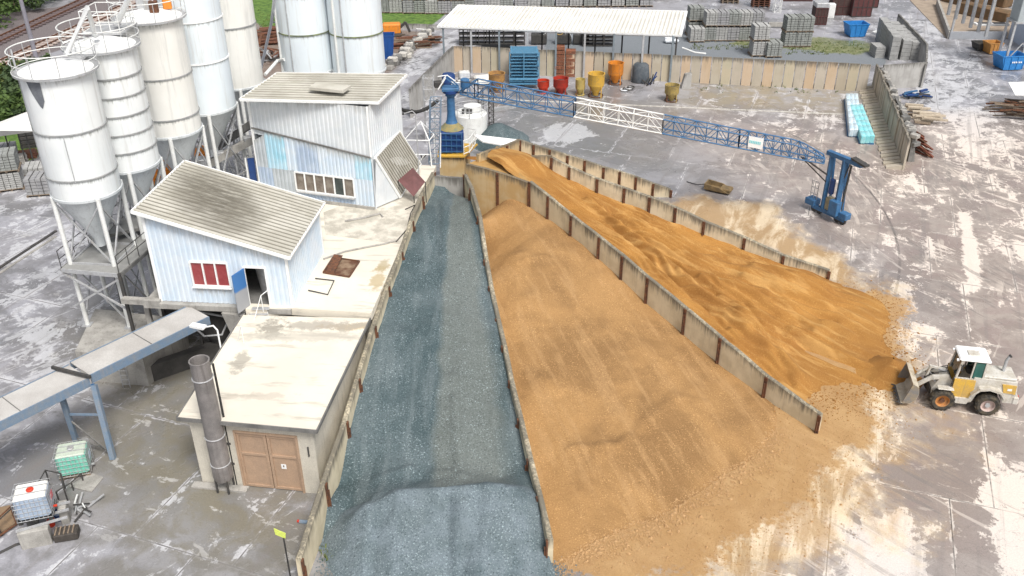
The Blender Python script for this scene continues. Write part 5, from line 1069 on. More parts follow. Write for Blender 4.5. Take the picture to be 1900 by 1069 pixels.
for i, a in enumerate((-.6, -.2, .1)): M().box(wt + V(a, -.85, 2.95), (.22, .1, .4)).build('vent', dark, WT)
# white railed frame at the deck end
FRM = thing('pipe_scaffold', 'white pipe frame with a pointed top at the end of the deck beside the tower', 'frame', G(785, 300, DK)); q = G(795, 302, DK)
for pts in ([(-1.4, -.6, 0), (-1.6, -.6, 2.0), (-.4, 0, 3.2), (.5, 0, 2.2), (.5, 0, 0)], [(-1.6, -.6, 2.0), (.2, -.7, 2.0), (.5, 0, 2.2)], [(-1.4, -.6, .9), (.3, -.6, .9)], [(-.4, 0, 3.2), (.2, -.7, 2.0), (.3, -.7, 0)], [(.9, -.4, -.2), (1.0, -.2, 2.4)]): M().tube([q + V(*p) for p in pts], .045, 6).build('pipe', whitec, FRM)
for i in range(7): random.seed(60 + i); p = q + V(random.uniform(-1.2, .2), random.uniform(-.3, 1.2), .1); M().tube([p, p + V(random.uniform(-.6, .6), random.uniform(-.4, .4), random.uniform(.2, .9))], .05, 6).build('loose_pipe', (steelg, dark, white)[i % 3], FRM)
# blue grey gravel and white block behind the tower
q = G(925, 262, 0); mm = M().lathe([(3.0, -.1), (2.2, .5), (1.3, 1.1), (.4, 1.65), (.05, 1.75)], q, 40, caps=False)
mm.v = [v + V(mnoise.noise(v * .9), mnoise.noise(v * .9 + V(5, 0, 0)), 0) * .35 for v in mm.v]
tag(mm.build('gravel_pile', mgrey, smooth=True, sharp=180), 'small blue grey gravel heap behind the tower', 'pile', kind='stuff')
WBL = thing('bin_wall', 'white topped concrete wall behind the small grey gravel heap', 'bin wall', G(930, 262, 0), group='walls of the aggregate bins')
M().plate(G(896, 262, 1.7), G(948, 271, 1.0), G(966, 259, 1.3), G(878, 249, 2.1), .12).build('panel', whitec, WBL); M().bar(G(915, 240, 0) + V(0, 0, 1.9), G(957, 238, 0) + V(0, 0, 2.2), .3, .3).build('channel', steelg, WBL)
# ================================================================ WHEEL LOADER (local: faces -X)
pf, pr = G(1748, 758, 0), G(1820, 766, 0); la = math.atan2(pr.y - pf.y, pr.x - pf.x); wb = 2.25
mid = pf.lerp(pr, .5) + V(-math.sin(la), math.cos(la), 0) * .8
LD = thing('wheel_loader', 'small white and yellow wheel loader scooping orange sand at the right of the yard', 'wheel loader', mid, la)
LDT = Matrix.Identity(4); lroot = LD
def lb_(name, mm, mt_, par=None, **k):               # mesh given in loader coordinates
    me = bpy.data.meshes.new(name); me.from_pydata([tuple(v) for v in mm.v], [], mm.f); me.update(); o = bpy.data.objects.new(name, me); C.objects.link(o)
    o.parent = par or LD; me.materials.append(mt_)
    if k.get('smooth'): me.polygons.foreach_set('use_smooth', [True] * len(me.polygons)); me.set_sharp_from_angle(angle=R(38))
    return o
lw = mat('loader grey white', (.60, .58, .53), (.42, .38, .31), 2.2, .8, .55, streak=(.30, .25, .17)); ly = mat('loader yellow', (.66, .41, .06), (.50, .33, .12), 2.5, .8, .5, streak=(.34, .25, .13)); lrim = mat('loader rim', (.50, .20, .04), (.36, .20, .10), 4, .8, .6)
mat('sandy side', (.20, .19, .18), (.32, .25, .15), 2.5, .9, .7)
mat('galvanised steel dark', (.15, .15, .16), (.22, .19, .15), 3, .7, .6)
tyre = mat('muddy tyre', (.035, .033, .03), (.12, .095, .06), 4, .8, .9)
hx2 = wb / 2
def extr(poly, y0, y1):                               # side profile (x,z) extruded over y
    n_ = len(poly); mm = M(); mm.v = [V(x, y0, z) for x, z in poly] + [V(x, y1, z) for x, z in poly]
    mm.f = [tuple(range(n_)), tuple(reversed(range(n_, 2 * n_)))] + [(i, n_ + i, n_ + (i + 1) % n_, (i + 1) % n_) for i in range(n_)]; return mm
def wheel(x, y, rim, turn=0.0):
    w_ = thing('wheel', None, None); 
    bpy.data.objects.remove(w_)
    sgn = 1 if y > 0 else -1; r = .62
    Tw = Matrix.Translation((x, y, r)) @ Matrix.Rotation(turn, 4, 'Z') @ Matrix.Rotation(R(90), 4, 'X')
    mm = M().lathe([(.36, -.2), (.52, -.23), (.6, -.17), (.62, -.08), (.62, .08), (.6, .17), (.52, .23), (.36, .2)], (0, 0, 0), 36, caps=False)
    for k in range(18):
        for s2 in (-1, 1): a = 2 * math.pi * (k + (.5 if s2 > 0 else 0)) / 18; mm.bar(V(.615 * math.cos(a), .615 * math.sin(a), .02 * s2), V(.60 * math.cos(a + .12), .60 * math.sin(a + .12), .2 * s2), .07, .05, up=V(math.cos(a), math.sin(a), 0))
    mm.v = [Tw @ v for v in mm.v]; to = lb_('wheel', mm, tyre, smooth=True)
    mm = M().lathe([(.37, -.19), (.33, -.17), (.30, -.06), (.13, -.04), (.12, -.12), (.0, -.12)], (0, 0, 0), 24, caps=False); mm.lathe([(.37, .19), (.33, .17), (.30, .06), (.13, .04), (.12, .12), (.0, .12)], (0, 0, 0), 24, caps=False)
    mm.v = [Tw @ v for v in mm.v]; lb_('rim', mm, rim, to, smooth=True)
    mm = M().lathe([(.13, -.15), (.13, .15)], (0, 0, 0), 14); mm.v = [Tw @ v for v in mm.v]; lb_('hub', mm, rust if rim is lrim else steelg, to)
for x, y, rim in ((-hx2, -.8, lrim), (-hx2, .8, lrim), (hx2, -.8, mat('pinkish rim', (.52, .40, .36), (.42, .34, .30), 4, .6, .6)), (hx2, .8, MT['pinkish rim'])): wheel(x, y, rim)
lb_('rear_body', extr([(.0, .55), (.35, .55), (.55, 1.25), (1.0, 1.45), (1.6, 1.3), (1.85, .75), (2.35, .75), (2.4, 1.5), (2.3, 2.05), (.2, 2.1), (-.1, 1.3)], -.7, .7), lw)
lb_('chassis', M().box((0, 0, .75), (3.4, .6, .35)), dark)
for s2 in (-1, 1):
    lb_('mudguard', extr([(.25, 1.15), (.55, 1.5), (1.0, 1.6), (1.55, 1.45), (1.85, 1.05), (1.95, 1.1), (1.62, 1.56), (1.0, 1.72), (.5, 1.62), (.15, 1.2)][::1], s2 * .66, s2 * 1.02) if s2 > 0 else extr([(.25, 1.15), (.55, 1.5), (1.0, 1.6), (1.55, 1.45), (1.85, 1.05), (1.95, 1.1), (1.62, 1.56), (1.0, 1.72), (.5, 1.62), (.15, 1.2)][::1], -1.02, -.66), lw)
    lb_('side_panel', extr([(-.75, .85), (.15, .85), (.30, 1.35), (.28, 1.95), (-.75, 1.95)], s2 * .72 - .03, s2 * .72 + .03), ly)
    lb_('engine_panel', extr([(1.75, 1.4), (2.33, 1.35), (2.30, 1.88), (1.6, 1.9)], s2 * .72 - .03, s2 * .72 + .03), ly)
    lb_('step', extr([(-.8, .5), (.1, .5), (.25, .85), (-.8, .85)], s2 * .75 - .1, s2 * .75 + .1), lw)
lb_('bumper', M().box((2.45, 0, .95), (.3, 1.5, .45), 0, .05), lw)
lb_('hood', M().box((1.3, 0, 2.14), (1.95, 1.2, .14), 0, .04), lw)
ex = lb_('exhaust', M().tube([V(1.75, .1, 2.1), V(1.75, .1, 2.9), V(1.85, .1, 3.15)], .085, 10), MT['galvanised steel'], smooth=True); lb_('exhaust_cap', M().tube([V(1.85, .1, 3.14), V(1.9, .1, 3.2)], .1, 10), dark, ex)
# cab
cb2 = lb_('cab', M(), lw); mm = M()
for x, y in ((-.7, -.62), (-.7, .62), (.62, -.62), (.62, .62)): mm.bar((x, y, 1.85), (x + (.12 if x < 0 else 0), y * .97, 3.05), .1)
mm.bar((.02, -.62, 1.9), (.05, -.6, 3.05), .07); mm.bar((.02, .62, 1.9), (.05, .6, 3.05), .07)
for z in (1.95,): [mm.bar((-.7, y, z), (.62, y, z), .08) for y in (-.62, .62)]; mm.bar((.62, -.62, z), (.62, .62, z), .08)
lb_('frame', mm, lw, cb2); lb_('cab_roof', M().box((.03, 0, 3.1), (1.55, 1.4, .14), 0, .06), whitec, cb2); lb_('roof_hatch', M().box((.05, 0, 3.19), (.6, .5, .05), 0, .02), lw, cb2)
gl_ = mat('tinted cab glass', (.02, .10, .085), (.04, .16, .13), 2, .6, .08, bump=0, fine=0)
for y in (-.6, .6): lb_('side_window', extr([(.10, 2.02), (.56, 2.02), (.57, 2.98), (.12, 2.98)], y - .015, y + .015), gl_, cb2)
lb_('rear_window', M().box((.63, 0, 2.5), (.03, 1.1, .95)), gl_, cb2)
mm = M().hexa([V(-.68, -.56, 1.95), V(-.66, -.56, 1.95), V(-.66, .56, 1.95), V(-.68, .56, 1.95)], [V(-.58, -.54, 3.0), V(-.56, -.54, 3.0), V(-.56, .54, 3.0), V(-.58, .54, 3.0)]); lb_('windscreen', mm, glassd, cb2)
lb_('seat', M().box((.15, 0, 2.15), (.5, .5, .3), 0, .06).box((.38, 0, 2.5), (.14, .5, .6), 0, .05), black, cb2); lb_('steering_column', M().tube([V(-.45, 0, 1.9), V(-.3, 0, 2.35)], .04, 6), black, cb2)
lb_('mirror', M().box((-.6, -.85, 2.7), (.06, .16, .26)), dark, cb2); lb_('mirror_arm', M().bar((-.62, -.6, 2.8), (-.6, -.85, 2.8), .03), dark, cb2)
lb_('number_mark', M().box((2.0, -.765, 1.62), (.22, .006, .13)), whitec)
for y in (-.5, .5): lb_('headlight', M().tube([V(-.72, y, 3.0), V(-.84, y, 2.98)], .08, 10), whitec); lb_('tail_light', M().box((2.61, y, 1.1), (.03, .18, .1)), red)
mm = M(); [mm.box((2.37, 0, 1.3 + .09 * k), (.05, 1.1, .03)) for k in range(7)]; lb_('radiator_grille', mm, dark)
for s2 in (-1, 1): lb_('handrail', M().tube([V(-.78, .7 * s2, 1.0), V(-.86, .7 * s2, 1.1), V(-.80, .66 * s2, 2.0), V(-.68, .62 * s2, 2.1)], .02, 6), dark); lb_('hydraulic_hose', M().tube([V(-.7, .2 * s2, 1.5), V(-1.0, .25 * s2, 2.1), V(-1.5, .22 * s2, 1.9), V(-2.0, .2 * s2, 1.6)], .025, 6), black)
# front frame and lift arms
lb_('front_frame', extr([(-1.6, .6), (-.7, .6), (-.7, 1.5), (-1.0, 1.9), (-1.35, 1.7), (-1.65, 1.0)], -.42, .42), lw)
for s2 in (-1, 1):
    ar = lb_('lift_arm', M().bar((-.95, .36 * s2, 1.8), (-1.75, .36 * s2, 1.66), .11, .24).bar((-1.72, .36 * s2, 1.7), (-2.38, .36 * s2, 1.1), .11, .2), lw)
    lb_('lift_cylinder', M().tube([V(-1.1, .25 * s2, .95), V(-1.5, .25 * s2, 1.35)], .07, 8).tube([V(-1.5, .25 * s2, 1.35), V(-1.8, .25 * s2, 1.6)], .04, 8), steelg, ar)
    lb_('front_mudguard', M().box((-1.1, .8 * s2, 1.36), (.8, .4, .05), 0, .02), lw)
lb_('bucket_linkage', M().bar((-1.1, 0, 2.0), (-1.8, 0, 2.1), .1, .12).bar((-1.85, 0, 2.15), (-1.95, 0, 1.5), .1, .2).bar((-1.85, 0, 2.12), (-2.42, 0, 1.55), .08, .1), lw)
lb_('tilt_cylinder', M().tube([V(-1.0, 0, 1.9), V(-1.45, 0, 2.02)], .075, 8).tube([V(-1.45, 0, 2.02), V(-1.82, 0, 2.1)], .04, 8), steelg)
pr_ = [(-4.05, 1.62), (-3.5, 1.42), (-3.36, .95), (-3.5, .45), (-3.9, .2), (-4.7, .12)]; pin = [(-4.68, .18), (-3.92, .27), (-3.56, .5), (-3.43, .95), (-3.55, 1.37), (-4.06, 1.56)]
BX_ = lambda L: [(-2.38 + (x + 3.36) * .60, z * .88 + .12) for x, z in L]
bkt = lb_('bucket', extr(BX_(pr_ + pin), -1.05, 1.05), mat('sandy bucket steel', (.50, .45, .36), (.34, .27, .18), 3, .8, .7))
for s2 in (-1, 1): lb_('bucket_side', extr(BX_([(-4.03, 1.6), (-3.52, 1.4), (-3.38, .95), (-3.52, .47), (-3.92, .22), (-4.6, .15)]), 1.03 * s2 - .025, 1.03 * s2 + .025), MT['sandy side'], bkt)
lb_('cutting_edge', M().box((-3.18, 0, .24), (.2, 2.16, .04)), dark, bkt)
for k in range(7): lb_('tooth', M().box((-3.3, -.96 + k * .32, .24), (.16, .08, .05)), dark, bkt)
LOAD = (lambda *a: None)('bucket_load', M().hexa([V(-4.5, -1, .5), V(-3.5, -1, .6), V(-3.5, 1, .6), V(-4.5, 1, .5)], [V(-4.3, -.8, .8), V(-3.55, -.9, 1.25), V(-3.55, .9, 1.25), V(-4.3, .8, .8)]), mor, bkt)
q = G(1652, 694, 0); mm = M().lathe([(2.0, -.1), (1.5, .15), (.9, .5), (.4, .78), (.06, .86)], q, 36, caps=False); mm.v = [v + V(mnoise.noise(v * 1.1) * .5, mnoise.noise(v * 1.1 + V(5, 0, 0)) * .5, mnoise.noise(v * 2.2) * .1) for v in mm.v]
tag(mm.build('sand_pile', mor, smooth=True, sharp=180), 'small orange sand mound pushed up in front of the loader bucket', 'pile', kind='stuff')
ks = M()
for k in range(24): a, b2 = G(885, 183, 0).lerp(G(1602, 214, 0), k / 24), G(885, 183, 0).lerp(G(1602, 214, 0), (k + .97) / 24); ks.bar(a + V(0, 0, .03), b2 + V(0, 0, .03), .16, .08)
tag(ks.build('kerb_strip', mat('kerb', (.58, .56, .51), (.40, .38, .34), 2, .8, .9)), kind='structure')
# ================================================================ YARD WALLS
def lwall(pts, zt, label, mt_, seg_len=1.02, th=.18, foot=None, ftside=1, name='yard_wall', jit=.03):
    root = thing(name, label, 'wall', pts[0]); rnd = random.Random(int(pts[0].x * 10)); cnt = 0
    for a, b2 in zip(pts[:-1], pts[1:]):
        d = (b2 - a); L = d.length; d.normalize(); nr = V(-d.y, d.x, 0); n_ = max(1, round(L / seg_len))
        for k in range(n_):
            p, q = a + d * (L * k / n_ + .045), a + d * (L * (k + 1) / n_ - .045); o_ = nr * rnd.uniform(-jit, jit); z = zt + rnd.uniform(-.02, .02)
            P = [p + o_ - nr * th / 2, q + o_ - nr * th / 2, q + o_ + nr * th / 2, p + o_ + nr * th / 2]
            mm = M().hexa([XY(v, -.2) for v in P], [XY(v, z) for v in P]); mm.build('panel', mt_[cnt % len(mt_)], root, attr=dict(dep=[z + .2] * 4 + [0] * 4))
            if foot:
                P = [p + d * .08 + nr * ftside * (foot - .0 - .12 * (cnt % 2)), q - d * .05 + nr * ftside * (foot - .12 * (cnt % 2)), q - d * .05 + nr * ftside * th / 2, p + d * .08 + nr * ftside * th / 2]
                if ftside > 0: P = P[::-1]; 
                h_ = [.12, .12, .42, .42] if ftside < 0 else [.42, .42, .12, .12]
                mm = M().hexa([XY(v, -.05) for v in P], [XY(v, h2) for v, h2 in zip(P, h_)]); mm.build('foot', mt_[cnt % len(mt_)], root, attr=dict(dep=[2] * 8))
            cnt += 1
    return root
yw = [wallmat('yard wall %d' % i, a, b2, c2_, .5) for i, (a, b2, c2_) in enumerate((((.52, .39, .26), (.55, .43, .31), (.36, .28, .20)), ((.47, .42, .33), (.43, .37, .28), (.33, .28, .22)), ((.50, .44, .36), (.44, .39, .31), (.30, .27, .22)), ((.45, .41, .30), (.50, .43, .31), (.36, .33, .24))))]
BW0, BW1 = V(-6.9, 99.8, 0), G(1607, 169, 0)
lwall([BW0, V(18.6, 95.9, 0), BW1], 2.85, 'long beige panel wall closing the far side of the yard under and beyond the canopy', [yw[0], yw[2], yw[0], yw[1], yw[3], yw[2]], 1.05)
lwall([V(-6.95, 99.7, 0), V(-9.2, 89.4, 0), V(-10.2, 84.5, 0)], 2.9, 'grey weathered panel wall running from the canopy corner towards the tall shed', [greywall], 1.05)
rw1 = G(1672, 300, 0); BWc = G(1632, 152, 0)
lwall([BW1 + V(.9, .8, 0), G(1676, 316, 0)], 2.7, 'beige angle wall with ribbed feet closing the right side of the yard', [yw[1], yw[2]], .8, th=.16, foot=1.5, ftside=-1, jit=.07)
# rubble on top of the right wall
lwall([BW1 + V(.2, .3, 0) + V(1.3, .3, 0), G(1706, 160, 0) + V(.3, 0, 0)], 2.6, 'grey cross wall at the foot of the road beside the blue scrap', [greywall], 4)
lwall([G(1709, 163, 0), G(1712, 122, 0), G(1660, 62, 0)], 2.5, 'tall thin grey wall along the road beyond the stone stacks', [greywall], 1.3, jit=.02)
# ================================================================ CANOPY
cz0, cz1 = 5.0, 6.0
k0, k1, k2, k3 = G(812, 46, cz0), G(1262, 62, cz0), G(1275, 21, cz1), G(850, 9, cz1)
k0 = k0 - V(0, .8, 0); k1 = k1 - V(0, .8, 0)
CN = thing('canopy', 'long open canopy with a white ribbed roof and grey posts over the formwork store', 'canopy', V(4, 98, 0))
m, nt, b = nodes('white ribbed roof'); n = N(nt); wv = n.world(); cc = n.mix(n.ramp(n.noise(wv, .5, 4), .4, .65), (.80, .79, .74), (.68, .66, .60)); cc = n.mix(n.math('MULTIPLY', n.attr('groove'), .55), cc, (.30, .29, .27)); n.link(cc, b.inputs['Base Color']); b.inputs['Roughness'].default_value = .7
roof_sheet(CN, k0, k3, k2, k1, .42, .09, m=m)
for i in range(9):
    p = k0.lerp(k1, .02 + i * .118); p = V(p.x + .1, 99.8 - (p.x + 7.0) * .153 - .32, 0)
    M().bar(XY(p, -.1), XY(p, 4.95), .2, .2).build('post', steelg if i % 2 else mat('grey blue post %d' % i, (.20, .24, .27), (.15, .17, .18), 3, .6, .6), CN)
for i in range(9):
    p = XY(k3.lerp(k2, .02 + i * .118), 0) - V(0, .3, 0); M().bar(XY(p, -.1), XY(p, 5.8), .16).build('post', dark, CN)
    M().bar(XY(k0.lerp(k1, .02 + i * .118), 4.88), XY(k3.lerp(k2, .02 + i * .118), 5.85), .12, .2).build('rafter', dark, CN)
M().bar(k0 + V(.2, .3, -.15), k1 + V(-.2, .3, -.15), .12, .22).build('eaves_beam', steelg, CN)
PIP = thing('gutter_pipe', 'white bent pipe running along the wall top at the canopy end', 'pipe', G(1270, 100, 3)); M().tube([G(1266, 88, 3.4), G(1290, 97, 3.2), G(1310, 99, 3.2)], .08, 8).build('pipe', whitec, PIP, smooth=True)
# ================================================================ THINGS UNDER THE CANOPY
def hopper(px, py, r, h, col, lab, name='concrete_skip', round_=True, low=.35, legs_=True):
    p = G(px, py, 0); t = thing(name, lab, 'concrete skip', p, group=None); rnd = random.Random(px)
    lo_ = low * .45; prof = [(r * .34, h * .06), (r * .4, h * lo_), (r * .98, h * (lo_ + .34)), (r, h * (lo_ + .36)), (r, h * .97), (r * 1.05, h), (r * .95, h), (r * .93, h * .75), (r * .4, h * .6)]
    M().lathe(prof, p, 24, caps=False).build('hopper', col, t, smooth=True)
    M().lathe([(0.0, h * .8), (r * .92, h * .8)], p, 20, caps=False).build('inside', dark, t)
    if legs_:
        for k in range(4): a = .7 + k * 1.571; q = p + V(math.cos(a), math.sin(a), 0) * r * .92; M().bar(q, XY(q, h * .62), .09).build('leg', col if k % 2 else rust, t)
        M().ring(p + V(0, 0, .1), r * .9, .05, 20).build('base_ring', rust if r > .7 else col, t)
    return t
hopper(1008, 172, .62, 1.35, red, 'bright red concrete skip, left of the two red ones')
hopper(1040, 175, .78, 1.75, mat('deep red paint', (.42, .03, .015), (.22, .03, .02), 3, .7, .6), 'larger dark red concrete skip beside the bright red one')
hopper(1105, 178, .85, 2.4, yellow, 'yellow concrete skip with a tall cone in front of the canopy')
hopper(1141, 155, .82, 2.3, orange, 'orange drum topped concrete skip under the canopy', low=.3)
hopper(1245, 187, .72, 1.7, mat('dirty yellow', (.45, .33, .10), (.20, .16, .09), 3, .8, .8), 'small dirty yellow skip standing alone in front of the wall')
hopper(922, 168, .85, 1.9, mat('rusty orange', (.50, .27, .08), (.25, .13, .06), 3, .8, .8), 'wide rusty orange skip left of the blue racks', low=.55)
t = hopper(1076, 176, .5, 1.7, mat('mustard', (.55, .42, .12), (.40, .30, .12), 3, .7, .7), 'small mustard skip with a slanted spout between red and yellow skips', low=.2)
# blue rack stack
bmr = mat('blue rack paint', (.07, .22, .36), (.13, .26, .36), 4, .7, .6)
p = G(972, 160, 0); t = thing('formwork_rack', 'tall stack of blue formwork panels under the canopy', 'rack', p)
for k in range(10):
    z = .35 + k * .33; o_ = V(.06 * (k % 3), .3 + .12 * k * .3, 0); mm = M()
    for a in (-1.35, 1.35): mm.bar(p + o_ + V(a, -.0, z), p + o_ + V(a, 2.4, z + .1), .12, .14)
    for b2 in range(8): mm.bar(p + o_ + V(-1.45, b2 * .34, z + .07), p + o_ + V(1.45, b2 * .34, z + .07), .2, .07)
    mm.build('panel', bmr, t)
for a, b2 in ((-1.5, .2), (1.6, .2), (0, .1)): M().bar(p + V(a, b2, 0), p + V(a, b2, 3.6), .1).build('upright', bmr, t)
mm = M().box(p + V(0, -.5, .5), (3.0, .7, .1)).box(p + V(0, -.5, .95), (3.0, .6, .08)); mm.build('shelf', bmr, t)
# red brown crate stacks (each crate a thing)
crate = thing('timber_crate', 'red brown slatted timber crate', 'crate', (0, 0, 0)); mm = M()
for k in range(3): mm.box((0, 0, .08 + k * .12), (1.05, 1.0, .07))
for a in (-.48, 0, .48): mm.box((a, 0, .2), (.09, .96, .34))
lb2 = bpy.data.meshes.new('slats'); lb2.from_pydata([tuple(v) for v in mm.v], [], mm.f); o = bpy.data.objects.new('slats', lb2); C.objects.link(o); o.parent = crate; lb2.materials.append(mat('red brown crates', (.30, .115, .06), (.17, .075, .045), 4, .8, .85))
base = G(1048, 143, 0)
for col in range(2):
    for k in range(8 if col == 0 else 7):
        place(crate, used, base + V(col * 1.2 - .6, .5 + .05 * (k % 2), k * .42), .03 * ((k * 7) % 3 - 1), 1, ('left', 'right')[col] + ' column of the red brown crates beside the blue rack, ' + ('bottom crate', 'second crate up', 'third crate up', 'fourth crate up', 'fifth crate up', 'sixth crate up', 'seventh crate up', 'top crate')[k], 'red brown timber crates under the canopy')
# tanks / barrels
def ibc(loc, rz, fill, lab, cap=red, label_col=None, s=1.0):
    t = thing('ibc_tank', lab, 'tank', loc, rz); I = Matrix.Identity(4)
    def mk(nm, mm, mt_, par=None, smooth=False):
        me = bpy.data.meshes.new(nm); me.from_pydata([tuple(v) for v in mm.v], [], mm.f); me.update(); o = bpy.data.objects.new(nm, me); C.objects.link(o); o.parent = par or t; me.materials.append(mt_)
        if smooth: me.polygons.foreach_set('use_smooth', [True] * len(me.polygons)); me.set_sharp_from_angle(angle=R(30))
        return o
    tk = mk('tank', M().box((0, 0, .64), (1.12, .94, .98), 0, .08), fill, smooth=True)
    mk('top_shell', M().box((0, 0, 1.1), (1.08, .9, .1), 0, .045), tarp if fill is not polyg else MT['pale cover'], tk)
    mk('lid', M().lathe([(.13, 1.14), (.13, 1.2), (.1, 1.22)], (0, 0, 0), 18), cap, tk, smooth=True)
    mm = M()
    for k in range(9): x = -.6 + k * .15; [mm.tube([V(x, y, .14), V(x, y, 1.14)], .011, 5) for y in (-.5, .5)]
    for k in range(7): y = -.5 + k * .1667; [mm.tube([V(x, y, .14), V(x, y, 1.14)], .011, 5) for x in (-.6, .6)]
    for z in (.16, .36, .56, .76, .96, 1.14): mm.tube([V(-.6, -.5, z), V(.6, -.5, z), V(.6, .5, z), V(-.6, .5, z), V(-.6, -.5, z)], .012, 5)
    for y in (-.18, .18): mm.bar((-.6, y, 1.17), (.6, y, 1.17), .035, .02)
    mk('cage', mm, steelg)
    mm = M().box((0, 0, .12), (1.2, 1.0, .03)); [mm.box((x, y, .055), (.14, .14, .11)) for x in (-.5, 0, .5) for y in (-.42, 0, .42)]; mk('pallet', mm, black if fill is not polyg else wood)
    mk('label_plate', M().box((.615, .05, .72), (.012, .34, .26)), label_col or whitec)
    mk('valve', M().tube([V(.56, 0, .22), V(.7, 0, .22)], .05, 8), cap)
    return t
mat('pale cover', (.50, .56, .47), (.42, .48, .40), 3, .7, .6)
ibc(G(862, 152, 0), .15, polyw, 'white plastic tank in the back corner below the canopy', whitec, None); ibc(G(848, 170, 0), .1, polyt, 'smoky grey plastic tank just behind the tower head', dark)
p = G(833, 166, 0); BR = thing('barrel', 'dark blue barrel in the yard corner behind the tower head', 'barrel', p); M().lathe([(.62, 0), (.7, .1), (.7, 1.5), (.6, 1.7), (.2, 1.75)], p, 24).build('body', blued, BR, smooth=True); M().ring(p + V(0, 0, .9), .71, .03, 24).build('hoop', blued, BR)
p = G(895, 156, 0); SK = thing('sack_pile', 'low stack of white sacks on a pallet under the canopy', 'sacks', p)
for k in range(6): M().box(p + V(.1 * (k % 2), .05 * k, .25 + .17 * (k // 1) * .6), (1.7, 1.2, .14), .05 * k, .05).build('sack', tarp, SK, smooth=True)
p = G(925, 132, 0); TBL = thing('work_bench', 'dark steel bench against the wall left of the blue rack', 'bench', p); M().box(p + V(-.3, 1, 2.5), (3.2, 1.0, .2)).build('top', dark, TBL)
for a in (-1.6, 1.1): M().bar(p + V(a, .6, 0), p + V(a, .6, 2.5), .14).build('leg', dark, TBL)
p = G(1188, 150, 0); TP = thing('tarp_heap', 'dark tarpaulin covered machine under the right half of the canopy', 'machine', p); mm = M().lathe([(1.0, 0), (.95, .8), (.8, 1.7), (.5, 2.0), (.1, 2.05)], p, 22); mm.v = [v + V(mnoise.noise(v * 1.6), mnoise.noise(v * 1.6 + V(9, 0, 0)), mnoise.noise(v * 2)) * .25 for v in mm.v]; mm.build('cover', mat('dark tarpaulin', (.06, .075, .09), (.11, .12, .13), 4, .8, .7), TP, smooth=True)
p = G(1205, 158, 0); TP = thing('folding_frame', 'heap of dark folded steel legs beside the tarpaulin covered machine', 'frame', p)
for k in range(9): random.seed(k + 5); a = p + V(random.uniform(-.9, .9), random.uniform(-.4, .8), 0); M().bar(a, a + V(random.uniform(-1, 1), random.uniform(-.5, .5), random.uniform(.5, 1.4)), .1).build('leg', blued if k % 3 == 0 else dark, TP)
p = G(1116, 138, 0); TP = thing('tipping_trough', 'rusty tipping trough behind the yellow skip', 'trough', p); M().hexa([p + V(-.5, -.4, 1.0), p + V(.5, -.4, 1.0), p + V(.5, .4, 1.0), p + V(-.5, .4, 1.0)], [p + V(-1.1, -.7, 2.2), p + V(1.1, -.7, 2.0), p + V(1.1, .7, 2.0), p + V(-1.1, .7, 2.2)]).build('trough', mat('brown tin', (.24, .20, .17), (.15, .11, .09), 4, .8, .8), TP); 
for a in (-.7, .7): M().bar(p + V(a, 0, 0), p + V(a, 0, 1.6), .1).build('leg', dark, TP)
p = G(1165, 168, 0); WH = thing('wheel_heap', 'small heap of pale hoses and a wheel on the ground under the canopy', 'hoses', p)
for k in range(4): M().ring(p + V(.25 * k - .4, .1 * k, .12 + .06 * k), .35, .07, 18).build('coil', (polyw, dark, steelg, dark)[k], WH, smooth=True)
p = G(1272, 163, 0); CB = thing('concrete_block', 'grey upright concrete block leaning at the wall foot below the last canopy post', 'block', p); M().hexa([p + V(-.5, -.4, 0), p + V(.5, -.3, 0), p + V(.5, .5, 0), p + V(-.5, .5, 0)], [p + V(-.2, -.3, 1.5), p + V(.5, -.2, 1.6), p + V(.5, .4, 1.6), p + V(-.2, .4, 1.5)]).build('block', greywall, CB, attr=dict(dep=[1.5] * 4 + [.3] * 4))
# racks behind the wall
rack = thing('storage_rack', 'black slatted steel storage rack', 'rack', (0, 0, 0)); mm = M()
for x in (-.65, .65):
    for y in (-.5, .5): mm.bar((x, y, 0), (x, y, 2.6), .08)
for k in range(5):
    z = .15 + k * .58; mm.bar((-.65, -.5, z), (.65, -.5, z), .08, .12); mm.bar((-.65, .5, z), (.65, .5, z), .08, .12); mm.box((0, 0, z + .05), (1.3, 1.0, .05))
me = bpy.data.meshes.new('frame'); me.from_pydata([tuple(v) for v in mm.v], [], mm.f); o = bpy.data.objects.new('frame', me); C.objects.link(o); o.parent = rack; me.materials.append(dark)
ORD = ('leftmost', 'second', 'third', 'fourth', 'fifth', 'sixth', 'seventh', 'eighth', 'ninth', 'tenth', 'eleventh', 'twelfth', 'thirteenth', 'fourteenth', 'fifteenth', 'sixteenth', 'seventeenth', 'eighteenth')
for k, px in enumerate((862, 878, 893, 908, 924, 945, 963)): place(rack, used, G(px, 84, 0) + V(0, .6, 0), .05, 1, ORD[k] + ' black storage rack from the left behind the wall under the canopy', 'black racks behind the wall')
for k, px in enumerate((1090, 1110, 1128)): place(rack, used, G(px, 84, 0), .05, (1, 1, .75), ORD[k] + ' low black rack from the left behind the wall, right of the wire tangle', 'black racks behind the wall')
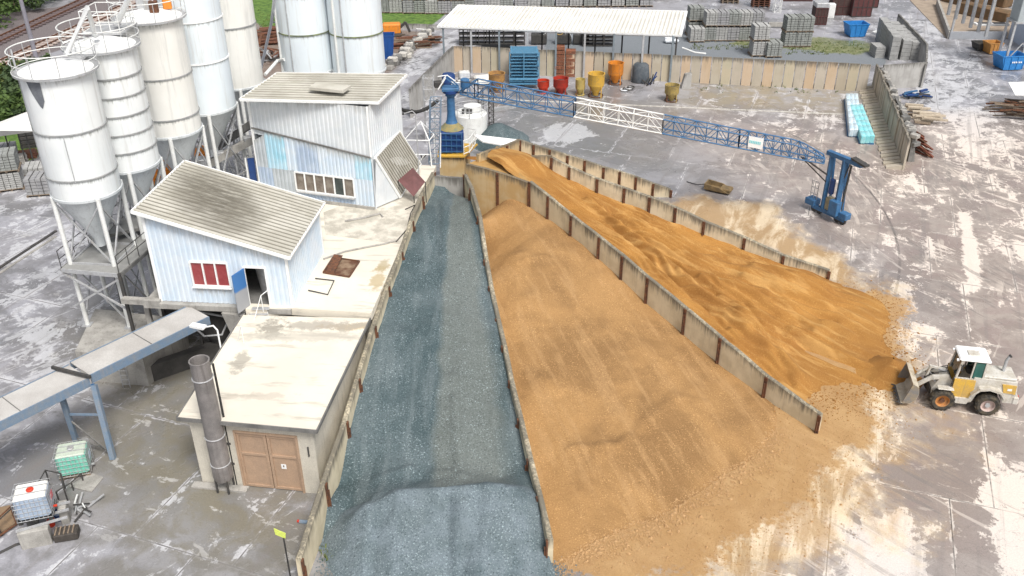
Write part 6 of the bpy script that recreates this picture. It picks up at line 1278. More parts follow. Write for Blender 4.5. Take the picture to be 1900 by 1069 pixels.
for k, px in enumerate((1000, 1045, 1078)):
    p = G(px, 82, 0); t = thing('wire_basket', ORD[k] + ' heap of pale wire netting from the left, behind the red brown crates', 'netting', p); rnd = random.Random(k); 
    for s2 in range(14):
        c0 = p + V(rnd.uniform(-.9, .9), rnd.uniform(-.3, .6), rnd.uniform(1.2, 3.0)); mm = M().ring((0, 0, 0), rnd.uniform(.3, .6), .035, 14); rm = Euler((rnd.uniform(0, 3), rnd.uniform(0, 3), 0)).to_matrix(); mm.v = [rm @ v + c0 for v in mm.v]; mm.build('coil', (polyw, steelg, MT['yellow paint'] if k else polyw)[s2 % 3] if k == 1 else (polyw, steelg)[s2 % 2], t)
    M().box(p + V(0, .2, .7), (1.9, 1.1, 1.1), 0, .05).build('bin', dark, t)
# ================================================================ PAVER PALLETS
def mkm(nm, mm, mt_, par, T=None):
    me = bpy.data.meshes.new(nm); me.from_pydata([tuple(v) for v in mm.v], [], mm.f); me.update(); o = bpy.data.objects.new(nm, me); C.objects.link(o); o.parent = par; me.materials.append(mt_); return o
pavg = [mat('grey pavers %d' % i, a, b2, 2.5, .8, .9, bump=.3, lo=.3, hi=.6, streak=None) for i, (a, b2) in enumerate((((.31, .325, .31), (.22, .23, .215)), ((.45, .45, .435), (.34, .34, .33)), ((.25, .25, .26), (.34, .34, .34))))]
def pallet_proto(nm, mt_, nl, w_=1.15, h_=1.0, gx=2):
    t = thing(nm, nm, 'pallet of pavers', (0, 0, 0)); mm = M()
    for x in (-.5, 0, .5): mm.box((x * w_, 0, .05), (.1, w_, .1))
    for k in range(5): mm.box((0, (-.5 + k * .25) * w_ * .95, .12), (w_, .12, .03))
    mkm('pallet_base', mm, wood, t); mm = M(); rnd = random.Random(nl)
    for l in range(nl):
        z = .14 + h_ * l / nl; hh = h_ / nl - .03
        for a in range(gx):
            for b2 in range(gx): mm.box(((a + .5) / gx * w_ - w_ / 2 + rnd.uniform(-.012, .012), (b2 + .5) / gx * w_ - w_ / 2, z + hh / 2), (w_ / gx - .02, w_ / gx - .02, hh))
    mkm('pavers', mm, mt_, t); mm = M()
    for a in (-.28, .28): mm.box((a, 0, .14 + h_ / 2), (.03, w_ + .02, h_ + .02)); 
    mkm('strap', mm, dark, t); return t
PT = [pallet_proto('paver_pallet', pavg[0], 6), pallet_proto('paver_pallet', pavg[1], 8), pallet_proto('paver_pallet', pavg[2], 5)]
def pal(px, py, i, lab, grp, z=0, rz=0.05, sc=1.0, dy=0): q = G(px, py, 0); return place(PT[i], used, V(q.x, q.y + dy + .6, z), rz, sc, lab, grp)
g_ = 'grey paver pallets in the stock yard'
U = 1.55; row = [1294, 1316, 1336.5, 1358, 1379.5, 1401, 1421]
for k, px in enumerate(row[1:6]): pal(px, 76, k % 3, ORD[k] + ' from left in the bottom tier of the long double paver row behind the wall', g_, sc=(U * .8, U, U))
for k, px in enumerate(row[1:]): pal(px, 76, (k + 1) % 3, ORD[k] + ' from left in the top tier of the long double paver row behind the wall', g_, z=1.16 * U, sc=(U * .8, U, U)) if k < 5 else None
pal(1292, 78, 1, 'single grey paver pallet at the left end of the long double row', g_, sc=(U, U, U))
pal(1288, 66, 0, 'greenish lower paver pallet close to the canopy end', g_, sc=(U, U, U)); pal(1288, 66, 0, 'greenish upper paver pallet close to the canopy end', g_, z=1.16 * U, sc=U)
for k, (px, py) in enumerate(((1408, 104), )): pal(px, py, 1, 'lower pallet of the pale paver stack touching the beige wall', g_, sc=U * 1.02); pal(px - 1, py, 1, 'upper pallet of the pale paver stack touching the beige wall', g_, z=1.16 * U, sc=U * 1.02)
pal(1434, 106, 0, 'single paver pallet right of the stack touching the beige wall', g_, sc=U)
for k, px in enumerate((1466, 1489)):
    for j in range(2): pal(px, 87, 0, ('left', 'right')[k] + ' ' + ('lower', 'upper')[j] + ' pallet of the square block of four beside the grass', g_, z=1.16 * U * j, sc=(U, U, U * 1.05))
for k, px in enumerate((712, 735, 760, 781, 801, 825, 850)):
    for j in range(2):
        if (k, j) in ((4, 1),): continue
        pal(px, 24 + k * .4, k % 3, ORD[k] + ' paver pallet from left, ' + ('lower', 'upper') [j] + ' tier, beyond the bright green strip', g_, z=1.16 * U * j, sc=(U * .98, U, U * 1.05))
for k, px in enumerate((868, 892, 916, 940, 966, 990, 1016, 1042, 1068, 1094, 1120, 1146, 1172, 1198)):
    for j in range(2): pal(px, 14 - k * .15, (k * 2 + j) % 3, ORD[k] + ' paver pallet from the left, ' + ('lower', 'upper')[j] + ' tier, in the far row above the canopy roof', g_, z=1.16 * U * j, sc=(U * 1.0, U, U * 1.1))
for k, (px, py, j) in enumerate(((1228, -2, 0), (1255, -6, 0), (1300, -8, 0))): pal(px, py, k, ORD[k] + ' lone paver pallet from the left at the top edge behind the canopy', g_, sc=U)
# left foreground paver stacks
for k, (px, py, j, rz) in enumerate(((18, 352, 0, .35), (18, 352, 1, .35), (72, 362, 0, .2), (8, 305, 0, .3), (60, 322, 0, .3))):
    pal(px, py, (1, 0, 2, 2, 1)[k], ('lower grey paver pallet of the pair at the left edge below the white tent', 'upper grey paver pallet of the pair at the left edge below the white tent', 'grey paver pallet right beside the front silo', 'dark grey paver pallet behind the left edge pair', 'low pale slab pallet between the left stacks')[k], 'paver pallets left of the silos', z=1.16 * 1.35 * j, rz=rz, sc=(1.5, 1.6, 1.35) if k != 4 else (1.4, 1.6, .5))
# slab stacks at the upper right
pv = mat('edge stone grey', (.36, .36, .35), (.24, .24, .235), 3, .8, .9)
for k, (px, py, w_, l_, h_, lab) in enumerate(((1632, 108, 1.1, 2.2, 1.3, 'small pale slab stack in front of the long stone rows'), (1657, 112, .9, 9.5, 2.7, 'left long row of stacked grey kerb stones'), (1678, 112, 1.0, 9, 2.3, 'middle long row of stacked grey kerb stones with a dark gap'), (1696, 112, 1.0, 8, 2.1, 'right long row of stacked grey kerb stones under the thin wall'))):
    p = G(px, py, 0); t = thing('kerb_stone_stack', lab, 'stone stack', p, group='long stacks of kerb stones')
    d = (G(1612, 60, 0) - G(1645, 112, 0)).normalized() if k else V(0, 1, 0); aa = math.atan2(d.y, d.x); nseg = max(1, int(l_ / 1.3))
    for s2 in range(nseg):
        mm = M(); c0 = p + d * (s2 + .5) * l_ / nseg; 
        for l in range(5): mm.box(c0 + V(0, 0, h_ * (l + .5) / 5 + (0.05 * ((s2 * 3) % 2))), (l_ / nseg * .94, w_, h_ / 5 - .03), aa)
        mm.build('block', pv, t)
# ================================================================ UPPER YARD ITEMS
def skip(px, py, w_, l_, h_, mt_, lab, rz=.1):
    p = G(px, py, 0); t = thing('waste_skip', lab, 'skip', p, rz); b2 = .72
    q = [(-l_ / 2 * .7, -w_ / 2), (l_ / 2 * .7, -w_ / 2), (l_ / 2 * .7, w_ / 2), (-l_ / 2 * .7, w_ / 2)]; Q = [(-l_ / 2, -w_ / 2 * 1.05), (l_ / 2, -w_ / 2 * 1.05), (l_ / 2, w_ / 2 * 1.05), (-l_ / 2, w_ / 2 * 1.05)]
    mm = M(); L = [V(a, b_, .1) for a, b_ in q] + [V(a, b_, h_) for a, b_ in Q] + [V(a * .92, b_ * .92, h_) for a, b_ in Q] + [V(a * .9, b_ * .9, .3) for a, b_ in q]
    mm.add(L, [(3, 2, 1, 0)] + [(i, (i + 1) % 4, 4 + (i + 1) % 4, 4 + i) for i in range(4)] + [(4 + i, 4 + (i + 1) % 4, 8 + (i + 1) % 4, 8 + i) for i in range(4)] + [(8 + i, 8 + (i + 1) % 4, 12 + (i + 1) % 4, 12 + i) for i in range(4)] + [(12, 13, 14, 15)])
    bo = mkm('body', mm, mt_, t); mm = M()
    for k in range(4): x = -l_ * .36 + k * l_ * .24; mm.bar((x, -w_ / 2 * 1.04, .15), (x * 1.12, -w_ / 2 * 1.09, h_ - .05), .07)
    mkm('rib', mm, mt_, t); mm = M(); [mm.bar(V(*Q[i], h_), V(*Q[(i + 1) % 4], h_), .1) for i in range(4)]; mkm('rim', mm, mt_, t); return t
bsk = mat('bright blue skip', (.03, .22, .55), (.02, .13, .36), 3, .6, .5)
skip(1585, 66, 1.8, 2.6, 1.6, bsk, 'bright blue waste skip standing on the pale concrete at the top')
t = skip(1868, 126, 2.0, 3.0, 1.6, bsk, 'blue tipping skip with white lettering below the grey steel duct', .1)
p = G(1868, 126, 0)
for k in range(6): M().bar(p + V(-.2 + k * .17, -1.09, .9), p + V(-.12 + k * .17, -1.09, 1.08), .07, .015, up=V(0, -1, 0)).build('lettering', whitec, t) if False else None
lm = M(); [lm.box((-.2 + k * .2, -1.075, .95), (.13, .03, .16)) for k in range(6)]; mkm('lettering', lm, whitec, t)
skip(1838, 98, 1.5, 1.7, 1.3, mat('amber skip', (.50, .24, .06), (.32, .16, .06), 3, .7, .7), 'orange brown skip beside the blue skip at the right'); skip(1819, 92, 1.4, 1.9, .9, dark, 'low dark wire skip left of the orange brown one')
skip(718, 112, 1.6, 2.0, 3.0, mat('deep blue container', (.01, .07, .27), (.01, .05, .18), 2, .5, .5), 'tall dark blue container behind the right silo of the pair')
boxm = mat('dark brown box', (.05, .028, .025), (.08, .045, .038), 3, .7, .8); boxr = mat('maroon hatch box', (.11, .035, .035), (.06, .025, .022), 3, .7, .8)
for k, (px, py, w_, h_, mt_, lab) in enumerate(((1521, 46, 1.6, 2.2, boxm, 'narrow dark cage box with pale mesh lid, nearest the grass'), (1562, 28, 3.0, 2.4, boxm, 'wide black brown storage box near the top edge'), (1597, 31, 2.6, 2.6, boxr, 'maroon cross hatched storage box'), (1612, 14, 2.4, 2.4, boxr, 'maroon storage box furthest back at the top edge'), (1480, 2, 4.2, .9, boxm, 'low dark timber stack at the top edge'))):
    p = G(px, py, 0); t = thing('storage_box', lab, 'storage box', p); M().box(p + V(0, .8, h_ / 2), (w_, 1.8, h_), 0, .03).build('body', mt_, t)
    mm = M(); [mm.bar(p + V(-w_ / 2 + w_ * i / 4, -.12, .1), p + V(-w_ / 2 + w_ * i / 4, -.12, h_ - .05), .06) for i in range(5)]; [mm.bar(p + V(-w_ / 2, -.13, z), p + V(w_ / 2, -.13, z), .06) for z in (.1, h_ / 2, h_ - .05)]; mm.build('frame', boxr if mt_ is boxm else dark, t)
    if k == 0: M().box(p + V(0, .8, h_ + .3), (w_, 1.8, .6), 0, .05).build('mesh_lid', steelg, t)
p = G(1541, 34, 0); t = thing('white_cabinet', 'small white cabinet standing between the dark boxes', 'cabinet', p); M().box(p + V(0, .4, .95), (.9, .8, 1.9), 0, .04).build('body', whitec, t); M().box(p + V(0, -.02, 1.0), (.7, .04, 1.6)).build('door', white, t)
for k, (px, py) in enumerate(((1355, 6), (1412, 13))):
    p = G(px, py, 0); t = thing('pallet_stack', ('low', 'tall')[k] + ' stack of brown timber pallets near the top edge', 'pallet stack', p, group='brown pallet stacks')
    for j in range(4 if k == 0 else 8): mm = M(); [mm.box(p + V(a, .6, .12 + j * .28), (.14, 1.4, .2)) for a in (-1.1, -.4, .4, 1.1)]; mm.box(p + V(0, .6, .24 + j * .28), (2.5, 1.4, .05)); mm.build('pallet', woodr if k else wood, t)
lattice('lattice_mast', G(1441, 22, 0), 9, .9, white, 'white lattice mast foot at the top edge above the paver rows', 'mast')
p = G(1448, 50, 0); CP = thing('concrete_pipe', 'pale concrete beam lying between the paver rows', 'beam', p); M().bar(p + V(-1.6, 0, .35), p + V(3, .1, .35), .5, .5).build('beam', conc, CP)
for k, (px, py) in (): p = G(px, py, 2.9); t = thing('board_bundle', ('left', 'right')[k] + ' reddish board bundle behind the top tier of the double row', 'boards', p); M().box(XY(p, 1.5) + V(0, 2.2, 0), (1.7, 1.2, 3.0), .1, .03).build('boards', wood, t); M().box(XY(p, 3.1) + V(0, 2.2, 0), (1.9, 1.4, .14), .1).build('top_board', mat('pinkish boards', (.50, .36, .30), (.40, .30, .25), 3), t)
p = G(1246, 80, 0); t = thing('sack_pile', 'loose heap of pale bags behind the wall near the canopy end', 'sacks', p)
for k in range(5): M().box(p + V(.5 * (k % 3) - .5, .3 * (k // 3), .3 + .25 * (k // 3)), (.7, .6, .4), .4 * k, .12).build('sack', polyw, t, smooth=True)
# white sheets on grass
t = thing('board', 'loose white board lying at the end of the stone stacks', 'board', G(1630, 62, 0)); M().plate(G(1618, 58, .3), G(1640, 64, .3), G(1655, 56, .8), G(1632, 52, .8), .05).build('board', whitec, t)
# turquoise stacks by the right wall
gt_ = 'turquoise wrapped bundles by the right yard wall'
for i, (a, b2, h_, mt_, lab) in enumerate((((1608, 268), (1586, 208), .75, cyan, 'turquoise film wrapped bundle row nearest the ribbed wall'), ((1586, 255), (1578, 186), .7, mat('white blue film', (.60, .68, .72), (.40, .56, .66), 2, .8, .35), 'whitish film wrapped bundle row left of the turquoise one'))):
    A_, B_ = G(*a, 0), G(*b2, 0); t = thing('wrapped_bundle', lab, 'bundle', A_, group=gt_); d = B_ - A_; nn2 = 6
    for k in range(nn2):
        for j in (-1, 0, 1):
            q = A_ + d * (k + .5) / nn2 + V(j * .42, j * .05, h_ * .5 + .08); M().box(q, (.40, d.length / nn2 * .94, h_), math.atan2(d.y, d.x) - R(90), .05).build('packet', mt_, t, smooth=True)
    M().bar(A_ + V(0, .1, .05), B_ + V(0, 0, .05), 1.3, .1).build('base', blue, t)
# right edge: scrap, timber, rebar heaps
def heap(name, lab, cat, base, n_, spread, ln, mt_, seed, flat=.25, th=.07, dirv=None, zmax=1.0):
    rnd = random.Random(seed); t = thing(name, lab, cat, base)
    for k in range(n_):
        a = Vector(base) + V(rnd.uniform(-1, 1) * spread[0], rnd.uniform(-1, 1) * spread[1], rnd.random() ** 1.5 * zmax + .05)
        d = (Vector(dirv) if dirv else V(rnd.uniform(-1, 1), rnd.uniform(-1, 1), 0)).normalized() + V(rnd.uniform(-1, 1), rnd.uniform(-1, 1), rnd.uniform(-1, 1) * .6) * flat; L = ln * rnd.uniform(.5, 1.1)
        e = a + d.normalized() * L; e.z = max(.05, e.z); M().bar(a, e, th * rnd.uniform(.6, 1.6), th * rnd.uniform(.5, 1)).build('piece', mt_[rnd.randrange(len(mt_))], t)
    return t
heap('scrap_heap', 'blue scrap steel pile at the foot of the grey cross wall', 'scrap', G(1688, 182, 0), 16, (1.2, .5), 1.6, [blued, blue, dark, blued], 3, .4, .18, (1, .2, 0), .7)
heap('timber_pile', 'pale boards stacked behind the ribbed wall', 'timber', G(1697, 220, 0), 26, (.7, 2.2), 2.2, [wood, mat('pale boards', (.52, .45, .35), (.40, .33, .25), 3), MT['pale boards']], 5, .12, .22, (1, -.2, 0), .8)
heap('rebar_heap', 'rust red heap of steel bars at the end of the ribbed wall', 'scrap', G(1712, 282, 0), 44, (.4, 1.7), 2.4, [rust, mat('red rust', (.22, .07, .04), (.12, .04, .03), 4), MT['red rust']], 6, .2, .12, (-.3, 1, .1), 1.1)
heap('timber_pile', 'dark scattered timber pile under a white board at the right edge', 'timber', G(1880, 212, 0), 70, (2.6, 1.6), 3.4, [wood, mat('dark timber', (.09, .065, .045), (.05, .04, .03), 3), MT['dark timber'], rust], 8, .18, .13, (1, -.12, 0), 1.4)
t = thing('board', 'large white board roofing the dark timber pile at the right edge', 'board', G(1890, 190, 1.5)); M().plate(G(1884, 176, 1.9), G(1960, 178, 1.9), G(1955, 150, 2.4), G(1871, 152, 2.4), .06).build('board', whitec, t)
rnd = random.Random(12); RB = thing('rubble_bank', 'grey broken rubble heaped along the outer side of the ribbed wall', 'rubble', G(1680, 240, 0)); ra0, ra1 = BW1 + V(1.35, .6, 0), G(1684, 300, 0) + V(0, 0, 0)
for k in range(90): q = ra0.lerp(ra1, k / 90) + V(rnd.uniform(.05, .55), rnd.uniform(-.4, .4), rnd.uniform(.2, 2.5) * (1 - .25 * rnd.random())); q.z = max(.2, 2.55 - (q.x - ra0.lerp(ra1, k / 90).x) * 2.2 - rnd.random() * .3); M().box(q, (rnd.uniform(.3, .8), rnd.uniform(.3, .8), rnd.uniform(.25, .5)), rnd.uniform(0, 3), .05).build('stone', (conc, conc_d, greywall)[k % 2], RB)
bk2 = M(); [bk2.hexa([a + V(0, 0, -.1), b2 + V(0, 0, -.1), b2 + V(.6, 0, -.1), a + V(.6, 0, -.1)], [a + V(0, 0, 2.3), b2 + V(0, 0, 2.3), b2 + V(.2, 0, 2.3), a + V(.2, 0, 2.3)]) for a, b2 in ((ra0, ra1),)]; bk2.build('bank', conc_d, RB)
# workshop at the top right
WS = thing('open_workshop', 'open fronted grey workshop store with dark timber at the top right corner', 'building', G(1790, 60, 0))
w0_, w1x = G(1760, 72, 0), G(1865, 72, 0); wbk = G(1738, 10, 0)
M().bar(w0_ + V(0, 0, .4), w1x + V(0, 0, .4), .3, 1.0).build('plinth_wall', mat('blue grey plinth', (.33, .35, .38), (.28, .29, .31), 2), WS)
M().bar(w0_ + V(0, 0, .4), XY(wbk, .4), .3, 1.0).build('plinth_wall', conc, WS)
M().bar(XY(wbk, 0) + V(-.4, 3, 0), XY(wbk, 8) + V(-.4, 3, 0), .2).build('post', steelg, WS); M().bar(w0_ + V(.3, .3, 0), XY(w0_, 7) + V(.3, .3, 0), .22).build('post', steelg, WS)
M().slab([w0_ + V(-.2, .1, 0), w1x + V(8, .1, 0), w1x + V(8, 30, 0), wbk + V(0, 20, 0)], .02, .06).build('floor', mat('dusty tan floor', (.36, .29, .22), (.24, .19, .15), 1, .8), WS)
for k, (px, py, w_, l_, h_, rz) in enumerate(((1818, 34, 1.6, 5, 1.6, .55), (1846, 38, 1.8, 5, 1.4, .6), (1790, 12, 1.6, 6, 2.2, .5), (1835, 8, 2.0, 7, 2.6, .5))):
    p = G(px, py, 0); t = thing('hay_bale_stack', ORD[k] + ' long brown covered stack from the front inside the open workshop', 'stack', p, group='brown stacks in the workshop'); t.name = 'covered_stack'
    M().box(p + V(0, 1, h_ / 2), (w_, l_, h_), rz, .15).build('stack', mat('brown cover %d' % k, (.17, .10, .05), (.09, .065, .035), 1.5, .9), t, smooth=True)
p = G(1838, 62, 0); t = thing('white_cabin_frame', 'white framed twin window unit lying behind the low blue grey wall', 'window frame', p); M().box(p + V(0, .4, 1.1), (4.2, 1.0, .25), 0, .03).build('frame', whitec, t)
for a in (-1, 1): M().box(p + V(a * .98, .38, 1.24), (1.6, .75, .03)).build('pane', dark, t)
DU = thing('extraction_duct', 'tall grey steel duct tower standing over the blue skip at the right', 'duct', G(1880, 130, 0)); p = G(1880, 126, 0)
for a, b2 in ((-1.4, -.6), (1.3, -.6), (1.3, 1.2), (-1.4, 1.2)): M().bar(p + V(a, b2, 0), p + V(a, b2, 5.2), .22).build('leg', steelg, DU)
M().bar(p + V(-1.4, -.6, 1.0), p + V(0, -.6, 3), .1).build('brace', steelg, DU); M().bar(p + V(1.3, -.6, 1.0), p + V(0, -.6, 3), .1).build('brace', steelg, DU)
M().box(p + V(0, .3, 5.2), (3, 2.2, .2)).build('collar', steelg, DU); M().box(p + V(0, .3, 8.2), (2.6, 1.9, 6.0), 0, .05).build('duct', mat('grey green duct', (.38, .42, .43), (.30, .33, .34), 1.5), DU)
for k in range(6): M().box(p + V(-3.0 - .4 * k, 2 + k * 1.2, 5.5 + .2 * k), (.3, .3, 5)).build('flue', steelg, DU)
BWL = thing('workshop_wall', 'pale blue workshop wall at the right edge behind the duct', 'building', G(1935, 100, 0)); M().box(G(1935, 100, 0) + V(1.6, 3, 3), (5, 8, 6)).build('wall', mat('pale blue wall', (.46, .52, .62), (.40, .45, .54), 1), BWL)
M().box(G(1935, 100, 0) + V(1.6, 3, 6.1), (5.4, 8.4, .2)).build('roof', conc, BWL)
for a in (0, 2.2): M().box(G(1935, 100, 0) + V(-.5 + a, -1.02, 2.6), (1.2, .08, 1.2)).build('window', glassd, BWL)
# ================================================================ RAILWAY, LEFT SIDE
for i, (a, b2, lab, sl_m) in enumerate((((-60, 150), (330, -30), 'near railway track with pale sleepers passing behind the front silos', mat('pale sleepers', (.50, .42, .38), (.36, .29, .25), 3)), ((-60, 104), (300, -62), 'far railway track with dark sleepers beside the hedge', mat('dark sleepers', (.17, .13, .13), (.12, .09, .09), 3)))):
    A_, B_ = G(*a, 0), G(*b2, 0); d = (B_ - A_).normalized(); nr = V(-d.y, d.x, 0); t = thing('railway_track', lab, 'railway', A_, group='railway tracks'); L = (B_ - A_).length
    for s2 in (-.75, .75): M().bar(A_ + nr * s2 + V(0, 0, .33), B_ + nr * s2 + V(0, 0, .33), .1, .16).build('rail', rust, t)
    for k in range(min(98, int(L / .9))): q = A_ + d * (k + .5) * .9; M().box(q + V(0, 0, .17), (.34, 2.6, .18), math.atan2(d.y, d.x), .02).build('sleeper', sl_m, t)
# catenary / lamp pole
p = G(52, 75, 0) ; p = G(70, 118, 0); PL = thing('rail_mast', 'grey steel mast standing beside the railway at the top left', 'mast', p); M().tube([p, p + V(0, 0, 13)], .26, 10, .18).build('pole', mat('grey mast', (.26, .25, .29), (.20, .19, .22), 2), PL, smooth=True); M().box(p + V(0, 0, .3), (.9, .9, .6)).build('footing', conc, PL); M().bar(p + V(0, 0, 9.5), p + V(-3.4, -.5, 10.6), .1).build('arm', white, PL)
# bushes / trees
leafm = []
for i, (a, b2) in enumerate((((.035, .075, .015), (.09, .14, .03)), ((.025, .05, .018), (.06, .095, .03)), ((.08, .12, .02), (.15, .17, .05)))): leafm.append(mat('foliage %d' % i, a, b2, 1.2, 1, .8, bump=0, fine=.3, lo=.3, hi=.7))
def bush(px, py, r, h, i, lab, nm='shrub', cat='shrub', n_=900, trunk=False):
    p = G(px, py, 0); rnd = random.Random(int(px * 7 + py)); t = thing(nm, lab, cat, p, group='bushes along the railway'); mm = M(); cl = [(V(rnd.gauss(0, .45) * r, rnd.gauss(0, .45) * r, h * rnd.uniform(.3, .85)), rnd.uniform(.25, .5) * r) for _ in range(11)]
    for k in range(n_):
        c0, cr = cl[rnd.randrange(11)]; v = V(rnd.gauss(0, 1), rnd.gauss(0, 1), rnd.gauss(0, 1)).normalized() * cr * rnd.uniform(.6, 1.05); q = p + c0 + v; q.z = max(.1, q.z)
        a = V(rnd.gauss(0, 1), rnd.gauss(0, 1), rnd.gauss(0, .6)).normalized() * .22 * rnd.uniform(.6, 1.5); b2 = a.cross(V(rnd.gauss(0, 1), rnd.gauss(0, 1), rnd.gauss(0, 1))).normalized() * .16; mm.add([q - a, q + b2, q + a, q - b2], [(0, 1, 2, 3)])
    mm.build('foliage', leafm[i], t); M().tube([p - V(0, 0, .2), p + V(0, 0, h * .6)], .12, 6, .05).build('stem', wood, t)
k = 0
for px, py, r, h, i in ((-10, 45, 4, 4, 0), (30, 22, 4, 5, 1), (75, 12, 3.5, 4, 0), (120, -4, 4, 5, 1), (165, -20, 4, 4, 0), (210, -38, 4, 5, 1), (5, 5, 4, 5.5, 1), (60, -15, 5, 6, 1), (110, -35, 5, 6, 1), (10, -30, 5, 6, 1), (-40, 20, 5, 5, 0), (160, -55, 5, 6, 0), (260, -60, 4, 4, 1),
                        (10, 190, 3, 3, 1), (45, 175, 2.6, 2.6, 1), (-15, 215, 3, 3, 0), (25, 225, 2.6, 2.2, 0), (60, 205, 2.4, 2.4, 1), (50, 150, 2.2, 1.8, 2), (0, 165, 2.6, 2.2, 2), (85, 140, 2, 1.6, 1), (75, 235, 2, 1.8, 1)):
    k += 1; side = 'in the dark hedge above the railway' if k <= 13 else 'in the scrub between the railway and the white tent'
    bush(px, py, r, h, i, ('dense green bush %s, %s' % (side, ('leftmost', 'front', 'middle', 'back', 'right hand', 'rear')[0] if px < 0 else ('closest to the rails' if py > 10 and k <= 13 else ('away from the rails' if k <= 13 else 'between other bushes')))), n_=1300)
# white tent with slim legs, left edge
TN = thing('tent', 'white sloping tent canopy on thin dark legs at the left edge', 'tent', G(20, 290, 0))
z1, z2 = 2.9, 4.2
a_, b_, c2_, d_ = G(-90, 262, z1), G(64, 243, z1), G(52, 206, z2), G(-60, 260, z2 - .2)
M().plate(G(-110, 268, z1), G(70, 243, z1), G(56, 206, z2), G(-20, 242, z2), .06).build('roof', tarp, TN)
for px, py in ((-20, 247), (8, 246), (32, 244), (46, 243), (66, 243)): q = G(px, py, z1); M().tube([XY(q, 0), q], .06, 6).build('leg', dark, TN)
for px, py, lab, mt_, sz, z in ((60, 270, 'dark machine parked under the white tent', dark, (1.6, 1.6, 1.6), .8), (40, 292, 'low stack of brown planks in front of the tent', woodr, (2.6, 1.2, .5), .25), (33, 302, 'dull grey slab bundle beside the brown planks', conc, (1.6, 1.0, .7), .35)):
    p = G(px, py, 0); t = thing('yard_stack', lab, 'stack', p); t.name = 'covered_machine' if z > .5 else 'plank_stack'; mm = M(); [mm.box(p + V(0, 0, sz[2] * (j + .5) / 4), (sz[0] * (1 - .06 * (j % 2)), sz[1], sz[2] / 4 * .85), .3 + .04 * j, .02) for j in range(4)]; mm.build('layers', mt_, t)
# drain channel in the left yard
CHN = thing('drain_channel', 'dark narrow drainage channel crossing the left yard', 'drain', G(50, 460, 0)); M().bar(G(-60, 535, .03), G(104, 428, .03), .22, .08).build('grate', dark, CHN); M().bar(G(-60, 545, .02), G(104, 438, .02), .2, .06).build('edging', conc, CHN)
# ================================================================ FOREGROUND LEFT: TANKS, BENCH, BUCKETS
tz = 0.0
pg = G(138, 882, 0); IB1 = ibc(pg + V(0, .35, 0), .28, polyg, 'green tinted caged tank standing on the ground below the bridge leg', steelg, mat('blue paper label', (.45, .55, .65), (.65, .70, .74), 8, .9))
pw = G(68, 962, 0); tb = 1.05
IB2 = ibc(XY(G(66, 960, tb), tb) + V(0, .25, 0), .30, polyt, 'white topped caged tank of dark liquid standing on a concrete trestle', red, mat('red and white label', (.65, .10, .12), (.70, .62, .62), 6, .8))
TR = thing('tank_trestle', 'stained concrete trestle with steel bars carrying the white topped tank', 'trestle', XY(pw, 0)); bz = XY(G(66, 960, tb), 0) + V(0, .25, 0); dx1 = V(math.cos(.3), math.sin(.3), 0); dy1 = V(-math.sin(.3), math.cos(.3), 0)
M().box(bz - dy1 * .78 - dx1 * .15 + V(0, 0, .46), (1.25, .42, .95), .3, .03).build('block', conc, TR); M().box(bz + dx1 * .9 + dy1 * .45 + V(0, 0, .46), (.35, .6, .95), .3, .03).build('block', conc, TR); M().box(bz - dx1 * .5 + dy1 * .6 + V(0, 0, .46), (.4, .6, .95), .3, .03).build('block', conc_d, TR)
for k in range(3): M().bar(bz - dx1 * .8 + dy1 * (-.85 + k * .55) + V(0, 0, 1.0), bz + dx1 * 1.25 + dy1 * (-.55 + k * .5) + V(0, 0, 1.0), .09, .09).build('bar', steelg, TR)
for nm, px, py, r, h, mt_, lab in (('bucket', 97, 975, .17, .34, red, 'small red bucket beside the trestle'), ('bucket', 113, 962, .26, .42, blued, 'dark blue tub just behind the red bucket')):
    p = G(px, py, 0); t = thing(nm, lab, 'bucket', p); M().lathe([(r * .75, .01), (r, h), (r * 1.06, h), (r * 1.06, h - .03)], p, 20, caps=False).build('body', mt_, t, smooth=True); M().lathe([(0, h * .75), (r * .93, h * .75)], p, 18, caps=False).build('contents', dark if mt_ is red else polyt, t); M().tube([p + V(-r, 0, h), p + V(-r * .5, -r * .7, h * .8), p + V(r * .5, -r * .7, h * .8), p + V(r, 0, h)], .012, 5).build('handle', steelg, t)
p = G(126, 996, 0); t = thing('crate', 'dark brown slatted crate lying on the wet ground', 'crate', p); cr = .25; M().box(p + V(0, 0, .22), (1.0, .62, .4), cr, .04).build('body', mat('dark wet timber', (.045, .038, .032), (.08, .07, .06), 4), t)
dc = V(math.cos(cr), math.sin(cr), 0); dn2 = V(-math.sin(cr), math.cos(cr), 0)
for k in range(5): M().bar(p + dc * (-.4 + k * .18) - dn2 * .26 + V(0, 0, .45), p + dc * (-.4 + k * .18) + dn2 * .26 + V(0, 0, .45), .06, .04).build('slat', wood, t)
IB1.scale = (1.2, 1.2, 1.2); IB2.scale = (1.2, 1.2, 1.2)
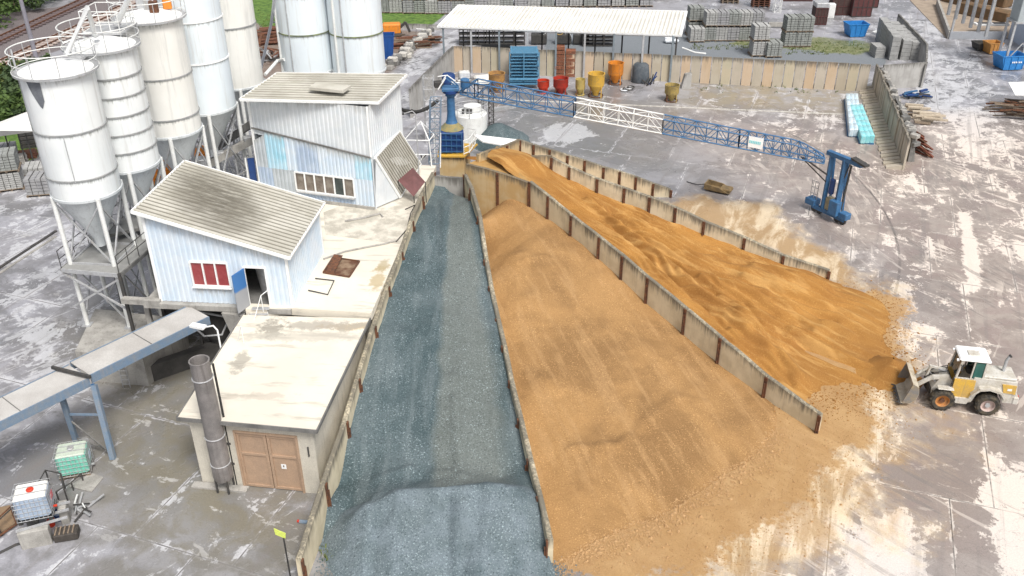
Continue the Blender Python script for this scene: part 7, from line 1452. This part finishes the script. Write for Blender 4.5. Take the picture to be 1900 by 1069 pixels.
# pipe railings
for k, (pts, lab) in enumerate((([(-8, 965), (28, 932), (33, 925)], 'brown pipe railing at the left edge running to the trestle'), ([(62, 912), (84, 872), (112, 878), (118, 905)], 'grey pipe railing behind the white topped tank'), ([(104, 912), (132, 895), (150, 878)], 'low grey rail between the two tanks'))):
    t = thing('pipe_railing', lab, 'railing', G(*pts[0], 0)); q = [G(a, b2, .95 if k < 2 else .5) for a, b2 in pts]; M().tube(q, .035, 6).build('rail', rust if k == 0 else dark, t)
    if k == 0: M().tube([v - V(0, 0, .12) for v in q], .03, 6).build('rail', dark, t)
    for v in q: M().tube([v, XY(v, 0)], .035, 6).build('post', dark, t)
heap('scrap_heap', 'small heap of pale iron offcuts on the ground between the tanks', 'scrap', G(152, 942, 0), 12, (.35, .22), .9, [steelg, dark, steelg, white], 21, .5, .07, None, .3)
t = thing('steel_plate', 'flat grey plate lying right of the green tank', 'plate', G(180, 895, 0)); M().plate(G(128, 902, .06), G(170, 912, .06), G(192, 885, .06), G(168, 876, .06), .04).build('plate', conc, t)
BX = thing('sand_tray', 'brown sand tray with a rusty rim at the left edge', 'tray', G(0, 960, 0)); M().slab([G(-40, 975, 0), G(-10, 1000, 0), G(31, 972, 0), G(20, 940, 0), G(-30, 950, 0)], .0, .12).build('tray', mat('brown sand', (.25, .17, .10), (.18, .13, .09), 3), BX)
tb5 = [G(-10, 1000, .16), G(31, 972, .16), G(20, 940, .16)]; M().tube(tb5, .05, 6).build('rim', rust, BX)
M().tube([G(-20, 1035, .06), G(30, 1010, .06), G(58, 1003, .06)], .06, 6).build('drain', dark, thing('floor_pipe', 'dark pipe lying on the ground below the trestle', 'pipe', G(0, 1020, 0)))
# marker with a yellow diamond sign
p = G(541, 1082, 0); h_ = HG(p, 998); t = thing('marker_post', 'thin black post with a yellow green diamond plate by the wall end', 'sign', p); M().tube([p, XY(p, h_)], .035, 8).build('post', black, t)
q = XY(p, h_); ym = mat('yellow green sign', (.62, .72, .12), (.55, .62, .15), 3, .5, .5); M().plate(q + V(-.34, 0, .42), q + V(-.12, -.0, .02), q + V(.06, .02, .02), q + V(-.16, .02, .42), .02).build('plate', ym, t) if False else M().hexa([q + V(-.02, -.01, -.02), q + V(.02, -.01, -.02), q + V(.02, .01, -.02), q + V(-.02, .01, -.02)], [q + V(-.02, -.01, .05), q + V(.02, -.01, .05), q + V(.02, .01, .05), q + V(-.02, .01, .05)]).build('bracket', black, t)
dm = [q + V(.08, -.03, .0), q + V(.12, -.03, .28), q + V(-.32, -.03, .55), q + V(-.30, -.03, .22)]; M().add(dm + [v + V(0, .03, 0) for v in dm], [(0, 1, 2, 3), (7, 6, 5, 4), (1, 0, 4, 5), (2, 1, 5, 6), (3, 2, 6, 7), (0, 3, 7, 4)]).build('diamond_plate', ym, t)
t = thing('hose_end', 'small blue hose with a red tip lying by the wall', 'hose', G(560, 968, 0)); M().tube([G(556, 967, .06), G(578, 969, .06)], .09, 8).build('hose', bluel, t); M().tube([G(552, 966, .06), G(556, 967, .06)], .07, 8).build('tip', red, t)
# ================================================================ UPPER LEFT YARD BEHIND THE SHED
heap('scrap_heap', 'dark scrap heap behind the left silo of the pair', 'scrap', G(492, 108, 0), 34, (1.5, 1.6), 2.2, [dark, rust, steelg, woodr], 31, .6, .16, None, 1.3)
heap('timber_pile', 'rust brown plank pile to the right of the dark blue container', 'timber', G(745, 85, 0), 46, (2.4, 1.8), 3.2, [woodr, wood, rust, MT['dark timber']], 33, .12, .2, (1, .25, 0), .7)
heap('timber_pile', 'reddish plank pile showing between the silos', 'timber', G(488, 78, 0), 46, (2.6, 2.6), 3.6, [woodr, rust, woodr], 34, .15, .25, (1, .4, 0), 1.2)
p = G(733, 68, 0); t = thing('small_excavator', 'orange machine with a dark arm behind the right silo', 'machine', p); M().box(p + V(-.4, .4, 1.0), (2.2, 1.4, 1.2), .1, .12).build('body', orange, t); M().box(p + V(-.4, .4, .25), (2.4, 1.5, .45), .1, .1).build('track', dark, t); M().bar(p + V(.7, .2, 1.1), p + V(1.4, .1, 1.8), .3).build('arm', dark, t); M().bar(p + V(1.4, .1, 1.8), p + V(1.9, 0, .6), .25).build('arm', dark, t)
lwall([G(712, 52, 0), G(820, 56, 0)], .7, 'low grey kerb wall along the bright green strip', [greywall], 2.0)
t = thing('gate_frame', 'small white tube gate in front of the bright green strip', 'gate', G(775, 54, 0)); M().tube([G(773, 53, 0), G(773, 53, 1.3), G(790, 54, 1.3), G(790, 54, 0)], .05, 6).build('frame', whitec, t)
wl = thing('rubble_wall', 'rough stepped stone bank along the left side of the back road', 'wall', G(740, 120, 0)); rnd = random.Random(9)
ra_, rb2 = G(726, 128, 0), G(800, 62, 0)
for k in range(44): q = ra_.lerp(rb2, (k // 2) / 22) + V(rnd.uniform(-.5, .3), rnd.uniform(-.3, .3), .25 + .45 * (k % 2)); M().box(q, (rnd.uniform(.7, 1.2), rnd.uniform(.5, .9), .5), rnd.uniform(-.3, .6), .06).build('stone', (conc, conc_d, MT['kerb'] if 'kerb' in MT else conc)[k % 3], wl)
# long slanting pipes near the pair of silos
t = thing('slanting_pipe', 'pale slanting pipe stay left of the pair of silos', 'pipe', G(480, 130, 0)); M().tube([G(484, 128, 7), G(504, 40, 13), G(513, -30, 18)], .12, 8).build('pipe', polyw, t, smooth=True); M().tube([G(504, 40, 13), G(530, 45, 13)], .06, 6).build('bracket', steelg, t)
t = thing('slanting_pipe', 'white pipe bending over the left edge of the tall shed roof', 'pipe', G(500, 120, 8)); M().tube([G(492, 138, 10.5), G(515, 112, 11), G(528, 110, 11.2)], .12, 8).build('pipe', white, t, smooth=True)
# loose stones and clods scattered round the toes of the heaps
def scatter(name, lab, mt_, cnt, gen, smin, smax, seed):
    rnd = random.Random(seed); mm = M()
    for k in range(cnt):
        q = gen(rnd)
        if q is None: continue
        r = rnd.uniform(smin, smax) * (1 + (rnd.random() < .05) * 1.2); a = [V(rnd.uniform(.6, 1.2) * r, 0, 0), V(0, rnd.uniform(.6, 1.2) * r, 0), V(0, 0, rnd.uniform(.4, .9) * r)]; mt3 = Matrix.Rotation(rnd.uniform(0, 3), 3, 'Z')
        P = [q + mt3 @ w_ for w_ in (a[0], a[1], -a[0], -a[1], a[2], -a[2])]; mm.add(P, [(0, 1, 4), (1, 2, 4), (2, 3, 4), (3, 0, 4), (1, 0, 5), (2, 1, 5), (3, 2, 5), (0, 3, 5)])
    tag(mm.build(name, mt_), lab, 'stones', kind='stuff')
def edge_gen(pts, w_):
    def g(rnd):
        i = rnd.randrange(len(pts) - 1); t = rnd.random(); a, b2 = pts[i], pts[i + 1]; q = G(lerp(a[0], b2[0], t), lerp(a[1], b2[1], t), 0); s2 = rnd.gauss(0, w_); s3 = rnd.gauss(0, w_); return q + V(s2, s3, .02)
    return g
scatter('loose_gravel', 'loose blue grey stones scattered at the toe of the grey heap', mat('loose grey stone', (.16, .20, .22), (.08, .11, .12), 9, .8, .9), 1500, edge_gen([(600, 1000), (628, 1020), (622, 1060), (630, 1090)], .35), .02, .06, 1)
scatter('loose_gravel', 'loose blue grey stones spilled round the near end of the middle bin wall', MT['loose grey stone'], 500, edge_gen([(1020, 1050), (1050, 1068), (1000, 1085)], .3), .02, .05, 2)
scatter('loose_gravel', 'loose tan stones fringing the toe of the tan gravel', mat('loose tan stone', (.46, .29, .14), (.36, .21, .09), 9, .8, .9), 3600, edge_gen([(1430, 790), (1420, 840), (1350, 890), (1260, 945), (1180, 980), (1110, 1015), (1045, 1040)], .55), .02, .06, 3)
scatter('sand_clods', 'clods of orange sand strewn between the sand heap and the loader', mat('sand clod', (.34, .17, .045), (.25, .12, .035), 7, .8, .95), 2200, edge_gen([(1550, 530), (1640, 570), (1650, 640), (1670, 690), (1600, 735), (1500, 745), (1460, 735)], .9), .015, .055, 4)
scatter('sand_clods', 'grit thinly strewn over the yard in front of the bins', MT['loose tan stone'], 2200, edge_gen([(1530, 830), (1500, 930), (1330, 1010), (1200, 1050), (1550, 800), (1650, 760)], 1.3), .015, .04, 5)
# weeds along wall feet (small tufts, one mass)
random.seed(77); tm = M()
for a, b2, cnt in (((1290, 152), (1600, 170), 40), ((600, 1015), (632, 1040), 16), ((1460, 80), (1600, 100), 160), ((1280, 90), (1400, 84), 60), ((700, 50), (820, 50), 120), ((480, 20), (515, 70), 100), ((390, 935), (590, 950), 0)):
    for k in range(cnt):
        q = G(random.uniform(a[0], b2[0]), random.uniform(min(a[1], b2[1]) - 2, max(a[1], b2[1]) + 2), 0)
        for j in range(5): d = V(random.uniform(-.2, .2), random.uniform(-.2, .2), random.uniform(.1, .3)); s2 = V(random.uniform(-.06, .06), random.uniform(-.06, .06), 0); o_ = V(random.uniform(-.2, .2), random.uniform(-.2, .2), 0); tm.add([q + o_ - s2, q + o_ + s2, q + o_ + d], [(0, 1, 2)])
tag(tm.build('grass_tufts', leafm[2]), 'scattered green weed tufts along walls and grass edges', 'grass', kind='stuff')
for o in list(bpy.data.objects):                       # tidy up leftovers
    if o.type == 'MESH' and len(o.data.vertices) == 0 and not o.children: bpy.data.objects.remove(o)
